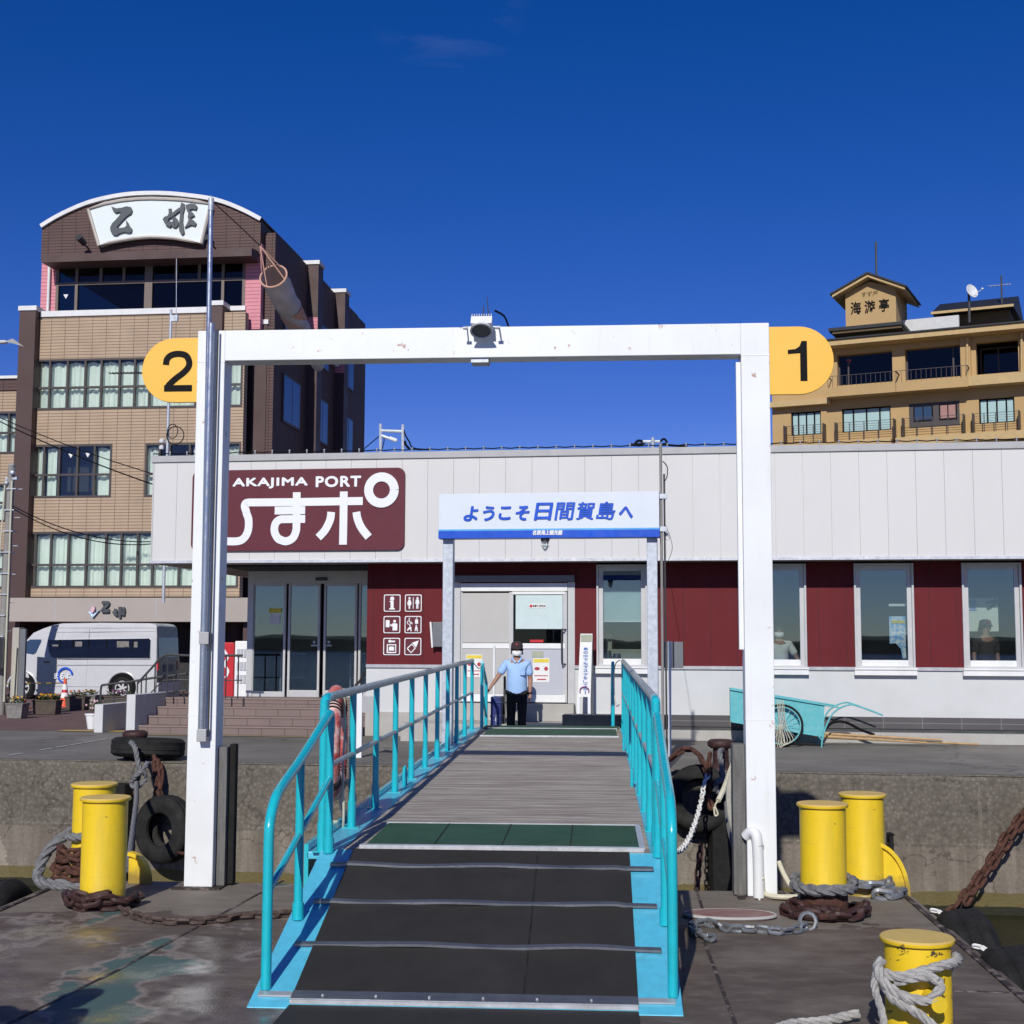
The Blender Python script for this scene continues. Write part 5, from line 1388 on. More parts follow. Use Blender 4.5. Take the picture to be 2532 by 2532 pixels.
# ropes on bollards
m = MB(); m.rope(ring(b3_, .205, .205, 20, 0, 380, .004), .042, 4); m.rope(ring(b3_, .215, .245, 20, -30, 160, .006), .036, 4)
solo(m, 'mooring_rope', 'rope_grey', 'thick grey braided rope round the right front yellow bollard', 'rope', G, tuple(b3_), 'mooring ropes', smooth=True)
m = MB(); m.rope(ring(b2_, .20, .40, 14, 150, 420, .006), .035, 4)
P0 = b2_
m.rope([P0 + Vector(v) for v in ((.10, .12, .40), (-.16, .10, .42), (-.34, 0, .30), (-.42, -.05, .12), (-.36, -.15, .04), (-.18, -.25, .04), (.05, -.22, .05))], .045, 6)
m.rope([P0 + Vector(v) for v in ((-.30, -.10, .02), (-.28, -.22, .03), (-.10, -.30, .03), (.1, -.24, .03))], .03, 6)
solo(m, 'mooring_rope', 'rope_grey', 'thick grey rope looped low round the rear left yellow bollard', 'rope', G, tuple(P0), 'mooring ropes', smooth=True)
m = MB(); c = b5_
q5 = lambda x, y, dy=0: hit(G, x, y, y=c.y - .20 + dy) 
m.rope(ring(c, .195, .30, 12, 20, 195, .004), .026, 4)
m.rope([q5(2180, 2375, .05), q5(2172, 2395), q5(2182, 2425, -.02), q5(2230, 2462, -.05), q5(2290, 2475, -.06), q5(2312, 2462, -.07), q5(2325, 2445, -.05), q5(2322, 2428, -.02), q5(2300, 2422, 0)], .026, 6)
m.rope([q5(2185, 2405, .02), q5(2225, 2415, -.03), q5(2280, 2402, -.03), q5(2330, 2388, .0), q5(2362, 2380, .08), q5(2368, 2370, .16), q5(2360, 2365, .25)], .026, 6)
m.rope([q5(2215, 2430, .0), q5(2250, 2420, -.04), q5(2290, 2415, -.05), q5(2320, 2425, -.06)], .024, 6)
m.rope([q5(2185, 2430, .0), q5(2210, 2470, -.04), q5(2260, 2500, -.05), q5(2310, 2540, -.05), q5(2330, 2580, -.05)], .025, 6)
m.rope([q5(2170, 2400, .02), q5(2162, 2440, .0), q5(2180, 2500, -.02), q5(2190, 2560, -.02)], .020, 6)
solo(m, 'mooring_rope', 'rope_white', 'white braided rope knotted over the cross pin of the short bollard', 'rope', G, tuple(c), 'mooring ropes', smooth=True)
m = MB(); m.rope([gp(1900, 2552, DZ + .03), gp(1960, 2532, DZ + .03), gp(2040, 2525, DZ + .03), gp(2100, 2512, DZ + .04), gp(2122, 2505, DZ + .05)], .026, 6)
solo(m, 'mooring_rope', 'rope_white', 'frayed end of white rope lying on the deck at the bottom edge', 'rope', G, tuple(gp(2000, 2540)), 'mooring ropes', smooth=True)
# chains lying on the deck
m = MB(); m.chain([gp(x, y, DZ + .03) for x, y in ((300, 2245), (330, 2262), (380, 2275), (440, 2278), (500, 2276), (560, 2270), (610, 2262), (660, 2262), (720, 2258))], .125, .015, 6, jig=.5)
solo(m, 'deck_chain', 'chain_brown', 'long rusty chain lying across the deck from the left bollard to the gangway', 'chain', G, tuple(gp(500, 2275)), 'chains on the deck', smooth=True)
m = MB(); m.chain([gp(x, y, DZ + .03) for x, y in ((1765, 2322), (1712, 2300), (1720, 2282), (1760, 2282), (1800, 2296), (1850, 2296), (1900, 2300), (1950, 2302), (1995, 2290))], .12, .014, 6, jig=.5)
m.tube([(gp(1998, 2286, DZ + .03) + Vector((.055 * math.cos(a * .5), .02 * math.sin(a * .5), .055 * math.sin(a * .5) + .02))) for a in range(12)], .015, 6, closed=True)
solo(m, 'deck_chain', 'chain_grey', 'grey chain lying on the deck between the gangway and the right bollard', 'chain', G, tuple(gp(1850, 2296)), 'chains on the deck', smooth=True)
# yellow fairleads at the pontoon corners
for (px_, py_, fw_, fh_, lab) in ((2200, 2215, .26, .40, 'yellow curved fairlead plate at the right rear corner of the pontoon'), (352, 2186, .17, .24, 'yellow curved fairlead plate behind the left bollards')):
    a = gp(px_, py_); sgn = 1; p = [(0, 0)] + [(fw_ * math.cos(R(t)), fh_ * math.sin(R(t))) for t in range(0, 91, 10)]
    t = thing('fairlead', lab, 'fairlead', G, tuple(a), 'yellow fairleads')
    part(MB().prism([(a.x - .12 + sgn * x, a.z + z) for x, z in p], a.y, a.y + .03), 'plate', 'yellow_paint', t, bev=.004)
    m = MB(); m.stroke([(a.x - .12 + sgn * fw_ * math.cos(R(t)), a.z + fh_ * math.sin(R(t))) for t in range(0, 91, 9)], .03, a.y - .03, a.y + .05)
    part(m, 'rim', 'yellow_paint', t)
# tyre and rubber fenders hung over the pontoon edge
fl = [(-4.9, 'near'), (-3.2, 'middle'), (-1.55, 'far')]
for y_, w_ in ((-1.15, 'far'), (-2.35, 'middle'), (-3.6, 'near')):
    t = thing('rubber_fender', 'black tyre fender hanging on the right pontoon side, the %s one of three' % {'far': 'farthest', 'middle': 'middle', 'near': 'nearest'}[w_], 'fender', G, (PX1 + .2, y_, DZ - .45), 'tyre fenders on the pontoon side')
    part(MB().tire((PX1 + .20, y_, DZ - .42), .52, .34, (1, 0.0, .12)), 'tyre', 'tire_rubber', t, smooth=True)
    m = MB(); m.chain([(PX1 + .0, y_ + .35, DZ + .03), (PX1 + .08, y_ + .33, DZ + .01), (PX1 + .2, y_ + .3, DZ - .12), (PX1 + .2, y_ + .25, DZ - .3)], .07, .009, 4)
    part(m, 'lashing', 'chain_white', t, smooth=True)
t = thing('rubber_fender', 'black tyre fender hanging on the left pontoon side behind the bollards', 'fender', G, (PX0 - .2, -.9, DZ - .45), 'tyre fenders on the pontoon side')
part(MB().tire((PX0 - .20, -.75, DZ - .40), .52, .34, (1, 0, .1)), 'tyre', 'tire_rubber', t, smooth=True)

# ================================================================== white gate
GY = -.27
gx = lambda x, y, Y=GY: hx(G, x, y, Y); gz = lambda y, x, Y=GY: hz(G, x, y, Y)
gt = gz(808, 1190); gb = gz(884, 1190)
lx0, lx1 = gx(483, 1500), gx(548, 1500); lx0, lx1 = gx(472, 1500), gx(541, 1500)
rx0, rx1 = gx(1840, 1500), gx(1912, 1500)
GT = thing('berth_gate', 'tall white steel portal frame spanning the gangway on the pontoon', 'gate', G, ((lx0 + rx1) / 2, GY, DZ))
dp = .205
part(MB().box(lx0, lx1, GY, GY + dp, DZ + .012, gt), 'gate_post', 'gate_paint', GT, bev=.006, label='left white post of the gate')
part(MB().box(rx0, rx1, GY, GY + dp, DZ + .012, gt), 'gate_post', 'gate_paint', GT, bev=.006, label='right white post of the gate')
for xa, xb in ((lx0, lx1), (rx0, rx1)):
    part(MB().box(xa - .002, xb + .002, GY - .002, GY + dp + .002, gb - .012, gb - .004), 'weld_seam', 'white_paint', GT)
    part(MB().box(xa - .0015, xb + .0015, GY - .0015, GY + dp + .0015, 1.02, 1.027), 'weld_seam', 'white_paint', GT)
part(MB().box(lx1, rx0, GY, GY + dp, gb, gt - .001), 'crossbeam', 'gate_paint', GT, bev=.006)
part(MB().box(lx0 - .08, lx1 + .08, GY - .08, GY + dp + .08, DZ + .001, DZ + .012).box(rx0 - .08, rx1 + .08, GY - .08, GY + dp + .08, DZ + .001, DZ + .012), 'base_plate', 'weld_dark', GT)
m = MB(); zc = DZ + .012
for (x0, z0, x1, z1) in ((rx0 - .035, DZ + .012, rx0 - .0, gb - .05),): m.box(x0, x1, GY + .07, GY + .12, z0 + 1.9, z1)
part(m, 'cable_duct', 'white_paint', GT)
m = MB(); m.box(gx(1164, 884), gx(1207, 884), GY + .02, GY + dp - .02, gb - .035, gb - .001)
part(m, 'lamp_foot', 'galvanised', GT)
m = MB().bar((gx(760, 890), GY + .1, gb - .001), (gx(775, 890), GY + dp, gb - .03), .05, .03)
# number boards
def stadium(xa, xb, z0, z1, right):
    h = (z1 - z0) / 2; zc = (z0 + z1) / 2; p = []
    if right: p = [(xa, z0)] + [(xb - h + h * math.cos(R(a)), zc + h * math.sin(R(a))) for a in range(-90, 91, 10)] + [(xa, z1)]
    else: p = [(xb, z1)] + [(xa + h + h * math.cos(R(a)), zc + h * math.sin(R(a))) for a in range(90, 271, 10)] + [(xb, z0)]
    return p
t = thing('berth_number_board', 'rounded orange board with black number 2 on the left gate post', 'number board', G, (lx0, GY + .08, gz(915, 430)))
part(MB().prism(stadium(gx(351, 915, GY + .08), lx0 - .004, gz(995, 430, GY + .08), gz(836, 430, GY + .08), False), GY + .08, GY + .11), 'board', 'yellow_board', t, bev=.003)
cv = lambda x, y: hit(G, 450 * 0 + x, y, y=GY + .078)
a, b = hit(G, 402, 967, y=GY + .078), hit(G, 477, 868, y=GY + .078)
def big2(m, x0, x1, z0, z1, y):
    w_, h_ = x1 - x0, z1 - z0; sw = h_ * .155
    f = lambda u_, v_: (x0 + u_ * w_, z0 + v_ * h_)
    m.stroke([f(.09, .66), f(.12, .80), f(.26, .90), f(.5, .935), f(.76, .89), f(.88, .74), f(.86, .60), f(.70, .46), f(.42, .30), f(.20, .14), f(.15, .03)], sw, y - .003, y)
    m.stroke([f(.05, .068), f(1.0, .068)], sw, y - .0045, y)
m = MB(); big2(m, a.x, b.x, a.z, b.z, GY + .079); part(m, 'number', 'black_letter', t)
t = thing('berth_number_board', 'rounded orange board with black number 1 on the right gate post', 'number board', G, (rx1, GY + .08, gz(890, 1980)))
part(MB().prism(stadium(rx1 + .004, gx(2062, 890, GY + .08), gz(975, 1980, GY + .08), gz(807, 1980, GY + .08), True), GY + .08, GY + .11), 'board', 'yellow_board', t, bev=.003)
a, b = hit(G, 1948, 942, y=GY + .078), hit(G, 1997, 843, y=GY + .078)
m = MB(); f = lambda u_, v_: (a.x + u_ * (b.x - a.x), a.z + v_ * (b.z - a.z))
m.prism([f(.62, 0), f(.96, 0), f(.96, 1), f(.70, 1), f(.60, .87), f(.40, .80), f(.02, .78), f(.02, .68), f(.62, .70)], GY + .075, GY + .079); part(m, 'number', 'black_letter', t)
# floodlight on the beam
fp = lambda x, y, Y: hit(G, 1100 + x * .10352, 700 + y * .10352, y=Y)
fx, fz = fp(850, 1190, GY - .22).x, fp(850, 1190, GY - .22).z
t = thing('floodlight', 'white floodlight with round dark lens on top of the gate beam', 'floodlight', G, (fx, GY, gt))
Mt = Matrix.Rotation(R(-32), 3, 'X') @ Matrix.Scale(.78, 3)
m = MB(); m.box(-.11, .11, -.07, .07, .02, .12)
for i in range(9): x = -.10 + .025 * i; m.box(x - .004, x + .004, -.075, .075, .12, .15)
m.M = None; m.v = [tuple(Mt @ Vector(p) + Vector((fx, GY - .14, fz + .05))) for p in m.v]
hb = part(m, 'housing', 'white_paint', t, bev=.004)
m = MB().lathe([(.085, .02), (.115, -.02), (.118, -.035), (.10, -.037), (.098, -.02), (.06, .0)], (0, 0, 0), 28); m.v = [tuple(Mt @ Vector(p) + Vector((fx, GY - .14, fz + .05))) for p in m.v]
part(m, 'lamp_rim', 'white_paint', t, smooth=True)
m = MB().lathe([(.001, -.024), (.06, -.026), (.098, -.022), (.098, -.018), (.001, -.018)], (0, 0, 0), 28); m.v = [tuple(Mt @ Vector(p) + Vector((fx, GY - .14, fz + .05))) for p in m.v]
part(m, 'lens', 'grey_metal', t, smooth=True)
m = MB()
for sx_ in (-1, 1):
    m.bar((fx + sx_ * .135, GY - .14, fz + .06), (fx + sx_ * .13, GY + .06, gt + .01), .03, .008, (1, 0, 0)); m.cyl((fx + sx_ * .15, GY - .14, fz + .06), (fx + sx_ * .11, GY - .14, fz + .06), .012, seg=8)
m.box(fx - .14, fx + .14, GY + .03, GY + .10, gt, gt + .012)
part(m, 'yoke', 'galvanised', t)
part(MB().tube(smooth_path([(fx + .10, GY - .05, gt + .12), (fx + .17, GY + .02, gt + .09), (fx + .2, GY + .1, gt + .02)], 4), .009, 6), 'cable', 'black_letter', t)
part(MB().cyl((fx + .045, GY + .1, gt), (fx + .02, GY + .1, fp(930, 330, GY + .1).z), .007, .003, 6).cyl((fx - .01, GY + .1, gt + .1), (fx - .01, GY + .1, gt + .2), .005, seg=6), 'bird_spike', 'dark_metal', t)

# windsock on its pole, strapped to the left post
WYY = GY - .06
tp = hit(G, 522, 492, y=WYY); bt = hit(G, 497, 1828, y=WYY)
t = thing('windsock', 'patched faded grey windsock streaming from a steel pole on the left gate post', 'windsock', G, (bt.x, WYY, bt.z))
part(MB().cyl((bt.x, WYY, bt.z), (bt.x, WYY, hit(G, 520, 800, y=WYY).z), .027, seg=14).cyl((bt.x, WYY, bt.z), (tp.x, WYY, tp.z), .020, seg=14), 'pole', 'pole_steel', t, smooth=True)
part(MB().cyl((tp.x, WYY, tp.z - .10), (tp.x, WYY, tp.z + .005), .024, seg=14).cyl((tp.x, WYY, tp.z), (tp.x, WYY, tp.z + .025), .008, seg=8), 'pole_head', 'galvanised', t, smooth=True)
part(MB().cyl((bt.x + .055, WYY + .01, bt.z + .02), (bt.x + .055, WYY + .01, gt), .008, seg=8), 'halyard', 'dark_metal', t)
for py_ in (1578, 1818):
    zz = gz(py_, 500, WYY); part(MB().box(bt.x - .03, bt.x + .05, WYY - .03, GY, zz - .05, zz + .05), 'pole_clamp', 'trim_grey', t, bev=.006)
SY = GY + .35
mc = hit(G, 676, 683, y=SY); e1 = hit(G, 752, 835, y=SY + .80); e2 = hit(G, 788, 905, y=SY + 1.15)
ap = hit(G, 643, 608, y=SY - .12)
ax_ = (e1 - mc).normalized()
cl = [mc, mc.lerp(e1, .25), mc.lerp(e1, .5), mc.lerp(e1, .75), e1, e2]
rad = [.115, .112, .105, .098, .085, .06]
def sockband(i0, i1, mat, name, par):
    P = [cl[0].lerp(cl[1], 0)]; pts = []; n = 5
    for i in range(i0, i1):
        for j in range(n): pts.append((cl[i].lerp(cl[i + 1], j / n), rad[i] + (rad[i + 1] - rad[i]) * j / n))
    pts.append((cl[i1], rad[i1]))
    m = MB(); seg = 20; vs = []; fs = []
    u_ = ax_.cross(Vector((0, 0, 1))).normalized(); v_ = ax_.cross(u_)
    for k_, (p, r_) in enumerate(pts):
        for j in range(seg):
            a_ = 2 * math.pi * j / seg; rr_ = r_ * (1 + .05 * math.sin(3 * a_ + k_ * .9) + .03 * math.sin(5 * a_ + k_ * 1.7 + i0))
            vs.append(p + u_ * math.cos(a_) * rr_ + v_ * math.sin(a_) * rr_)
    for k_ in range(len(pts) - 1):
        for j in range(seg): fs.append((k_ * seg + j, k_ * seg + (j + 1) % seg, (k_ + 1) * seg + (j + 1) % seg, (k_ + 1) * seg + j))
    m.add(vs, fs); return part(m, name, mat, par, smooth=True)
sk_ = sockband(0, 5, 'sock_cloth', 'sock', t)
rad2 = rad; rad = [r_ * 1.025 for r_ in rad]
sockband(2, 3, 'sock_orange', 'orange_band', sk_)
u_ = ax_.cross(Vector((0, 0, 1))).normalized(); v_ = ax_.cross(u_)
part(MB().tube([mc + u_ * .118 * math.cos(a * .2618) + v_ * .118 * math.sin(a * .2618) for a in range(24)], .008, 6, closed=True), 'mouth_ring', 'sock_hem', sk_)
m = MB()
for a_ in (20, 110, 200, 290): m.cyl(ap, mc + u_ * .115 * math.cos(R(a_)) + v_ * .115 * math.sin(R(a_)), .005, seg=5)
part(m, 'bridle', 'sock_hem', sk_)
part(MB().tube(smooth_path([(tp.x, WYY, tp.z - .01), ap.lerp(Vector((tp.x, WYY, tp.z)), .5), ap], 4), .0045, 5), 'tether', 'black_letter', t)

# timber / steel guide beside the gate posts and the white bent pipe
def gq(x, y, Y): return hit(G, x, y, y=Y)
a = gq(541, 2185, GY + .1)
zt_ = gq(541, 1845, GY + .16).z
t = thing('guide_timber', 'weathered timber guide bolted behind the left gate post', 'timber', G, (lx1 + .08, GY + .15, DZ), 'timber guides on the gate posts')
part(MB().box(lx1 + .003, lx1 + .075, GY + .08, GY + .24, DZ + .01, zt_), 'timber', 'wood_post', t, bev=.006)
part(MB().box(lx1 + .076, lx1 + .13, GY + .14, GY + .22, DZ + .01, zt_ + .02), 'rubber_strip', 'black_rubber', t, bev=.01)
t = thing('guide_timber', 'weathered timber guide on the inner side of the right gate post', 'timber', G, (rx0 - .08, GY + .15, DZ), 'timber guides on the gate posts')
part(MB().box(rx0 - .10, rx0 - .004, GY + .06, GY + .24, DZ + .01, gq(1835, 1840, GY + .1).z), 'timber', 'wood_post', t, bev=.006)
a = hit(G, 1873, 2223, z=DZ)
top = gq(1870, 2052, a.y).z
t = thing('hose_pipe_stub', 'short white bent pipe standing on deck in front of the right gate post', 'pipe', G, tuple(a))
m = MB().tube(smooth_path([(a.x + .01, a.y, DZ), (a.x + .01, a.y, DZ + .25), (a.x, a.y, top - .06), (a.x - .035, a.y + .03, top - .02), (a.x - .075, a.y + .07, top - .06)], 5), .043, 16)
part(m, 'pipe', 'white_paint', t, smooth=True)
part(MB().cyl((a.x + .01, a.y, DZ + .40), (a.x + .009, a.y, DZ + .41), .0445, seg=16), 'joint_ring', 'galvanised', t)

# ================================================================== gangway
HWD = 1.18
def zs_(y): return .21 + (.35 - .21) * y / 12 if y >= 0 else .21 + .55 * y / 2
gw = thing('gangway', 'turquoise railed gangway bridge from the pontoon up to the quay', 'gangway', W, (0, 0, DZ))
def slab(m, x0, x1, ya, yb, th, up=0.0):
    m.hexa([(x0, ya, zs_(ya) + up - th), (x1, ya, zs_(ya) + up - th), (x1, yb, zs_(yb) + up - th), (x0, yb, zs_(yb) + up - th)], [(x0, ya, zs_(ya) + up), (x1, ya, zs_(ya) + up), (x1, yb, zs_(yb) + up), (x0, yb, zs_(yb) + up)]); return m
part(slab(MB(), -.97, 1.12, 0, 12, .06), 'deck_boards', 'grey_planks', gw)
part(slab(MB(), -.96, 1.11, 0.02, 11.9, .3, -.065), 'under_frame', 'turquoise', gw)
part(slab(MB(), -1.22, -.975, 0, 12, .05, -.02), 'side_channel', 'sky_plate', gw, bev=.006)
part(slab(MB(), 1.125, 1.26, 0, 12, .05, -.02), 'side_channel', 'sky_plate', gw, bev=.006)
for s_ in (-1, 1): part(slab(MB(), s_ * 1.245 + .025 - .015, s_ * 1.245 + .025 + .015, 0, 12, .36, .03), 'side_girder', 'turquoise', gw)
m1 = part(slab(MB(), -.83, 1.05, .08, 1.18, .012, .016), 'green_mat', 'green_mat', gw)
m = MB()
for x in (-.36, .11, .58): slab(m, x - .004, x + .004, .08, 1.18, .004, .0185)
part(m, 'mat_joint', 'black_letter', m1)
m = slab(MB(), -.86, 1.08, .03, .085, .03, .026); part(m, 'mat_trim', 'trim_bright', m1)
part(slab(MB(), -.85, 1.07, 1.18, 1.205, .02, .022), 'mat_trim', 'trim_bright', m1)
part(slab(MB(), 1.05, 1.09, .085, 1.18, .02, .022), 'mat_trim', 'galvanised', m1)
m2 = part(slab(MB(), -.83, 1.05, 9.9, 11.3, .012, .016), 'green_mat', 'green_mat', gw)
part(slab(MB(), -.86, 1.07, 9.84, 9.9, .02, .024), 'mat_trim', 'trim_bright', m2)
part(slab(MB(), -.86, 1.07, 11.3, 11.36, .02, .024), 'mat_trim', 'trim_bright', m2)
m = slab(MB(), -.95, 1.1, 11.36, 12.0, .012, .012); part(m, 'end_plate', 'green_mat', gw)
part(MB().hexa([(-1.0, 12.0, .31), (1.0, 12.0, .31), (1.0, 12.9, .004), (-1.0, 12.9, .004)], [(-1.0, 12.0, .345), (1.0, 12.0, .345), (1.0, 12.95, .02), (-1.0, 12.95, .02)]), 'landing_flap', 'galvanised', gw)
# lower flap
fp_ = part(slab(MB(), -1.115, 1.215, -1.98, 0, .05, 0), 'flap_plate', 'sky_plate_worn', gw, bev=.004)
mt_ = part(slab(MB(), -.89, .98, -1.93, -.02, .012, .014), 'rubber_mat', 'rubber_mat', gw)
part(slab(MB(), .36, .372, -1.85, -.1, .003, .0155), 'mat_joint', 'tire_rubber', mt_)
m = MB()
for sgm in (.14, .40, .666):
    yc = -2 * sgm; n = 34; vs = []; fs = []
    for i in range(n + 1):
        x = -1.0 + 2.13 * i / n; wv = .006 * math.sin(i * .5 + sgm * 9) + .005 * math.sin(i * .23 + sgm * 20); zz = zs_(yc) + .018 + .006 * (1 + math.sin(i * .41 + sgm * 5)) * (1 if abs(x) < .93 else .3)
        y_ = yc + wv
        vs += [(x, y_ - .017, zz), (x, y_ + .017, zz + .010), (x, y_ + .017, zz - .012), (x, y_ - .017, zz - .014)]
    for i in range(n):
        for j in range(4): a_ = i * 4; fs.append((a_ + j, a_ + (j + 1) % 4, a_ + 4 + (j + 1) % 4, a_ + 4 + j))
    part(MB().add(vs, fs), 'tread_strip', 'trim_steel', fp_)
part(slab(MB(), -.89, .98, -1.93, -1.85, .01, .024), 'end_strip', 'trim_steel', fp_)
part(slab(MB(), -.89, .98, -1.945, -1.93, .02, .022), 'end_lip', 'trim_bright', fp_)
part(slab(MB(), -1.08, -.891, -1.88, -1.84, .01, .012), 'end_tab', 'aluminium', fp_)
part(slab(MB(), .981, 1.18, -1.88, -1.84, .01, .012), 'end_tab', 'aluminium', fp_)
m = MB()
for i in range(6): slab(m, -.72 + .29 * i - .006, -.72 + .29 * i + .006, -1.905, -1.893, .004, .029)
part(m, 'screw', 'trim_bright', fp_)
# paint chips and worn edge at the hinge
m = MB(); m.add([(-.8, -.05, .2), (.9, -.05, .2), (.9, -.01, .205), (-.8, -.01, .205)], [(0, 1, 2, 3)])
# railings: sixteen posts a side
post0 = {}
def gpost(x, y, h, r, name='rail_post', sleeve=True, mat='turquoise'):
    m = MB(); zb_ = zs_(y) - .02
    m.cyl((x, y, zb_), (x, y, zb_ + h), r, seg=12)
    if sleeve: m.cyl((x, y, zb_), (x, y, zb_ + .20), r * 1.22, seg=12)
    m.box(x - .06, x + .06, y - .06, y + .06, zb_, zb_ + .008)
    return part(m, name, mat, gw, smooth=True, sharp=.8)
def side(s_):
    xr = -1.115 if s_ < 0 else 1.165
    ys = [.02 + 1.14 * i for i in range(11)]
    first = None
    for i, y in enumerate(ys):
        gpost(xr, y, 1.03, .030 if i == 0 else .0265)
    # steel top rail and mid rail
    def line(h, y0=.0, y1=11.45): return [(xr, y, zs_(y) + h) for y in (y0, (y0 + y1) / 2, y1)]
    part(MB().tube(line(1.02, .16), .031, 12), 'handrail', 'rail_steel', gw, smooth=True)
    part(MB().tube(smooth_path([(xr, .02, zs_(0) + .82), (xr, .03, zs_(0) + .96), (xr, .08, zs_(0) + 1.01), (xr, .2, zs_(0) + 1.022)], 4), .034, 12), 'rail_elbow', 'turquoise', gw, smooth=True)
    part(MB().tube(line(.54), .020, 8), 'mid_rail', 'rail_steel', gw, smooth=True)
    # lower flap railing
    xf = -1.055 if s_ < 0 else 1.17
    for y in (-1.0, -.06):
        m = MB(); zb_ = zs_(y); m.cyl((xf, y, zb_), (xf, y, zb_ + .95), .027, seg=12); m.cyl((xf, y, zb_), (xf, y, zb_ + .10), .036, seg=12); part(m, 'flap_post', 'turquoise', gw, smooth=True)
    y = -1.80; zb_ = zs_(y)
    pts = [(xf, y, zb_), (xf, y, zb_ + .5), (xf, y, zb_ + .80), (xf, y + .02, zb_ + .90), (xf, y + .10, zb_ + .985), (xf, y + .25, zs_(y + .25) + .985), (xf, -1.0, zs_(-1.0) + .96), (xf, -.25, zs_(-.25) + .95), (xf, -.08, zs_(-.08) + .94), (xf, -.04, zs_(-.05) + .88), (xf, -.05, zs_(-.05) + .8)]
    part(MB().tube(smooth_path(pts, 6), .029, 14), 'flap_handrail', 'turquoise', gw, smooth=True)
    part(MB().tube([(xf, -1.80, zs_(-1.80) + .52), (xf, -.06, zs_(-.06) + .50)], .021, 10), 'flap_mid_rail', 'turquoise', gw, smooth=True)
    # landing end rails
    xe = s_ * 1.02
    for y, h in ((12.1, 1.0), (12.9, .98)):
        z_ = max(.0, .34 - (y - 12) * .36); part(MB().cyl((xe, y, z_), (xe, y, z_ + h), .028, seg=10), 'end_post', 'turquoise', gw, smooth=True)
    part(MB().tube([(xe, 12.1, 1.33), (xe, 12.9, 1.0)], .026, 10), 'end_rail', 'turquoise', gw, smooth=True)
    part(MB().tube([(xe, 12.1, .9), (xe, 12.9, .45)], .018, 8), 'end_rail', 'turquoise', gw, smooth=True)
side(-1); side(1)
for y in (4.0, 7.9):   # lifting eyes
    for s_ in (-1, 1): part(MB().tube(smooth_path([(s_ * 1.10, y - .07, zs_(y) - .02), (s_ * 1.10, y - .06, zs_(y) + .12), (s_ * 1.10, y, zs_(y) + .16), (s_ * 1.10, y + .06, zs_(y) + .12), (s_ * 1.10, y + .07, zs_(y) - .02)], 4), .015, 8), 'lifting_eye', 'turquoise', gw, smooth=True)
# thin cord hanging at the far right rail
part(MB().tube(smooth_path([(1.12, 11.45, 1.38), (1.05, 11.7, 1.3), (1.03, 11.9, 1.0), (1.06, 11.6, .7), (1.1, 10.8, .75)], 5), .008, 5), 'cord', 'hose_cream', gw, smooth=True)
part(MB().tube(smooth_path([(-1.12, 11.45, 1.36), (-1.05, 11.8, 1.24), (-1.02, 12.1, 1.3)], 5), .008, 5), 'cord', 'hose_cream', gw, smooth=True)
# black mat continuing over the pontoon deck
m = MB().hexa([(-.89, -6.2, DZ + .002), (.98, -6.2, DZ + .002), (.98, -1.95, DZ + .002), (-.89, -1.95, DZ + .002)], [(-.89, -6.2, DZ + .014), (.98, -6.2, DZ + .014), (.98, -1.95, DZ + .014), (-.89, -1.95, DZ + .014)])
solo(m, 'deck_mat', 'rubber_mat', 'black rubber mat on the deck in front of the gangway foot', 'mat', W, (0, -4, DZ))
# life ring hung outside the left rail
cz = hit(W, 835, 1836, y=1.22); cx_ = -1.26
t = thing('life_ring', 'faded red life ring hanging outside the left gangway rail', 'life ring', W, (cx_, 1.22, cz.z))
Mr = Matrix.Rotation(R(90), 3, 'Y') @ Matrix.Identity(3); Mr = Matrix.Rotation(R(6), 3, 'Z') @ Mr
prof = [(.365 + .080 * math.cos(a * math.pi / 6), .066 * math.sin(a * math.pi / 6)) for a in range(12)]
part(MB().lathe(prof, (cx_, 1.22, cz.z), 40, Mr, closed=True), 'ring', 'life_ring', t, smooth=True)
m = MB()
for a_ in (45, 135, 225, 315):
    c0 = Mr @ Vector((.365 * math.cos(R(a_)), .365 * math.sin(R(a_)), 0)) + Vector((cx_, 1.22, cz.z)); td = Mr @ Vector((-math.sin(R(a_)), math.cos(R(a_)), 0)); rd = Mr @ Vector((math.cos(R(a_)), math.sin(R(a_)), 0)); nd = Mr @ Vector((0, 0, 1))
    for o_ in (-.03, 0, .03): m.tube([c0 + td * o_ + rd * .08 * math.cos(b_ * .524) + nd * .062 * math.sin(b_ * .524) for b_ in range(12)], .009, 5, closed=True)
part(m, 'strap', 'black_cloth', t)
m = MB(); m.tube(smooth_path([(cx_ + .08, 1.1, cz.z + .42), (cx_ + .085, 1.15, cz.z + .1), (cx_ + .08, 1.1, cz.z - .2), (cx_ + .09, 1.12, cz.z - .5), (cx_ + .07, 1.2, cz.z - .7)], 5), .010, 6)
for i in range(5):
    o_ = random.uniform(-.03, .03); m.tube(smooth_path([(cx_ + .06 + o_, 1.40, cz.z - .30), (cx_ + .0 + o_, 1.44, cz.z - .42), (cx_ + .05 + o_, 1.42, cz.z - .56 - .02 * i), (cx_ + .12 + o_, 1.38, cz.z - .45), (cx_ + .06 + o_, 1.40, cz.z - .30)], 5), .009, 5)
    m.tube(smooth_path([(cx_ - .02 + o_, 1.10, cz.z - .45), (cx_ - .07 + o_, 1.12, cz.z - .55), (cx_ - .03 + o_, 1.12, cz.z - .66 - .01 * i), (cx_ + .03 + o_, 1.08, cz.z - .58)], 5), .008, 5)
part(m, 'ring_line', 'hose_cream', t, smooth=True)

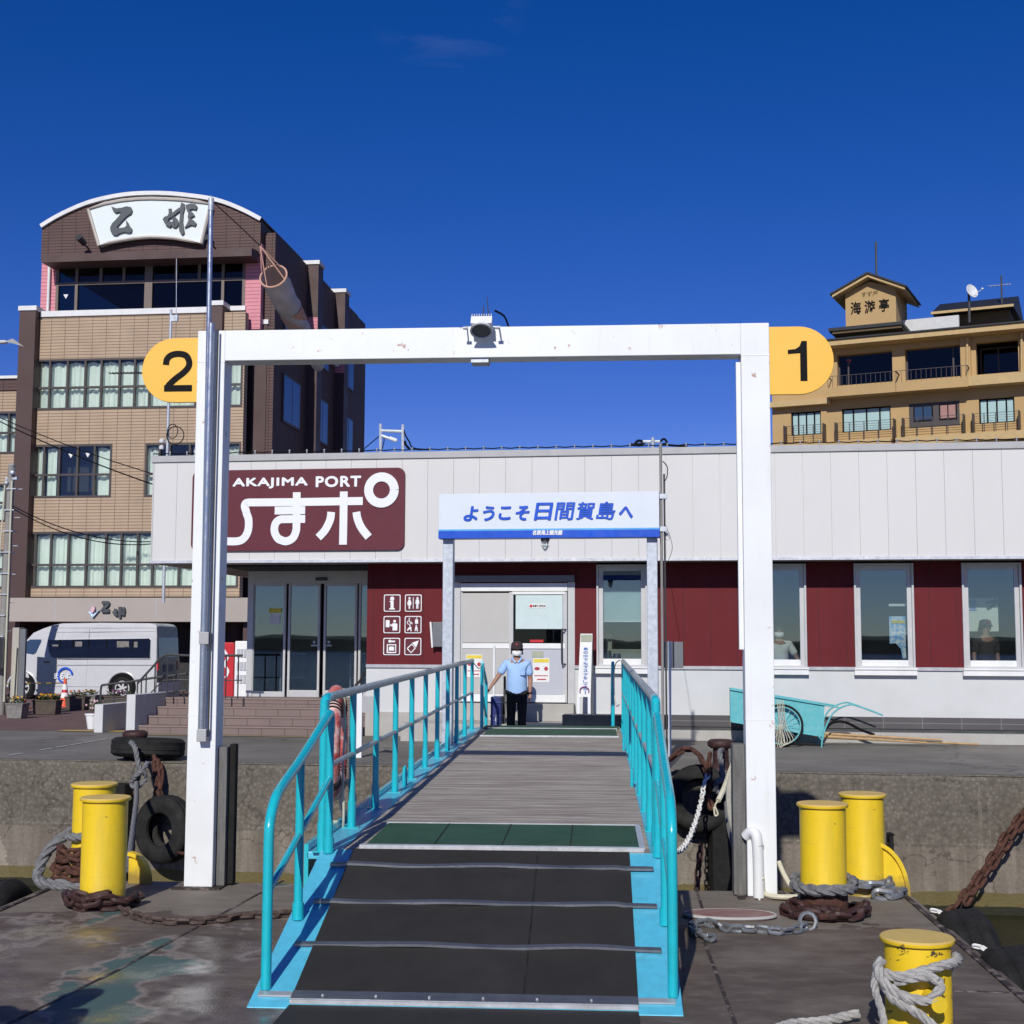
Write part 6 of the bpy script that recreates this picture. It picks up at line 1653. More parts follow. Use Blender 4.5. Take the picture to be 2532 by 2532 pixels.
# ================================================================== welcome sign on the quay edge
SYq = QE + .07
wX = lambda x, y=1500, Y=SYq: hx(S, x, y, Y); wZ = lambda y, x=1357, Y=SYq: hz(S, x, y, Y)
t = thing('welcome_sign', 'white and blue welcome signboard on two galvanised posts at the quay edge', 'signboard', S, (wX(1357), SYq, 0))
for a, b in ((1094, 1119), (1600, 1626)):
    p1 = part(MB().box(wX(a), wX(b), SYq, SYq + .13, .012, wZ(1330)), 'sign_post', 'galvanised', t, bev=.006)
    part(MB().box(wX(a) - .08, wX(b) + .08, SYq - .08, SYq + .21, 0.001, .014), 'foot_plate', 'galvanised', p1)
YB = SYq - .10
bz0, bz1, bzb = wZ(1330, 1357, YB), wZ(1218, 1357, YB), wZ(1311, 1357, YB)
bx0, bx1 = wX(1085, 1270, YB), wX(1630, 1270, YB)
part(MB().box(bx0, bx1, YB, YB + .22, bzb, bz1), 'board', 'sign_pale', t, bev=.004)
part(MB().box(bx0 - .004, bx1 + .004, YB - .004, YB + .224, bz0, bzb - .001), 'blue_band', 'sign_blue', t, bev=.004)
part(MB().box(bx0, bx1, YB - .0042, YB - .0003, bzb + .0, bzb + .022), 'pale_blue_line', 'sign_skyblue', t)
w5 = lambda x, y: (hx(S, 1080 + x * .31056, 1200 + y * .31056, YB), hz(S, 1080 + x * .31056, 1200 + y * .31056, YB))
m = MB(); yb = YB - .001
for s_, x0, x1, y0, y1 in (('よ', 215, 335, 170, 282), ('う', 362, 465, 170, 280), ('こ', 492, 598, 172, 272), ('そ', 625, 742, 167, 276), ('日', 780, 922, 142, 276), ('間', 942, 1098, 138, 276), ('賀', 1110, 1262, 135, 273), ('島', 1272, 1428, 132, 273), ('へ', 1448, 1570, 172, 258)):
    a, b = w5(x0 + 8, y1), w5(x1 - 8, y0)
    m.btext(s_, a[0], b[0], a[1], b[1], yb, .0085 if s_ in 'ようこそへ日' else .0055, shear=.16)
part(m, 'welcome_writing', 'sign_blue', t)
a, b = w5(765, 396), w5(1000, 357)
part(MB().btext('名鉄海上観光船', a[0], b[0], a[1], b[1], YB - .005, .003, shear=.12, thick=.003), 'company_writing', 'sign_white', t)
# bulkhead lamp below the board
lx = wX(1348, 1340, YB + .1); lz = wZ(1331, 1348, YB + .1)
t2 = thing('bulkhead_lamp', 'small caged lamp hanging under the welcome signboard', 'lamp', S, (lx, YB + .1, lz))
part(MB().lathe([(.001, .0), (.06, 0), (.06, -.03), (.045, -.05), (.045, -.07), (.001, -.07)], (lx, YB + .1, lz), 16), 'lamp_base', 'grey_metal', t2, smooth=True)
part(MB().lathe([(.001, -.07), (.036, -.07), (.04, -.10), (.034, -.14), (.001, -.155)], (lx, YB + .1, lz), 16), 'lamp_glass', 'blind_pale', t2, smooth=True)
m = MB()
for k_ in range(6): a_ = k_ * math.pi / 3; m.tube([(lx + .047 * math.cos(a_), YB + .1 + .047 * math.sin(a_), lz - .06), (lx + .052 * math.cos(a_), YB + .1 + .052 * math.sin(a_), lz - .11), (lx + .01 * math.cos(a_), YB + .1 + .01 * math.sin(a_), lz - .17)], .004, 4)
m.tube([(lx + .052 * math.cos(a_ * .5236), YB + .1 + .052 * math.sin(a_ * .5236), lz - .10) for a_ in range(12)], .004, 4, closed=True)
part(m, 'cage', 'aluminium', t2)
# antenna pole strapped to the right sign post
ax0 = wX(1636, 1300); az = wZ(1096, 1633)
t = thing('antenna_pole', 'thin brown pole strapped to the right post of the welcome signboard', 'pole', S, (ax0, SYq + .05, 0))
part(MB().cyl((ax0, SYq + .05, .01), (wX(1633, 1100), SYq + .05, az), .019, seg=10), 'pole', 'utility_pole_concrete', t, smooth=True)
part(MB().cyl((ax0 + .045, SYq + .06, .01), (wX(1641, 1100), SYq + .06, az - .4), .012, seg=8), 'conduit', 'dark_metal', t, smooth=True)
m = MB()
for yy in (1230, 1310): m.box(ax0 - .05, ax0 + .07, SYq + .01, SYq + .09, wZ(yy + 6), wZ(yy - 6))
part(m, 'pole_strap', 'galvanised', t)
part(MB().tube(smooth_path([(ax0 + .02, SYq, wZ(1145)), (ax0 + .08, SYq - .02, wZ(1160)), (ax0 + .07, SYq, wZ(1185)), (ax0 + .03, SYq, wZ(1195))], 4), .007, 5).tube(smooth_path([(ax0 + .05, SYq, wZ(1300)), (ax0 + .12, SYq + .6, wZ(1345)), (hx(S, 1652, 1388, -.6), -.62, hz(S, 1652, 1388, -.6))], 5), .004, 4), 'loose_cable', 'black_letter', t)
part(MB().box(ax0 + .02, ax0 + .10, SYq + .1, SYq + .16, wZ(1335), wZ(1318)), 'junction_box', 'aluminium', t)
# backs of small notice boards right and left of the gangway head
def on(px_, py_): return hit(S, px_, py_, z=0)
Yn = -4.6
t = thing('notice_board', 'small dark board seen from behind on a white post right of the gangway', 'notice board', S, (hx(S, 1655, 1750, Yn), Yn, 0))
part(MB().cyl((hx(S, 1655, 1750, Yn), Yn, 0), (hx(S, 1656, 1586, Yn), Yn, hz(S, 1656, 1585, Yn)), .022, seg=10), 'post', 'white_paint', t)
part(MB().box(hx(S, 1634, 1620, Yn), hx(S, 1689, 1620, Yn), Yn + .03, Yn + .05, hz(S, 1660, 1652, Yn), hz(S, 1660, 1587, Yn)), 'board_back', 'grey_metal', t, bev=.003)
t = thing('notice_board', 'small grey board on a white post behind the life ring', 'notice board', S, (hx(S, 888, 1750, Yn), Yn, 0))
part(MB().box(hx(S, 882, 1750, Yn), hx(S, 895, 1750, Yn), Yn, Yn + .05, 0, hz(S, 888, 1712, Yn)), 'post', 'white_paint', t)
part(MB().box(hx(S, 895, 1740, Yn), hx(S, 925, 1740, Yn), Yn + .01, Yn + .03, hz(S, 910, 1762, Yn), hz(S, 910, 1722, Yn)), 'board_back', 'trim_grey', t)
# narrow standing mask notice beside the door
Ys = -.55
sx = lambda x, y: hx(S, 1050 + x * .3106, 1150 + y * .3106, Ys); sz = lambda y: hz(S, 1450, 1150 + y * .3106, Ys)
zb_ = .31
t = thing('standing_notice', 'tall narrow white stand with vertical blue handwriting beside the sliding door', 'notice stand', S, (sx(1280, 1900), Ys, zb_))
part(MB().hexa([(sx(1218, 1840), Ys - .02, sz(1845)), (sx(1322, 1840), Ys - .02, sz(1845)), (sx(1322, 1840), Ys + .0, sz(1845)), (sx(1218, 1840), Ys + .0, sz(1845))], [(sx(1236, 1342), Ys + .1, sz(1342)), (sx(1331, 1342), Ys + .1, sz(1342)), (sx(1331, 1342), Ys + .12, sz(1342)), (sx(1236, 1342), Ys + .12, sz(1342))]), 'panel', 'paper', t)
part(MB().box(sx(1215, 1900), sx(1237, 1900), Ys - .04, Ys - .01, zb_, sz(1845)).box(sx(1300, 1900), sx(1322, 1900), Ys - .04, Ys - .01, zb_, sz(1845)).box(sx(1215, 1900), sx(1322, 1900), Ys + .1, Ys + .13, zb_, zb_ + .04), 'legs', 'sign_white', t)
part(MB().hexa([(sx(1318, 1840), Ys + .0, zb_), (sx(1336, 1840), Ys + .22, zb_), (sx(1336, 1840), Ys + .24, zb_), (sx(1318, 1840), Ys + .02, zb_)], [(sx(1326, 1342), Ys + .12, sz(1342)), (sx(1333, 1342), Ys + .12, sz(1342)), (sx(1333, 1342), Ys + .14, sz(1342)), (sx(1326, 1342), Ys + .14, sz(1342))]), 'rear_leg', 'grey_metal', t)
m = MB(); tx0, tx1 = sx(1262, 1600), sx(1298, 1600)
for i, ch in enumerate('島の中でもマスクをしてね！'):
    z1_ = sz(1450 + i * 29); z0_ = sz(1450 + i * 29 + 23); yy_ = Ys - .02 + .12 * (z0_ - sz(1845)) / (sz(1342) - sz(1845)) - .008
    w_ = .3 if ch in '！' else 1
    m.text(ch, (tx0 + tx1) / 2 - (tx1 - tx0) / 2 * w_, (tx0 + tx1) / 2 + (tx1 - tx0) / 2 * w_, z0_, z1_, yy_, .01)
part(m, 'handwriting', 'blue_print', t)
part(MB().hexa([(sx(1240, 1400), Ys + .075, sz(1405)), (sx(1326, 1400), Ys + .075, sz(1405)), (sx(1326, 1400), Ys + .08, sz(1405)), (sx(1240, 1400), Ys + .08, sz(1405))], [(sx(1240, 1350), Ys + .09, sz(1350)), (sx(1328, 1350), Ys + .09, sz(1350)), (sx(1328, 1350), Ys + .1, sz(1350)), (sx(1240, 1350), Ys + .1, sz(1350))]), 'header', 'interior_pale', t)
m = MB(); m.stroke([(sx(1238, 1800), sz(1815)), (sx(1242, 1780), sz(1780)), (sx(1272, 1765), sz(1765)), (sx(1305, 1780), sz(1782)), (sx(1308, 1800), sz(1812))], .018, Ys - .028, Ys - .022); part(m, 'pink_border', 'petal_violet', t)
# dark box step in front of the wall
p = on(1465, 1800)
a, b = hx(S, 1390, 1790, -1.5), hx(S, 1536, 1790, -1.5)
solo(MB().box(a, b, -1.5, -1.1, 0, hz(S, 1460, 1768, -1.5)), 'step_box', 'dark_metal', 'long low black box lying before the door step', 'step', S, (a, -1.5, 0), bev=.01)
# white stanchion with grey door handles behind the person
part(MB().box(q(523), q(546), -.05, .0, e(1597), e(1437)).box(q(560), q(570), -.05, 0, e(1597), e(1437)), 'push_plate', 'grey_metal', T0) if False else None
Yp = -.9
t = thing('white_stanchion', 'thin white upright pole in front of the sliding door beside the person', 'stanchion', S, (hx(S, 1221, 1700, Yp), Yp, .3))
part(MB().cyl((hx(S, 1221, 1700, Yp), Yp, .3), (hx(S, 1222, 1600, Yp), Yp, hz(S, 1222, 1597, Yp)), .022, seg=10), 'pole', 'white_paint', t)
t = thing('grey_stanchion', 'thin dark pole on a round foot just behind the standing person', 'stanchion', S, (hx(S, 1247, 1760, -1.0), -1.0, 0))
part(MB().cyl((hx(S, 1247, 1760, -1.0), -1.0, .0), (hx(S, 1248, 1670, -1.0), -1.0, hz(S, 1248, 1672, -1.0)), .02, seg=10).lathe([(.001, 0), (.14, 0), (.13, .03), (.001, .04)], (hx(S, 1247, 1760, -1.0), -1.0, 0), 16), 'pole', 'dark_metal', t)
# blue crate stack
a, b = hx(S, 1216, 1760, -1.3), hx(S, 1238, 1760, -1.3)
t = thing('blue_crate', 'tall dark blue plastic crate between the rail end and the person', 'crate', S, (a, -1.3, 0))
m = MB().box(a - .02, b, -1.3, -.9, 0, hz(S, 1227, 1723, -1.3))
for z_ in (.2, .42, .64): m.box(a - .03, b + .01, -1.31, -.89, z_, z_ + .03)
part(m, 'crate_body', 'crate_blue', t, bev=.008)
part(MB().prism([(b - .09, .36), (b - .07, .5), (b - .05, .36), (b - .06, .36), (b - .065, .2), (b - .075, .2), (b - .08, .36)], -1.325, -1.312), 'mark', 'paper', t)

# ================================================================== people
def person(lab, F, at, J, shirt='shirt_blue', trousers='black_cloth', cap=True, mask=True, yaw=0, belly=.0, hand_pose=(0, 0), group=None, seated=False):
    """J: joint dict, local metres, x to the viewer's right, y away from the viewer"""
    M4 = F @ Matrix.Translation(at) @ Matrix.Rotation(R(yaw), 4, 'Z')
    t = bpy.data.objects.new('person', None); COL.objects.link(t); t.matrix_world = M4; t['label'] = lab; t['category'] = 'person'
    if group: t['group'] = group
    ATS[t.name] = (0, 0, 0)
    V = {k_: Vector(v) for k_, v in J.items()}
    nodes = []; ed = []
    def nd(p, r, par=None):
        nodes.append((*p, r)); i = len(nodes) - 1
        if par is not None: ed.append((par, i))
        return i
    pel = nd(V['pelvis'], (.15, .11)); wa = nd(V['waist'], (.145, .115), pel); ch = nd(V['chest'], (.155, .12), wa)
    up = nd(V['chest'] + Vector((0, .0, .13)), (.12, .09), ch); nk = nd(V['neck'], .052, up); jaw = nd(V['head'] + Vector((0, -.012, -.075)), (.060, .068), nk); hd = nd(V['head'] + Vector((0, .0, .0)), (.074, .088), jaw); tp_ = nd(V['head'] + Vector((0, .008, .07)), (.066, .076), hd)
    for s_ in 'LR':
        sh = nd(V['sh' + s_], .058, up); el = nd(V['el' + s_], .040, nd(V['sh' + s_].lerp(V['el' + s_], .5), .047, sh)); fm = nd(V['el' + s_].lerp(V['wr' + s_], .35), .038, el); wr = nd(V['wr' + s_], .026, fm)
        d = (V['wr' + s_] - V['el' + s_]).normalized() if 'ha' + s_ not in V else (V['ha' + s_] - V['wr' + s_]).normalized()
        pm = nd(V['wr' + s_] + d * .05, (.035, .018), wr); pe = nd(V['wr' + s_] + d * .085, (.036, .014), pm)
        side_ = d.cross(Vector((1, 0, 0)))
        side_ = side_.normalized() if side_.length > .3 else Vector((0, 1, 0)); nrm = d.cross(side_)
        for f_, (o_, L_) in enumerate(((-.027, .062), (-.009, .073), (.009, .068), (.026, .052))):
            b0 = V['wr' + s_] + d * .095 + side_ * o_; c1_ = b0 + d * L_ * .5 + nrm * .004; c2_ = b0 + d * L_ * .95 + nrm * .018
            i1 = nd(b0, .0095, pe); i2 = nd(c1_, .0085, i1); nd(c2_, .007, i2)
        b0 = V['wr' + s_] + d * .035 - side_ * .035; i1 = nd(b0, .011, pm); nd(b0 + d * .035 - side_ * .022, .009, i1)
        hp = nd(V['hip' + s_], .088, pel); kn = nd(V['kn' + s_], .056, nd(V['hip' + s_].lerp(V['kn' + s_], .5), .074, hp)); cf = nd(V['kn' + s_].lerp(V['an' + s_], .35), .053, kn); an = nd(V['an' + s_], .036, cf)
        nd(V['an' + s_] + Vector((0, -.07, -.045)), (.038, .028), an)
    v, f = skin(nodes, ed, 2); part(MB().add(v, f), 'body', 'skin', t, smooth=True, sharp=3)
    # shirt
    nodes.clear(); ed.clear()
    hm0 = nd(V['pelvis'] + Vector((0, 0, -.14)), (.180 + belly * .4, .138 + belly)); hem = nd(V['pelvis'] + Vector((0, 0, .0)), (.178 + belly * .4, .142 + belly), hm0); wa = nd(V['waist'], (.172 + belly * .5, .146 + belly), hem); ch = nd(V['chest'], (.176, .138 + belly * .4), wa); up = nd(V['chest'] + Vector((0, 0, .13)), (.135, .105), ch); nk = nd(V['neck'] + Vector((0, .005, -.045)), .070, up)
    for s_ in 'LR':
        sh = nd(V['sh' + s_], .075, up); m1_ = nd(V['sh' + s_].lerp(V['el' + s_], .45), .072, sh); nd(V['sh' + s_].lerp(V['el' + s_], .82), .074, m1_)
    v, f = skin(nodes, ed, 2); part(MB().add(v, f), 'polo_shirt' if shirt == 'shirt_blue' else 'shirt', shirt, t, smooth=True, sharp=3)
    if shirt == 'shirt_blue':
        n_ = V['neck'] + Vector((0, -.03, -.012))
        m = MB(); m.tube(smooth_path([n_ + Vector(p) for p in ((-.02, -.075, -.06), (-.062, -.045, -.01), (-.068, .02, .02), (0, .075, .035), (.068, .02, .02), (.062, -.045, -.01), (.02, -.075, -.06))], 5), .018, 8)
        part(m, 'collar', shirt, t, smooth=True)
        m = MB(); m.box(.055, .135, -.145 - belly, -.137 - belly, V['chest'].z - .06, V['chest'].z + .03)
        part(m, 'shirt_pocket', shirt, t, bev=.003)
    # trousers
    nodes.clear(); ed.clear()
    pel = nd(V['pelvis'] + Vector((0, 0, -.02)), (.165, .125))
    for s_ in 'LR':
        hp = nd(V['hip' + s_] + Vector((0, 0, -.04)), .102, pel); md = nd(V['hip' + s_].lerp(V['kn' + s_], .5), .092, hp); kn = nd(V['kn' + s_], .080, md); cf = nd(V['kn' + s_].lerp(V['an' + s_], .5), .074, kn); nd(V['an' + s_], .066, cf)
    v, f = skin(nodes, ed, 2); part(MB().add(v, f), 'trousers', trousers, t, smooth=True, sharp=3)
    for s_ in 'LR':
        c = V['an' + s_]; part(MB().ball(c + Vector((0, -.07, -.055)), .052, .14, .042, 14, 8).box(c.x - .048, c.x + .048, c.y - .20, c.y + .06, c.z - .10, c.z - .075), 'shoe', 'black_letter', t, smooth=True)
    h = V['head']
    # hair, ears, eyes, nose, mouth
    m = MB(); m.ball(h + Vector((0, .022, .03)), .092, .098, .092, 18, 12); m.ball(h + Vector((-.078, .015, -.005)), .022, .05, .05); m.ball(h + Vector((.078, .015, -.005)), .022, .05, .05); m.ball(h + Vector((0, .06, -.05)), .07, .045, .06)
    for i in range(26):
        a_ = random.uniform(0, math.pi); p_ = h + Vector((.088 * math.cos(a_), .02 + .09 * math.sin(a_), random.uniform(-.06, .02))); m.ball(p_, .018, .018, .024, 6, 5)
    part(m, 'hair', 'hair', t, smooth=True)
    for sx_ in (-1, 1): part(MB().ball(h + Vector((sx_ * .083, .005, -.02)), .010, .018, .030, 8, 6), 'ear', 'skin', t, smooth=True)
    m = MB().ball(h + Vector((-.030, -.086, .0)), .012, .006, .007, 8, 6).ball(h + Vector((.030, -.086, .0)), .012, .006, .007, 8, 6); part(m, 'eyes', 'black_letter', t, smooth=True)
    part(MB().ball(h + Vector((0, -.094, -.022)), .012, .015, .022, 8, 6), 'nose', 'skin', t, smooth=True)
    if not mask: part(MB().ball(h + Vector((0, -.088, -.055)), .024, .006, .006, 8, 6), 'mouth', 'red_print', t, smooth=True)
    if cap:
        m = MB(); m.lathe([(.098, -.01), (.100, .02), (.094, .06), (.080, .085), (.04, .10), (.001, .102)], h + Vector((0, .008, .035)), 24, Matrix.Scale(1.08, 3, (0, 1, 0)))
        cp = part(m, 'cap', 'cap_black', t, smooth=True)
        m = MB(); br = [(.092 * math.cos(R(a_)), -.085 - .075 * abs(math.sin(R(a_)))) for a_ in range(180, 361, 15)]
        vs = [(h.x + x, h.y + y + .03, h.z + .028 - .02 * (-(y + .085) / .075)) for x, y in br] + [(h.x + .092, h.y - .02, h.z + .03), (h.x - .092, h.y - .02, h.z + .03)]
        m.add(vs + [(x, y, z + .010) for x, y, z in vs], [tuple(range(len(vs))), tuple(reversed(range(len(vs), 2 * len(vs))))] + [(i, i + len(vs), (i + 1) % len(vs) + len(vs), (i + 1) % len(vs)) for i in range(len(vs))])
        part(m, 'cap_visor', 'cap_black', cp)
        part(MB().ball(h + Vector((0, -.098, .085)), .022, .012, .016, 8, 6), 'cap_badge', 'red_print', cp, smooth=True)
    if mask:
        m = MB(); rows = []
        for i in range(7):
            vz = -.018 - .082 * i / 6; row = []
            for j in range(9):
                a_ = R(-62 + 124 * j / 8); rr_ = (.083 + .014 * math.sin(math.pi * i / 6) * math.cos(a_) + .002 * (i % 2)); w_ = 1 - .25 * max(0, (i - 4) / 2) ** 2
                row.append(h + Vector((math.sin(a_) * rr_ * w_, -math.cos(a_) * rr_ * 1.13 + .0, vz)))
            rows.append(row)
        m.add([p for r_ in rows for p in r_], [(i * 9 + j, i * 9 + j + 1, (i + 1) * 9 + j + 1, (i + 1) * 9 + j) for i in range(6) for j in range(8)])
        mk = part(m, 'face_mask', 'mask_white', t, smooth=True)
        part(MB().tube(smooth_path([h + Vector((-.075, -.045, -.035)), h + Vector((-.088, .0, -.02)), h + Vector((-.086, .012, -.045))], 4), .002, 4).tube(smooth_path([h + Vector((.075, -.045, -.035)), h + Vector((.088, .0, -.02)), h + Vector((.086, .012, -.045))], 4), .002, 4), 'ear_loop', 'mask_white', mk)
    return t, V
fx_, fy_ = 0.09, 22.8
PF = frame(fx_, fy_, 2)
J0 = dict(pelvis=(0, 0, .86), waist=(0, -.01, 1.0), chest=(0, 0, 1.17), neck=(0, 0, 1.385), head=(0, -.015, 1.525),
          shL=(-.175, .0, 1.30), elL=(-.315, -.04, 1.075), wrL=(-.435, -.10, .905), haL=(-.475, -.14, .845),
          shR=(.175, 0, 1.30), elR=(.225, .02, 1.04), wrR=(.215, -.03, .80), haR=(.21, -.06, .70),
          hipL=(-.09, 0, .82), knL=(-.095, -.01, .46), anL=(-.10, .0, .09), hipR=(.09, 0, .82), knR=(.085, -.01, .46), anR=(.085, .0, .09))
pt, _V = person('person in pale blue polo shirt, black cap and white mask holding the rail end', PF, (0, 0, 0), J0, belly=.02)
m = MB().lathe([(.030, -.012), (.036, -.012), (.036, .012), (.030, .012)], (.214, -.025, .82), 14, Matrix.Rotation(R(8), 3, 'X'), closed=True); part(m, 'wrist_watch', 'black_letter', pt)
# people seen faintly through the windows; the capped one models a reflected silhouette
xi = P3(1925, 1600, .7)
J1 = dict(J0); J1.update(elL=(-.24, -.02, 1.04), wrL=(-.25, -.10, .82), haL=(-.25, -.14, .73), elR=(.30, -.05, 1.06), wrR=(.42, -.15, .90), haR=(.47, -.2, .84), shR=(.175, 0, 1.30))
person('person in white printed shirt and mask behind the window right of the gate post', S, (xi.x, .50, .33), J1, shirt='shirt_white', trousers='dark_metal' and 'black_cloth', cap=False)
xi = P3(2420, 1600, .9)
person('dark capped figure modelled for the silhouette reflected in the rightmost window', S, (xi.x, .29, .40), J1 | dict(elR=(.22, 0, 1.04), wrR=(.22, -.05, .8), haR=(.22, -.08, .7)), shirt='cap_black', mask=False, yaw=22)
xi = P3(1578, 1600, 1.0)
person('seated looking person in pale blue shirt behind the ticket counter window', S, (xi.x, 1.35, -.12), J1 | dict(elR=(.22, -.1, 1.04), wrR=(.12, -.35, .98), haR=(.08, -.42, .98)), shirt='shirt_blue', cap=False, yaw=-25)
# unseen figure and bag out of frame, added to cast a shadow on the deck
J2 = dict(J0); J2.update(elL=(-.30, -.05, 1.06), wrL=(-.15, -.28, 1.10), haL=(-.08, -.33, 1.12), elR=(.30, -.05, 1.06), wrR=(.15, -.28, 1.12), haR=(.08, -.33, 1.14))
person('unseen capped figure on the pontoon, added to cast the shadow on the deck', frame(-2.85, 5.42, 0), (0, 0, DZ), J2, mask=False, shirt='cap_black', yaw=200)
tb = thing('backpack', 'black backpack on the unseen figure added for the deck shadow', 'backpack', frame(-2.85, 5.42, 0), (.05, .25, DZ + 1.15))
part(MB().ball((-.28, .02, DZ + 1.12), .20, .17, .30, 14, 10), 'bag', 'cap_black', tb, smooth=True)

# ================================================================== quay furniture
def quay_bollard(px_, top_y, lab, yoff=.45):
    Y = QE + yoff
    x = hx(S, px_, top_y + 20, Y); zt_ = hz(S, px_, top_y, Y)
    t = thing('quay_bollard', lab, 'bollard', S, (x, Y, 0), 'rusty mushroom bollards on the quay')
    part(MB().lathe([(.001, 0), (.17, 0), (.15, .03), (.105, .08), (.10, zt_ - .10), (.12, zt_ - .085), (.001, zt_ - .085)], (x, Y, 0), 24), 'stem', 'rust_dark', t, smooth=True)
    part(MB().lathe([(.001, zt_ - .115), (.13, zt_ - .115), (.165, zt_ - .09), (.175, zt_ - .055), (.165, zt_ - .02), (.13, zt_), (.001, zt_ + .003)], (x, Y, 0), 28), 'head', 'rust_dark', t, smooth=True)
    return x, Y, zt_
bxa, bya, bza = quay_bollard(334, 1806, 'rusty mushroom bollard behind the black tyre left of the gate')
bxb, byb, bzb_ = quay_bollard(1782, 1828, 'rusty mushroom bollard beside the right gate post')
# tyre lying over the edge
x = hx(S, 342, 1860, QE + .05); t = thing('tyre_fender', 'black tyre lying flat on the quay edge in front of the left mushroom bollard', 'tyre', S, (x, QE + .1, .1))
part(MB().tire((x, QE + .38, .175), .50, .27, (0.02, .07, 1), .42), 'tyre', 'tire_rubber', t, smooth=True)
# rope from the left bollard down to the pontoon
Yw = QE - .12
h2 = lambda x, y, Y=None: hit(S, x, y, y=Yw if Y is None else Y)
m = MB(); m.rope([(bxa - .02, bya - .2, bza - .12), h2(333, 1845, QE - .42), h2(340, 1880, QE - .5), h2(345, 1905, QE - .5), h2(338, 1935, QE - .5)], .035, 8)
m.rope([h2(365, 1885, QE - .4), h2(352, 1905, QE - .5), h2(335, 1920, QE - .55), h2(325, 1940, QE - .5), h2(340, 1945, QE - .55), h2(362, 1925, QE - .52), h2(350, 1908, QE - .6), h2(330, 1925, QE - .6)], .032, 6)
m.rope([h2(338, 1930, QE - .5), h2(337, 1980, QE - 1.2), h2(330, 2040, QE - 2.4), h2(322, 2110, QE - 4.2), h2(318, 2150, QE - 5.6)], .032, 8)
solo(m, 'mooring_line', 'rope_grey', 'grey mooring rope from the left mushroom bollard down to the pontoon', 'rope', S, (bxa, bya - .4, 0), 'mooring lines from the quay', smooth=True)
# hanging tyre fender and its rusty chain
tc = h2(408, 2050, QE - .35)
t = thing('tyre_fender', 'worn tyre fender hanging on chain against the quay wall left of the gate', 'tyre', S, tuple(tc))
part(MB().tire(tuple(tc), .44, .30, (-.35, -1, .05), .48), 'tyre', 'tire_rubber', t, smooth=True)
m = MB(); m.chain([h2(382, 1868, QE + .02), h2(385, 1880, QE - .08), h2(388, 1915, QE - .15), h2(392, 1950, QE - .2), h2(402, 1985, QE - .3), h2(412, 2010, QE - .4)], .20, .028, 5, jig=.5)
m.chain([h2(384, 1872, QE - .0), h2(396, 1900, QE - .12), h2(398, 1935, QE - .15), h2(385, 1965, QE - .2)], .17, .024, 5, jig=.5)
part(m, 'suspension_chain', 'rust', t, smooth=True)
m = MB(); m.chain([h2(430, 2085, QE - .5), h2(440, 2105, QE - .55), h2(455, 2110, QE - .5)], .16, .024, 4, jig=.5)
part(m, 'inner_chain', 'rust', t, smooth=True)
# rubber dock fenders on the wall
def wallfender(x0, x1, y0, y1, lab):
    a, b = h2(x0, (y0 + y1) / 2, QE - .2), h2(x1, (y0 + y1) / 2, QE - .2); z1_ = h2(x0, y0, QE - .2).z; z0_ = h2(x0, y1, QE - .2).z
    t = thing('dock_fender', lab, 'fender', S, (a.x, QE - .2, z0_), 'rubber dock fenders on the quay wall')
    part(MB().prism([(a.x, QE - .02), (a.x + .07, QE - .26), (b.x - .07, QE - .26), (b.x, QE - .02)], z0_, z1_, 'XY'), 'fender_body', 'black_rubber', t, bev=.015)
    m = MB()
    for z_ in (z0_ + .12, z1_ - .12):
        for x_ in (a.x + .03, b.x - .03): part(MB().cyl((x_, QE - .02, z_), (x_, QE - .10, z_), .03, seg=10), 'fixing_bolt', 'rust', t)
wallfender(258, 322, 1938, 2172, 'black rubber fender on the quay wall behind the left bollards')
wallfender(1748, 1830, 1975, 2225, 'black rubber fender on the quay wall beside the right gate post')
wallfender(2196, 2212, 2062, 2190, 'narrow black fender on the quay wall behind the right bollards')
# arched tyre under the right bollard with chains
tc = h2(1722, 1912, QE - .15)
t = thing('tyre_fender', 'large black tyre propped on the quay edge under the right mushroom bollard', 'tyre', S, tuple(tc))
part(MB().tire((tc.x + .03, QE - .14, -.32), .42, .26, (.12, -1, .25), .55), 'tyre', 'tire_rubber', t, smooth=True)
m = MB(); m.chain([h2(1655, 1880, QE - .3), h2(1675, 1862, QE - .32), h2(1700, 1850, QE - .35), h2(1728, 1865, QE - .35), h2(1742, 1895, QE - .35), h2(1750, 1930, QE - .3), h2(1752, 1975, QE - .35), h2(1760, 2000, QE - .4)], .17, .024, 5, jig=.5)
m.chain([h2(1757, 1862, QE - .32), h2(1752, 1885, QE - .4), h2(1753, 1915, QE - .4), h2(1756, 1960, QE - .4)], .14, .019, 5, jig=.5)
part(m, 'rusty_chain', 'rust', t, smooth=True)
m = MB(); m.chain([h2(1752, 1915, QE - .4), h2(1742, 1935, QE - .6), h2(1735, 1975, QE - 1.0), h2(1722, 2025, QE - 1.8), h2(1705, 2070, QE - 2.6), h2(1685, 2100, QE - 3.4), h2(1660, 2108, QE - 4.2)], .12, .012, 6, jig=.4)
solo(m, 'white_chain', 'chain_white', 'white painted chain drooping from the quay edge to the gangway side', 'chain', S, tuple(h2(1722, 2025, QE - 1.8)), smooth=True)
m = MB(); m.chain([h2(1734, 2085, QE - 1.2), h2(1730, 2120, QE - 1.3), h2(1726, 2160, QE - 1.3), h2(1722, 2215, QE - 1.4)], .15, .02, 5, jig=.5)
solo(m, 'hanging_chain', 'rust_dark', 'dark chain hanging straight down beside the right wall fender', 'chain', S, tuple(h2(1730, 2120, QE - 1.3)), smooth=True)
m = MB(); m.rope([(bxb + .02, byb - .15, bzb_ - .13), h2(1780, 1862, QE - .42), h2(1785, 1900, QE - .5), h2(1788, 1930, QE - .5)], .036, 8)
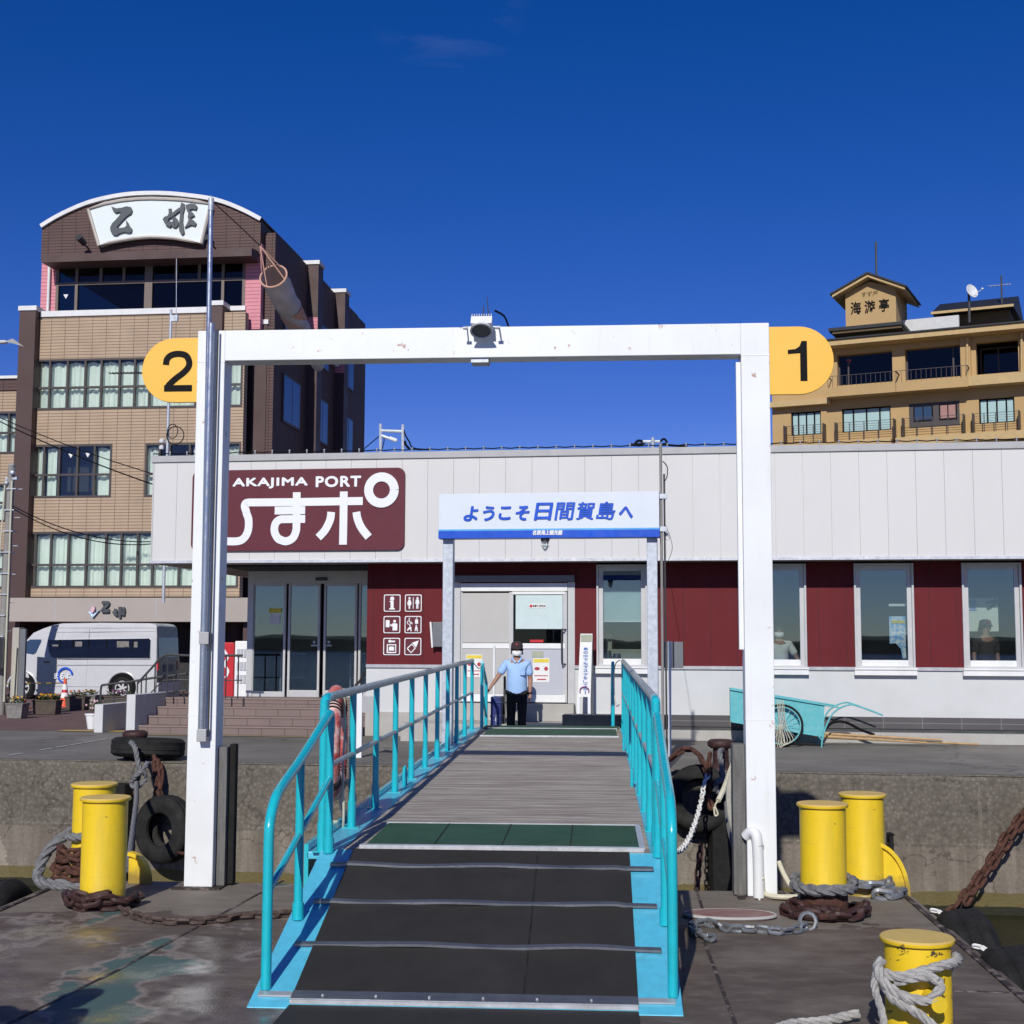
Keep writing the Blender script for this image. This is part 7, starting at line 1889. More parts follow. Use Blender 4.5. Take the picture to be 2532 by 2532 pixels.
m.rope([h2(1786, 1925, QE - .5), h2(1770, 1940, QE - .55), h2(1778, 1960, QE - .6), h2(1798, 1950, QE - .6), h2(1796, 1932, QE - .6), h2(1775, 1932, QE - .65), h2(1768, 1955, QE - .6)], .034, 6)
m.rope([h2(1796, 1985, QE - .6), h2(1800, 2030, QE - 1.5), h2(1812, 2085, QE - 3), h2(1828, 2130, QE - 4.6)], .028, 6)
solo(m, 'mooring_line', 'rope_grey', 'grey braided mooring rope knotted below the right mushroom bollard', 'rope', S, (bxb, byb - .4, 0), 'mooring lines from the quay', smooth=True)
m = MB()
m.tube(smooth_path([h2(1822, 1862, QE - 1.5), h2(1815, 1895, QE - 2), h2(1805, 1935, QE - 2.6), h2(1802, 1980, QE - 3.4), h2(1808, 2030, QE - 4.4), h2(1825, 2080, QE - 5.4), h2(1852, 2125, QE - 6.3)], 6), .030, 8)
solo(m, 'water_hose', 'hose_cream', 'long cream hose curving down beside the timber of the right gate post', 'hose', S, tuple(h2(1805, 1935, QE - 2.6)), 'cream hoses at the right gate post', smooth=True)
m = MB(); m.tube(smooth_path([h2(1822, 1858, QE - 1.5), h2(1808, 1900, QE - 1.8), h2(1792, 1945, QE - 2.2), h2(1776, 1980, QE - 2.4)], 5), .030, 8)
m.tube(smooth_path([h2(1776, 1980, QE - 2.4), h2(1768, 1992, QE - 2.4), h2(1775, 2012, QE - 2.4), h2(1768, 2016, QE - 2.4), h2(1765, 1995, QE - 2.4)], 5), .010, 6)
solo(m, 'water_hose', 'hose_cream', 'short cream hose with tied end hanging beside the right gate post', 'hose', S, tuple(h2(1792, 1945, QE - 2.2)), 'cream hoses at the right gate post', smooth=True)
m = MB(); g1 = lambda x, y, Y: hit(G, x, y, y=Y)
m.tube(smooth_path([g1(1884, 2170, GY - .06), gp(1888, 2205, DZ + .05), gp(1905, 2215, DZ + .03), gp(1940, 2218, DZ + .03), gp(1985, 2217, DZ + .03)], 5), .020, 8)
m.tube(smooth_path([g1(1925, 2130, GY + .25), g1(1940, 2165, GY + .2), gp(1960, 2195, DZ + .06), gp(1985, 2205, DZ + .1)], 5), .020, 8)
solo(m, 'deck_hose', 'hose_cream', 'cream hose lying on deck from the white pipe to the right bollard', 'hose', G, tuple(gp(1905, 2215)), 'cream hoses at the right gate post', smooth=True)
# big chain running down the wall at the right edge
m = MB(); m.chain([h2(2600, 1930, QE - .1), h2(2532, 2010, QE - .12), h2(2490, 2062, QE - .15), h2(2450, 2125, QE - .18), h2(2410, 2180, QE - .22), h2(2370, 2232, QE - .3), h2(2340, 2265, QE - .4)], .20, .027, 6, jig=.4)
m.chain([h2(2600, 1945, QE - .2), h2(2520, 2045, QE - .3), h2(2470, 2115, QE - .3), h2(2425, 2180, QE - .3), h2(2385, 2235, QE - .4)], .20, .027, 6, jig=.4)
solo(m, 'heavy_chain', 'rust', 'heavy rusty double chain running down the quay wall at the right edge', 'chain', S, tuple(h2(2450, 2125, QE - .18)), smooth=True)

# ================================================================== handcart
Yc = -1.25
kx = lambda x, y=1780, Y=Yc: hx(S, x, y, Y); kz = lambda y, x=1950, Y=Yc: hz(S, x, y, Y)
t = thing('handcart', 'weathered turquoise handcart with spoked wheels parked by the terminal wall', 'handcart', S, (kx(1960), Yc, 0))
m = MB()
for yy in (Yc, Yc + .78): m.hexa([(kx(1808), yy, kz(1785)), (kx(2033), yy, kz(1818)), (kx(2033), yy + .02, kz(1818)), (kx(1808), yy + .02, kz(1785))], [(kx(1806), yy, kz(1706)), (kx(2040), yy, kz(1742)), (kx(2040), yy + .02, kz(1742)), (kx(1806), yy + .02, kz(1706))])
m.hexa([(kx(1808), Yc + .02, kz(1785)), (kx(2033), Yc + .02, kz(1818)), (kx(2033), Yc + .78, kz(1818)), (kx(1808), Yc + .78, kz(1785))], [(kx(1808), Yc + .02, kz(1782)), (kx(2033), Yc + .02, kz(1815)), (kx(2033), Yc + .78, kz(1815)), (kx(1808), Yc + .78, kz(1782))])
for xx, za, zb2 in ((1806, 1785, 1706), (2035, 1818, 1742)): m.box(kx(xx), kx(xx) + .02, Yc + .02, Yc + .78, kz(za), kz(zb2))
part(m, 'cart_box', 'cart_teal', t)
m = MB()
for yy in (Yc - .02, Yc + .80): m.cyl((kx(1806), yy, kz(1706)), (kx(2075), yy, kz(1748)), .012, seg=8); m.cyl((kx(1808), yy, kz(1786)), (kx(2033), yy, kz(1820)), .012, seg=8)
part(m, 'frame_tube', 'cart_teal', t)
for yy in (Yc - .03, Yc + .81):
    part(MB().tube(smooth_path([(kx(2030), yy, kz(1838)), (kx(2040), yy, kz(1800)), (kx(2062), yy, kz(1760)), (kx(2100), yy, kz(1741)), (kx(2130), yy, kz(1747)), (kx(2183), yy, kz(1766))], 6), .014, 8), 'handle', 'cart_teal', t, smooth=True)
part(MB().cyl((kx(2030), Yc - .03, 0.0), (kx(2033), Yc - .03, kz(1815)), .013, seg=8), 'leg', 'cart_teal', t)
part(MB().cyl((kx(2030), Yc + .8, 0), (kx(2033), Yc + .8, kz(1815)), .013, seg=8).cyl((kx(2020), Yc - .03, kz(1816)), (kx(2030), Yc - .03, .12), .01, seg=6), 'leg', 'cart_teal', t)
wr = .32; wxc = kx(1932)
for yy in (Yc - .10, Yc + .88):
    w_ = part(MB().lathe([(wr + .022 * math.cos(a_ * .785), .022 * math.sin(a_ * .785)) for a_ in range(8)], (wxc, yy, wr + .02), 36, Matrix.Rotation(R(90), 3, 'X'), closed=True), 'tyre', 'black_rubber', t, smooth=True)
    m = MB().lathe([(wr - .035, -.012), (wr - .015, -.012), (wr - .015, .012), (wr - .035, .012)], (wxc, yy, wr + .02), 36, Matrix.Rotation(R(90), 3, 'X'), closed=True)
    m.cyl((wxc, yy - .04, wr + .02), (wxc, yy + .04, wr + .02), .03, seg=10); part(m, 'rim', 'cart_teal', w_)
    m = MB()
    for k_ in range(18): a_ = k_ * math.pi / 9; m.cyl((wxc + .02 * math.cos(a_ + 1), yy + .02 * (-1) ** k_, wr + .02 + .02 * math.sin(a_ + 1)), (wxc + (wr - .02) * math.cos(a_), yy, wr + .02 + (wr - .02) * math.sin(a_)), .003, seg=4)
    part(m, 'spokes', 'galvanised', w_)
m = MB()
for i in range(5): x = kx(1921 + 4 * i); m.tube(smooth_path([(x, Yc - .15, kz(1730)), (x + .03, Yc - .17, kz(1790)), (x + .06 + .02 * i, Yc - .18, kz(1835 - 2 * i)), (x + .0, Yc - .17, kz(1846 - 3 * i)), (x - .03, Yc - .16, kz(1790))], 5), .0055, 5)
solo(m, 'coiled_rope', 'hose_cream', 'thin cream rope hung in loops over the handcart wheel', 'rope', S, (kx(1930), Yc - .15, .3), smooth=True)
for i, (y0, x0, x1, yz, lab) in enumerate(((-.85, 1990, 2330, .10, 'longest bamboo pole leaning low along the terminal footing'), (-.95, 2010, 2290, .06, 'middle bamboo pole lying along the terminal footing'), (-.75, 2040, 2420, .03, 'lowest bamboo pole lying on the ground by the footing'))):
    m = MB(); a = Vector((hx(S, x0, 1820, y0), y0, yz + .10)); b = Vector((hx(S, x1, 1828, y0 + .2), y0 + .2, yz))
    n = 12
    m.tube([a.lerp(b, k_ / (n * 2)) for k_ in range(n * 2 + 1)], lambda s_: (.024 - .008 * s_) * (1.12 if int(s_ * n * 2 + .5) % 2 == 0 else 1), 8)
    solo(m, 'bamboo_pole', 'bamboo', lab, 'pole', S, tuple(a), 'bamboo poles by the footing', smooth=True)
m = MB().tube(smooth_path([(kx(2040), -.5, .15), (kx(2065), -.5, .34), (kx(2100), -.5, .36), (kx(2140), -.5, .24), (kx(2175), -.5, .16)], 6), .022, 8)
solo(m, 'black_hose', 'black_letter', 'arched black hose behind the handcart handles', 'hose', S, (kx(2065), -.5, .3), smooth=True)

# ================================================================== stair rails, ramp wall, planters, cones
ez_ = .69
part_t = thing('stair_side_wall', 'dark grey stair side wall with white end beside the entrance steps', 'side wall', S, (SX0 - .16, -.4, 0))
part(MB().box(SX0 - .17, SX0 - .004, -.45, 1.6, 0, .70), 'wall_body', 'concrete_white', part_t, bev=.008)
rx_ = hx(S, 233, 1775, -.1); rx2 = hx(S, 254, 1775, -.1)
t = thing('ramp_wall', 'low dark side wall of the access ramp with a white end', 'ramp wall', S, (rx_, -.1, 0))
part(MB().box(rx_, rx2, -.1, 1.25, 0, hz(S, 243, 1742, -.1)), 'wall_body', 'concrete_white', t, bev=.008)
part(MB().box(rx2, SX0 - .18, 1.3, 2.4, 0, .45), 'ramp_slab', 'concrete_light', t)
def rail(nm, lab, pts, posts, drop=.45, mat='dark_metal', grp='dark metal handrails by the entrance'):
    t = thing(nm, lab, 'handrail', S, tuple(pts[0]), grp)
    part(MB().tube(smooth_path(pts, 4), .022, 8), 'top_rail', mat, t, smooth=True)
    m = MB(); m.tube([Vector(p) - Vector((0, 0, drop)) for p in pts], .012, 6); part(m, 'lower_rail', mat, t)
    for p, zb2 in posts: part(MB().cyl((p[0], p[1], zb2), p, .014, seg=6), 'baluster', mat, t)
    return t
Yr = .6
rr = lambda x, y, Y=Yr: hit(S, x, y, y=Y)
P1 = [rr(x, y) for x, y in ((340, 1690), (372, 1655), (405, 1622), (440, 1620), (470, 1621), (540, 1621), (600, 1621))]
rail('handrail', 'dark handrail climbing beside the entrance steps', P1, [(rr(x, y), z_) for x, y, z_ in ((340, 1690, .68), (362, 1666, .68), (384, 1643, .68), (415, 1621, .68), (442, 1620, .68), (470, 1621, .68), (520, 1621, .6), (560, 1621, .6), (590, 1621, .6))])
P1 = [rr(x, y, 1.0) for x, y in ((249, 1742), (250, 1700), (262, 1693), (320, 1686), (380, 1676), (470, 1665))]
rail('handrail', 'lower dark handrail along the access ramp', P1, [(rr(x, y, 1.0), .4) for x, y in ((250, 1700), (283, 1690), (315, 1686), (350, 1681), (400, 1673), (430, 1670), (455, 1667))], .3)
P1 = [Vector((XW - .12, -.3, .0)), Vector((XW - .12, -.3, .82)), Vector((XW - .12, .0, .95)), Vector((XW - .12, 1.3, 1.45))]
rail('handrail', 'handrail along the right side of the entrance steps', P1, [(Vector((XW - .12, .9, 1.28)), .6)], .3)
# vending machine behind the entrance
vx0, vx1 = hx(S, 556, 1640, 5), hx(S, 612, 1640, 5)
t = thing('vending_machine', 'red and white drinks vending machine behind the glass entrance', 'vending machine', S, (vx0, 5, 0))
vz1 = hz(S, 580, 1585, 5)
part(MB().box(vx0 - .3, hx(S, 578, 1640, 5), 5.0, 5.8, .25, vz1 - .03), 'red_cabinet', 'red_plastic', t, bev=.02)
wv = part(MB().box(hx(S, 579, 1640, 5), hx(S, 640, 1640, 5), 5.02, 5.8, .25, vz1), 'white_cabinet', 'sign_white', t, bev=.02)
m = MB(); xa = hx(S, 583, 1640, 5)
for i in range(3):
    for j in range(6): m.box(xa + .02 + j * .075, xa + .075 + j * .075, 5.0, 5.015, vz1 - .35 - i * .28, vz1 - .17 - i * .28)
part(m, 'drink_cans', 'door_panel_blue', wv)
part(MB().stroke([(vx0 - .02, vz1 - .2), (vx0 + .06, vz1 - .35), (vx0 + .0, vz1 - .5), (vx0 + .08, vz1 - .65), (vx0 + .02, vz1 - .8)], .05, 4.99, 4.999), 'red_cabinet_wave', 'sign_white', t)
# planters with flowers
def planter(px_, py_, wpx, wood, cols, lab, yaw=0, deep=.32):
    b = on(px_, py_); s_ = 3400 / (S @ b).y; wd = wpx / s_; h = .30
    t = thing('flower_planter', lab, 'planter', S, tuple(b), 'flower planters by the forecourt')
    m = MB(); M_ = Matrix.Translation(b) @ Matrix.Rotation(R(yaw), 4, 'Z'); m.M = M_
    m.hexa([(-wd / 2 + .03, .02, .01), (wd / 2 - .03, .02, .01), (wd / 2 - .03, deep - .02, .01), (-wd / 2 + .03, deep - .02, .01)], [(-wd / 2, 0, h), (wd / 2, 0, h), (wd / 2, deep, h), (-wd / 2, deep, h)])
    m.box(-wd / 2 - .015, wd / 2 + .015, -.015, deep + .015, h, h + .03)
    part(m, 'trough', 'planter_wood' if wood else 'planter_grey', t, bev=.006)
    m = MB(); m.M = M_
    for i in range(int(420 * wd)):
        x = random.uniform(-wd / 2 + .03, wd / 2 - .03); y = random.uniform(.03, deep - .03); z = h + random.uniform(.0, .13); a_ = random.uniform(0, 6.28); tl = random.uniform(.04, .08)
        d = Vector((math.cos(a_), math.sin(a_), random.uniform(-.2, .8))) * tl; n_ = Vector((-math.sin(a_), math.cos(a_), 0)) * tl * .35; p = Vector((x, y, z))
        m.add([p, p + d * .5 + n_, p + d, p + d * .5 - n_], [(0, 1, 2, 3)])
    part(m, 'foliage', 'leaf', t)
    for cn, cnt in cols:
        m = MB(); m.M = M_
        for i in range(int(cnt * wd)):
            x = random.uniform(-wd / 2 + .03, wd / 2 - .03); y = random.uniform(.0, deep - .03); z = h + random.uniform(.08, .18); r_ = random.uniform(.018, .032)
            ti = Matrix.Rotation(random.uniform(-.9, .3) - .6, 3, 'X') @ Matrix.Rotation(random.uniform(-.6, .6), 3, 'Y')
            pts = [Vector((x, y, z)) + ti @ Vector((r_ * math.cos(k_ * 1.2566) , r_ * math.sin(k_ * 1.2566), 0)) for k_ in range(5)]
            m.add(pts + [Vector((x, y, z)) + ti @ Vector((0, 0, .008))], [(k_, (k_ + 1) % 5, 5) for k_ in range(5)])
        part(m, 'blossoms', cn, t)
Y_, O_, VI, WH = ('petal_yellow', 55), ('petal_orange', 25), ('petal_violet', 45), ('petal_white', 40)
planter(108, 1768, 62, True, [Y_, O_], 'wooden planter of yellow flowers between the two cones')
planter(33, 1778, 44, False, [Y_], 'grey planter of yellow flowers nearest the left edge')
planter(12, 1768, 34, True, [('petal_white', 30)], 'dark wooden planter at the left picture edge')
planter(184, 1757, 52, True, [('petal_orange', 40)], 'dark planter of small orange flowers right of the rear cone')
planter(217, 1752, 36, False, [Y_], 'small grey planter with upright yellow pansies')
planter(285, 1755, 62, True, [WH, VI], 'planter of white and violet flowers in front of the van wheel')
b = on(228, 1803); t = thing('flower_pot', 'white round pot with pale flowers against the ramp wall end', 'flower pot', S, tuple(b))
part(MB().lathe([(.001, 0), (.085, 0), (.13, .26), (.145, .26), (.145, .29), (.12, .29), (.001, .27)], tuple(b), 20), 'pot', 'sign_white', t, smooth=True)
m = MB()
for i in range(60): a_ = random.uniform(0, 6.28); r_ = random.uniform(0, .13); p = b + Vector((r_ * math.cos(a_), r_ * math.sin(a_), .3 + random.uniform(0, .22))); d = Vector((random.uniform(-.05, .05), random.uniform(-.05, .05), random.uniform(0, .05))); m.add([p, p + d + Vector((.02, 0, 0)), p + d * 1.5, p + d - Vector((.02, 0, 0))], [(0, 1, 2, 3)])
part(m, 'pot_foliage', 'leaf', t)
m = MB()
for i in range(16): a_ = random.uniform(0, 6.28); r_ = random.uniform(0, .13); m.ball(b + Vector((r_ * math.cos(a_), r_ * math.sin(a_), .38 + random.uniform(0, .16))), .022, seg=6, rings=4)
part(m, 'pot_blossoms', 'pale_pink', t)
def cone(px_, py_, h, lab, dark=False):
    b = on(px_, py_); t = thing('traffic_cone', lab, 'traffic cone', S, tuple(b), 'traffic cones by the van')
    part(MB().box(b.x - .19, b.x + .19, b.y - .19, b.y + .19, 0, .03), 'cone_base', 'orange_plastic', t, bev=.008)
    f = lambda z: .135 - .105 * z / h
    bands = ((.03, .32, 'red_plastic' if dark else 'orange_plastic'), (.32, .50, 'paper'), (.50, .60, 'red_plastic'), (.60, .80, 'paper'), (.80, 1.0, 'orange_plastic'))
    for i, (z0, z1, mt) in enumerate(bands):
        z0 *= h; z1 *= h; part(MB().lathe([(.001, z0 + .0005 * i), (f(z0), z0 + .0005 * i), (f(z1), z1), (.001, z1)], tuple(b), 20), 'cone_body' if i == 0 else 'cone_band', mt, t, smooth=True)
cone(53, 1752, .70, 'red based traffic cone beside the utility box', True)
cone(159, 1748, .72, 'orange and white traffic cone in front of the van emblem')
b1q, b2q = on(-60, 1752), on(82, 1750)
m = MB(); za = .60; L_ = (b2q - b1q).length; d = (b2q - b1q).normalized(); n = 14
t = thing('cone_bar', 'yellow and black striped bar between the cones at the left', 'barrier bar', S, (b1q.x, b1q.y, za))
ma, mb2 = MB(), MB()
b2q = on(150, 1748)
for i in range(16):
    p, p2 = b1q.lerp(b2q, i / 16), b1q.lerp(b2q, (i + 1) / 16); (ma if i % 2 else mb2).cyl((p.x, p.y, za), (p2.x, p2.y, za), .016, seg=8)
part(ma, 'yellow_section', 'yellow_paint', t); part(mb2, 'black_section', 'dark_metal', t)
# utility pole with meter box, and grey cabinet
b = on(12, 1768)
t = thing('utility_pole', 'concrete utility pole with meter box at the left edge', 'utility pole', S, (b.x, b.y, 0))
uz = lambda y: hz(S, 20, y, b.y); ux = lambda x, y=1500: hx(S, x, y, b.y)
part(MB().cyl((ux(2, 1700), b.y, 0), (ux(27, 1200), b.y, uz(1150)), .115, .075, 14), 'pole_shaft', 'utility_pole_concrete', t, smooth=True)
part(MB().cyl((ux(18, 1700), b.y - .12, .3), (ux(35, 1190), b.y - .1, uz(1190)), .022, seg=8).cyl((ux(2, 1500) - .14, b.y - .1, .3), (ux(18, 1240) - .02, b.y - .1, uz(1200)), .018, seg=8), 'cable_pipe', 'pipe_cream', t)
m = MB()
for i in range(9):
    z_ = uz(1210 + i * 52); xx = ux(27 - (1210 + i * 52 - 1200) * .05, 1400); m.box(xx - .12, xx + .12, b.y - .12, b.y + .1, z_ - .012, z_ + .012)
for i in range(6): z_ = uz(1210 + i * 70); xx = ux(30, 1300) - .01 * i * 3; m.cyl((xx + .08, b.y, z_), (xx + .22, b.y, z_), .012, seg=6)
part(m, 'step_bolts', 'galvanised', t)
m = MB(); zt_ = uz(1165)
m.lathe([(.001, 0), (.05, 0), (.06, .06), (.04, .1), (.05, .16), (.001, .18)], (ux(31, 1150), b.y, zt_), 12); m.box(ux(31, 1150) - .14, ux(31, 1150) + .14, b.y - .05, b.y + .05, zt_ - .2, zt_ - .14); m.ball((ux(36, 1180), b.y - .1, zt_ - .05), .06).ball((ux(22, 1180), b.y - .1, zt_ - .28), .05)
part(m, 'pole_fittings', 'galvanised', t)
mz = part(MB().box(ux(-20, 1620), ux(17, 1620), b.y - .36, b.y - .12, uz(1652), uz(1575)), 'meter_box', 'utility_box', t, bev=.01)
part(MB().box(ux(0, 1590), ux(6, 1590), b.y - .366, b.y - .361, uz(1603), uz(1583)), 'meter_window', 'dark_metal', mz)
Yk = b.y - .35
t = thing('utility_cabinet', 'tall grey utility cabinet between the pole and the van', 'cabinet', S, (hx(S, 45, 1650, Yk), Yk, 0))
part(MB().box(hx(S, 27, 1650, Yk), hx(S, 44, 1650, Yk), Yk, Yk + .25, 0, hz(S, 40, 1552, Yk)), 'cabinet_front', 'utility_box', t, bev=.01)
part(MB().box(hx(S, 44, 1650, Yk) + .003, hx(S, 59, 1650, Yk), Yk + .02, Yk + .10, 0, hz(S, 40, 1555, Yk)), 'cabinet_side', 'grey_metal', t)
part(MB().cyl((hx(S, 38, 1650, Yk), Yk - .05, .1), (hx(S, 41, 1650, Yk), Yk - .05, hz(S, 40, 1600, Yk)), .02, seg=8), 'cabinet_pipe', 'pipe_cream', t)
# thin steel mast with aerial in front of the hotel
Ym = 5.0
mx = lambda x, y=900: hx(S, x, y, Ym); mz_ = lambda y, x=420: hz(S, x, y, Ym)
t = thing('aerial_mast', 'thin steel mast with small aerials behind the terminal roof corner', 'mast', S, (mx(413, 1130), Ym, 0))
part(MB().cyl((mx(414, 1125), Ym, 2.5), (mx(423, 765), Ym, mz_(765)), .035, .03, 10), 'mast_pole', 'galvanised', t, smooth=True)
m = MB().box(mx(424, 780), mx(440, 780), Ym - .03, Ym + .03, mz_(795), mz_(780)).cyl((mx(436, 780), Ym, mz_(785)), (mx(436, 650), Ym, mz_(640)), .008, seg=5)
part(m, 'whip_bracket', 'galvanised', t)
m = MB().cyl((mx(280, 925), Ym - .2, mz_(924)), (mx(424, 925), Ym, mz_(924)), .012, seg=6)
for i in range(9): x = mx(283 + i * 9, 924); m.cyl((x, Ym - .3, mz_(924)), (x, Ym - .0, mz_(921)), .010, seg=5)
part(m, 'yagi_aerial', 'dark_frame', t)
part(MB().tube([(mx(436, 1078) + .20 * math.cos(a_ * .35) , Ym - .06, mz_(1078) + .20 * math.sin(a_ * .35)) for a_ in range(18)], .012, 6, closed=True).tube([(mx(430, 1070) + .12 * math.cos(a_ * .35) , Ym - .08, mz_(1068) + .16 * math.sin(a_ * .35)) for a_ in range(18)], .010, 6, closed=True), 'cable_coil', 'black_letter', t)
part(MB().lathe([(.001, 0), (.06, 0), (.07, .06), (.001, .1)], (mx(405, 1092), Ym - .1, mz_(1096)), 10).lathe([(.001, 0), (.05, 0), (.06, .06), (.001, .1)], (mx(404, 1108), Ym - .1, mz_(1112)), 10), 'floodlight_pair', 'coping_white', t)
# overhead wires
def wire(p0, p1, Y0, Y1, sag, lab, r=.012):
    a, b = hit(S, *p0, y=Y0), hit(S, *p1, y=Y1); pts = [a.lerp(b, i / 16) - Vector((0, 0, sag * 4 * (i / 16) * (1 - i / 16))) for i in range(17)]
    solo(MB().tube(pts, r, 5), 'overhead_wire', 'black_letter', lab, 'wire', S, tuple(a), 'overhead wires before the hotel')
wire((-60, 1005), (400, 1178), 9, 5, .1, 'upper of the two wires crossing the hotel windows')
wire((-60, 1012), (400, 1205), 9, 5, .1, 'lower of the two wires crossing the hotel windows', .016)
wire((30, 1250), (400, 1338), 3.5, 5, .25, 'top wire of the bundle running from the utility pole')
wire((30, 1256), (400, 1342), 3.5, 5, .3, 'bottom wire of the bundle running from the utility pole')
# roof frames on the terminal
def roofframe(pts, lab, name='roof_bracket'):
    Yf = 5.5; fm = lambda x, y: (hx(S, x, y, Yf), Yf, hz(S, x, y, Yf))
    t = thing(name, lab, 'bracket', S, fm(*pts[0][0]))
    for i, (a, b) in enumerate(pts): part(MB().cyl(fm(*a), fm(*b), .035, seg=8), 'upright' if i < 2 else 'crosspiece', 'galvanised', t)
    return t, fm
t, fm = roofframe([((941, 1125), (941, 1048)), ((996, 1125), (996, 1050)), ((941, 1065), (996, 1067)), ((943, 1077), (978, 1090))], 'galvanised frame carrying insulators above the terminal roof')
m = MB()
for i in range(4): m.ball(fm(966 + 4 * i, 1084 + 1.5 * i), .045, seg=8, rings=6)
part(m, 'insulator', 'coping_white', t, smooth=True)
part(MB().tube(smooth_path([fm(900, 1110), fm(930, 1085), fm(941, 1078), fm(950, 1085), fm(945, 1110)], 5), .012, 5).tube(smooth_path([fm(998, 1062), fm(1003, 1078), fm(1012, 1092), fm(1022, 1108), fm(1062, 1112)], 5), .018, 5).tube(smooth_path([fm(1000, 1090), fm(1003, 1100), fm(1012, 1110)], 5), .03, 5), 'cable', 'black_letter', t)
t, fm = roofframe([((1614, 1115), (1614, 1082)), ((1609, 1092), (1620, 1092)), ((1590, 1092), (1632, 1092))], 'small white cross bracket with cables on the terminal roof')
m = MB()
for i in range(8): m.ball(fm(1592 + 5 * i, 1092), .03, seg=6, rings=5)
part(m, 'insulator', 'coping_white', t, smooth=True)
m = MB().tube(smooth_path([fm(1570, 1098), fm(1578, 1090), fm(1588, 1092), fm(1592, 1096), fm(1575, 1099), fm(1560, 1099)], 5), .03, 5).tube(smooth_path([fm(1632, 1092), fm(1642, 1085), fm(1650, 1096), fm(1640, 1099), fm(1700, 1104)], 5), .025, 5)
part(m, 'cable', 'black_letter', t)
# gull at the left edge
a = hit(S, 6, 846, y=12)
m = MB().ball(a, .18, .08, .06, 10, 6); m.add([a, a + Vector((.25, .1, .12)), a + Vector((.55, .2, -.1)), a + Vector((.2, .15, .0))], [(0, 1, 2, 3)]); m.add([a, a + Vector((-.25, -.1, .14)), a + Vector((-.5, -.2, .05)), a + Vector((-.2, -.15, .0))], [(0, 1, 2, 3)])
solo(m, 'gull', 'gull', 'small gull gliding in the sky at the left edge', 'bird', S, tuple(a), smooth=True)
# ================================================================== white minibus
vb = on(385, 1732)
VF = S @ Matrix.Translation((vb.x, vb.y, 0)) @ Matrix.Rotation(R(1.0), 4, 'Z')
vt = bpy.data.objects.new('minibus', None); COL.objects.link(vt); vt.matrix_world = VF; vt['label'] = 'white high roof minibus with navy door stripe parked before the brown hotel'; vt['category'] = 'minibus'; ATS['minibus'] = (0, 0, 0)
k2 = 3400 / (S @ vb).y; K_ = .2588 / k2
vp = lambda x, y: ((x - 1500) * K_, (1083 - y) * K_)
WV = 1.75
side_ = [vp(1490, 1035), vp(1500, 900), vp(1497, 700), vp(1488, 480), vp(1478, 385), vp(1460, 362), vp(1400, 352), vp(900, 349), vp(520, 355), vp(430, 372), vp(330, 405), vp(235, 447), vp(170, 520), vp(120, 640), vp(100, 700), vp(60, 760), vp(45, 900), vp(45, 1010), vp(80, 1035), vp(330, 1045)]
m = MB(); vs = []; n = len(side_)
secs = [(0.0, .0), (.06, -.0), (WV - .06, 0), (WV, 0)]
tum = lambda z, s_: (.11 * max(0, (z - 1.15) / 1.0) ** 1.3)
for s_, yb_ in enumerate((0.0, WV)):
    for x, z in side_: vs.append((x, yb_ + (tum(z, 0) if s_ == 0 else -tum(z, 0)), z))
ar = 1 if sum(side_[i][0] * side_[(i + 1) % n][1] - side_[(i + 1) % n][0] * side_[i][1] for i in range(n)) > 0 else -1
fs = [tuple(range(n)) if ar > 0 else tuple(reversed(range(n))), tuple(reversed(range(n, 2 * n))) if ar > 0 else tuple(range(n, 2 * n))]
for i in range(n): j = (i + 1) % n; fs.append((i, i + n, j + n, j) if ar > 0 else (j, j + n, i + n, i))
m.add(vs, fs); bd = part(m, 'van_body', 'van_paint', vt, bev=.05)
for p in bd.data.polygons: p.use_smooth = False
def vside(x0, y0, x1, y1, off, name, mat, par=vt, poly=None, thick=.006):
    pts = poly or [(x0, y0), (x1, y0), (x1, y1), (x0, y1)]
    P_ = [vp(*p_) for p_ in pts]; m = MB(); f_ = [(x, tum(z, 0) - off, z) for x, z in P_]; b_ = [(x, tum(z, 0) + .02, z) for x, z in P_]; k_ = len(P_)
    m.add(f_ + b_, [tuple(range(k_)), tuple(reversed(range(k_, 2 * k_)))] + [(i, i + k_, (i + 1) % k_ + k_, (i + 1) % k_) for i in range(k_)])
    return part(m, name, mat, par)
vside(0, 0, 0, 0, .004, 'door_stripe', 'van_navy', poly=[(300, 676), (495, 690), (497, 860), (485, 1045), (330, 1045), (300, 1000)])
vside(0, 0, 0, 0, .005, 'pillar_stripe', 'van_navy', poly=[(372, 676), (395, 500), (420, 378), (492, 366), (465, 500), (455, 560), (470, 690), (430, 690)])
sw = vside(0, 0, 0, 0, .010, 'side_window', 'glass_van', poly=[(395, 515), (1415, 498), (1428, 510), (1432, 680), (520, 690), (445, 680), (415, 630)])
vside(0, 0, 0, 0, .007, 'window_lining', 'interior_dark', par=sw, poly=[(398, 518), (1412, 502), (1424, 512), (1428, 677), (522, 687), (448, 677), (418, 630)])
m = MB()
for xx in (520, 650, 810, 990, 1250):
    x, z = vp(xx, 600); part(MB().box(x - .012, x + .012, tum(1.5, 0) - .018, tum(1.5, 0) + .0, vp(0, 684)[1], vp(0, 512)[1]), 'window_divider', 'black_letter', sw)
m = MB()
for (x0, y0, x1, y1) in ((675, 530, 745, 655), (925, 590, 965, 665), (1095, 525, 1215, 640), (1145, 575, 1220, 640), (1265, 530, 1300, 640), (445, 560, 505, 660)):
    a, b = vp(x0, y1), vp(x1, y0); m.box(a[0], b[0], tum(1.5, 0) - .0065, tum(1.5, 0) - .001, a[1], b[1])
part(m, 'seat_and_far_window', 'planter_grey', sw)
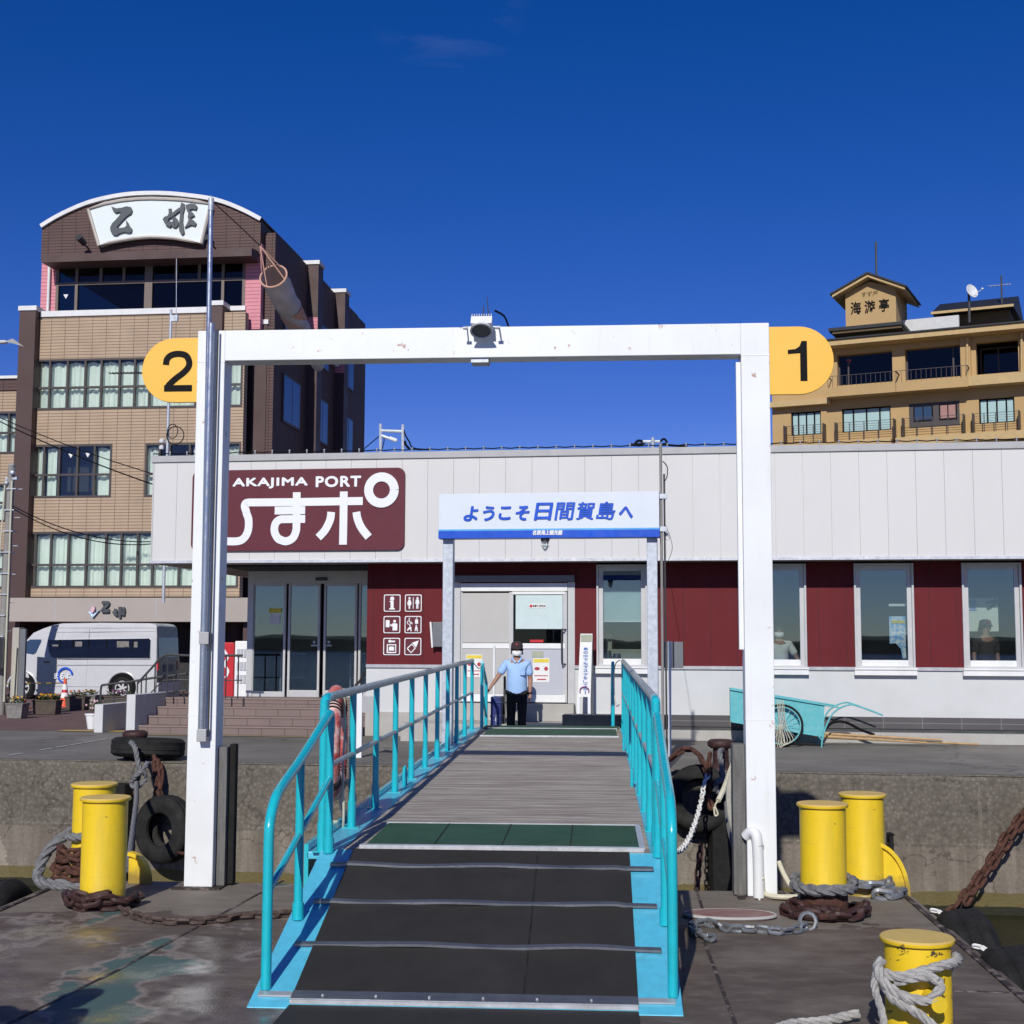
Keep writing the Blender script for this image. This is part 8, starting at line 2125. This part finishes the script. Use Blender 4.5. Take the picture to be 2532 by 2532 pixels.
vside(0, 0, 0, 0, .006, 'front_quarter_window', 'side_pane', poly=[(150, 640), (170, 540), (215, 512), (325, 510), (330, 530), (285, 640), (260, 655)])
m = MB()
for poly in ([(805, 410), (797, 1030)], [(500, 748), (1480, 748)], [(300, 690), (300, 1040)], [(500, 690), (1430, 690)], [(470, 398), (1460, 398)], [(470, 440), (1470, 430)], [(495, 955), (1000, 958)]):
    a, b = vp(*poly[0]), vp(*poly[1]); m.bar((a[0], tum(a[1], 0) - .002, a[1]), (b[0], tum(b[1], 0) - .002, b[1]), .012, .010)
part(m, 'panel_gap', 'trim_grey', vt)
a = vp(400, 725); part(MB().box(a[0] - .08, a[0] + .08, -.03, .0, a[1] - .02, a[1] + .02), 'door_handle', 'black_letter', vt, bev=.005)
# side emblem
cx_, cz_ = vp(590, 853); r_ = 70 * K_
m = MB(); m.stroke([(cx_ + r_ * math.cos(R(a_)), cz_ + r_ * math.sin(R(a_))) for a_ in range(5, 285, 8)], .055, -.014, -.006, smooth=False)
em = part(m, 'emblem', 'sign_blue', vt)
a, b = vp(482, 885), vp(640, 828)
part(MB().text('まるよ', a[0], b[0], a[1], b[1], -.016, .012), 'emblem_writing', 'sign_white', em)
# wheels
for xx, y0 in ((1165, -.02), (160, -.02)):
    x, z = vp(xx, 1000); R0 = .335
    M90 = Matrix.Rotation(R(90), 3, 'X')
    arch = MB().lathe([(.001, -.3), (R0 + .075, -.3), (R0 + .075, .004), (.001, .004)], (x, .0, R0 + .02), 32, M90)
    part(arch, 'wheel_arch', 'black_letter', vt)
    w_ = part(MB().tire((x, .075, R0), R0, .20, (0, 1, 0), .62, 36), 'wheel', 'black_rubber', vt, smooth=True)
    m = MB().lathe([(.001, -.1), (.20, -.1), (.215, -.05), (.215, .0), (.001, .0)], (x, .02, R0), 28, M90)
    part(m, 'wheel_dish', 'dark_metal', w_)
    m = MB()
    for k_ in range(6):
        a_ = k_ * math.pi / 3 + .3; m.bar((x + .03 * math.cos(a_), -.002, R0 + .03 * math.sin(a_)), (x + .19 * math.cos(a_), .004, R0 + .19 * math.sin(a_)), .055, .02, (0, 1, 0))
    m.lathe([(.185, -.01), (.215, -.01), (.215, .03), (.185, .03)], (x, .02, R0), 30, M90, closed=True); m.lathe([(.001, -.01), (.05, -.01), (.05, .02), (.001, .02)], (x, .005, R0), 14, M90)
    part(m, 'alloy_rim', 'van_paint', w_)
    m = MB(); m.tube([(x + (R0 + .11) * math.cos(R(a_)), .0, R0 + .02 + (R0 + .11) * math.sin(R(a_))) for a_ in range(-8, 190, 9)], .035, 8); part(m, 'arch_flare', 'van_paint', vt, smooth=True)
# rear face: dark tailgate with window, lamps
rv = MB(); xr = .002
def rear(z0, z1, y0, y1, name, mat, off=.0, par=vt):
    def rx(z): 
        zs2 = [(0.1, -.02), (.56, .0), (1.17, -.01), (1.85, -.04), (2.14, -.07)]
        for (za, xa), (zb2, xb) in zip(zs2, zs2[1:]):
            if z <= zb2: return xa + (xb - xa) * (z - za) / (zb2 - za)
        return zs2[-1][1]
    n_ = 5; m = MB(); vs = []; fs = []
    for i in range(n_ + 1):
        z = z0 + (z1 - z0) * i / n_; t0 = tum(z, 0) * .9; X = rx(z) + .012 + off
        vs += [(X, max(y0, t0 + .03), z), (X, min(y1, WV - t0 - .03), z), (X - .05, min(y1, WV - t0 - .03), z), (X - .05, max(y0, t0 + .03), z)]
    for i in range(n_):
        for j in range(4): fs.append((i * 4 + j, i * 4 + (j + 1) % 4, i * 4 + 4 + (j + 1) % 4, i * 4 + 4 + j))
    fs += [(3, 2, 1, 0), (n_ * 4, n_ * 4 + 1, n_ * 4 + 2, n_ * 4 + 3)]
    return part(m.add(vs, fs), name, mat, par)
rear(.28, 2.10, .06, 1.69, 'tailgate', 'van_dark')
rw = rear(1.22, 1.78, .12, 1.63, 'rear_window', 'side_pane', .012)
rear(.80, 1.0, .5, 1.25, 'number_plate', 'planter_grey', .014)
rear(.85, 1.10, .03, .17, 'tail_lamp', 'red_plastic', .02); rear(.85, 1.10, 1.58, 1.72, 'tail_lamp', 'red_plastic', .02)
rear(.22, .50, .02, 1.73, 'rear_bumper', 'van_paint', .05)
part(MB().box(-4.2, -.1, .1, WV - .1, .16, .3), 'underbody', 'black_letter', vt)
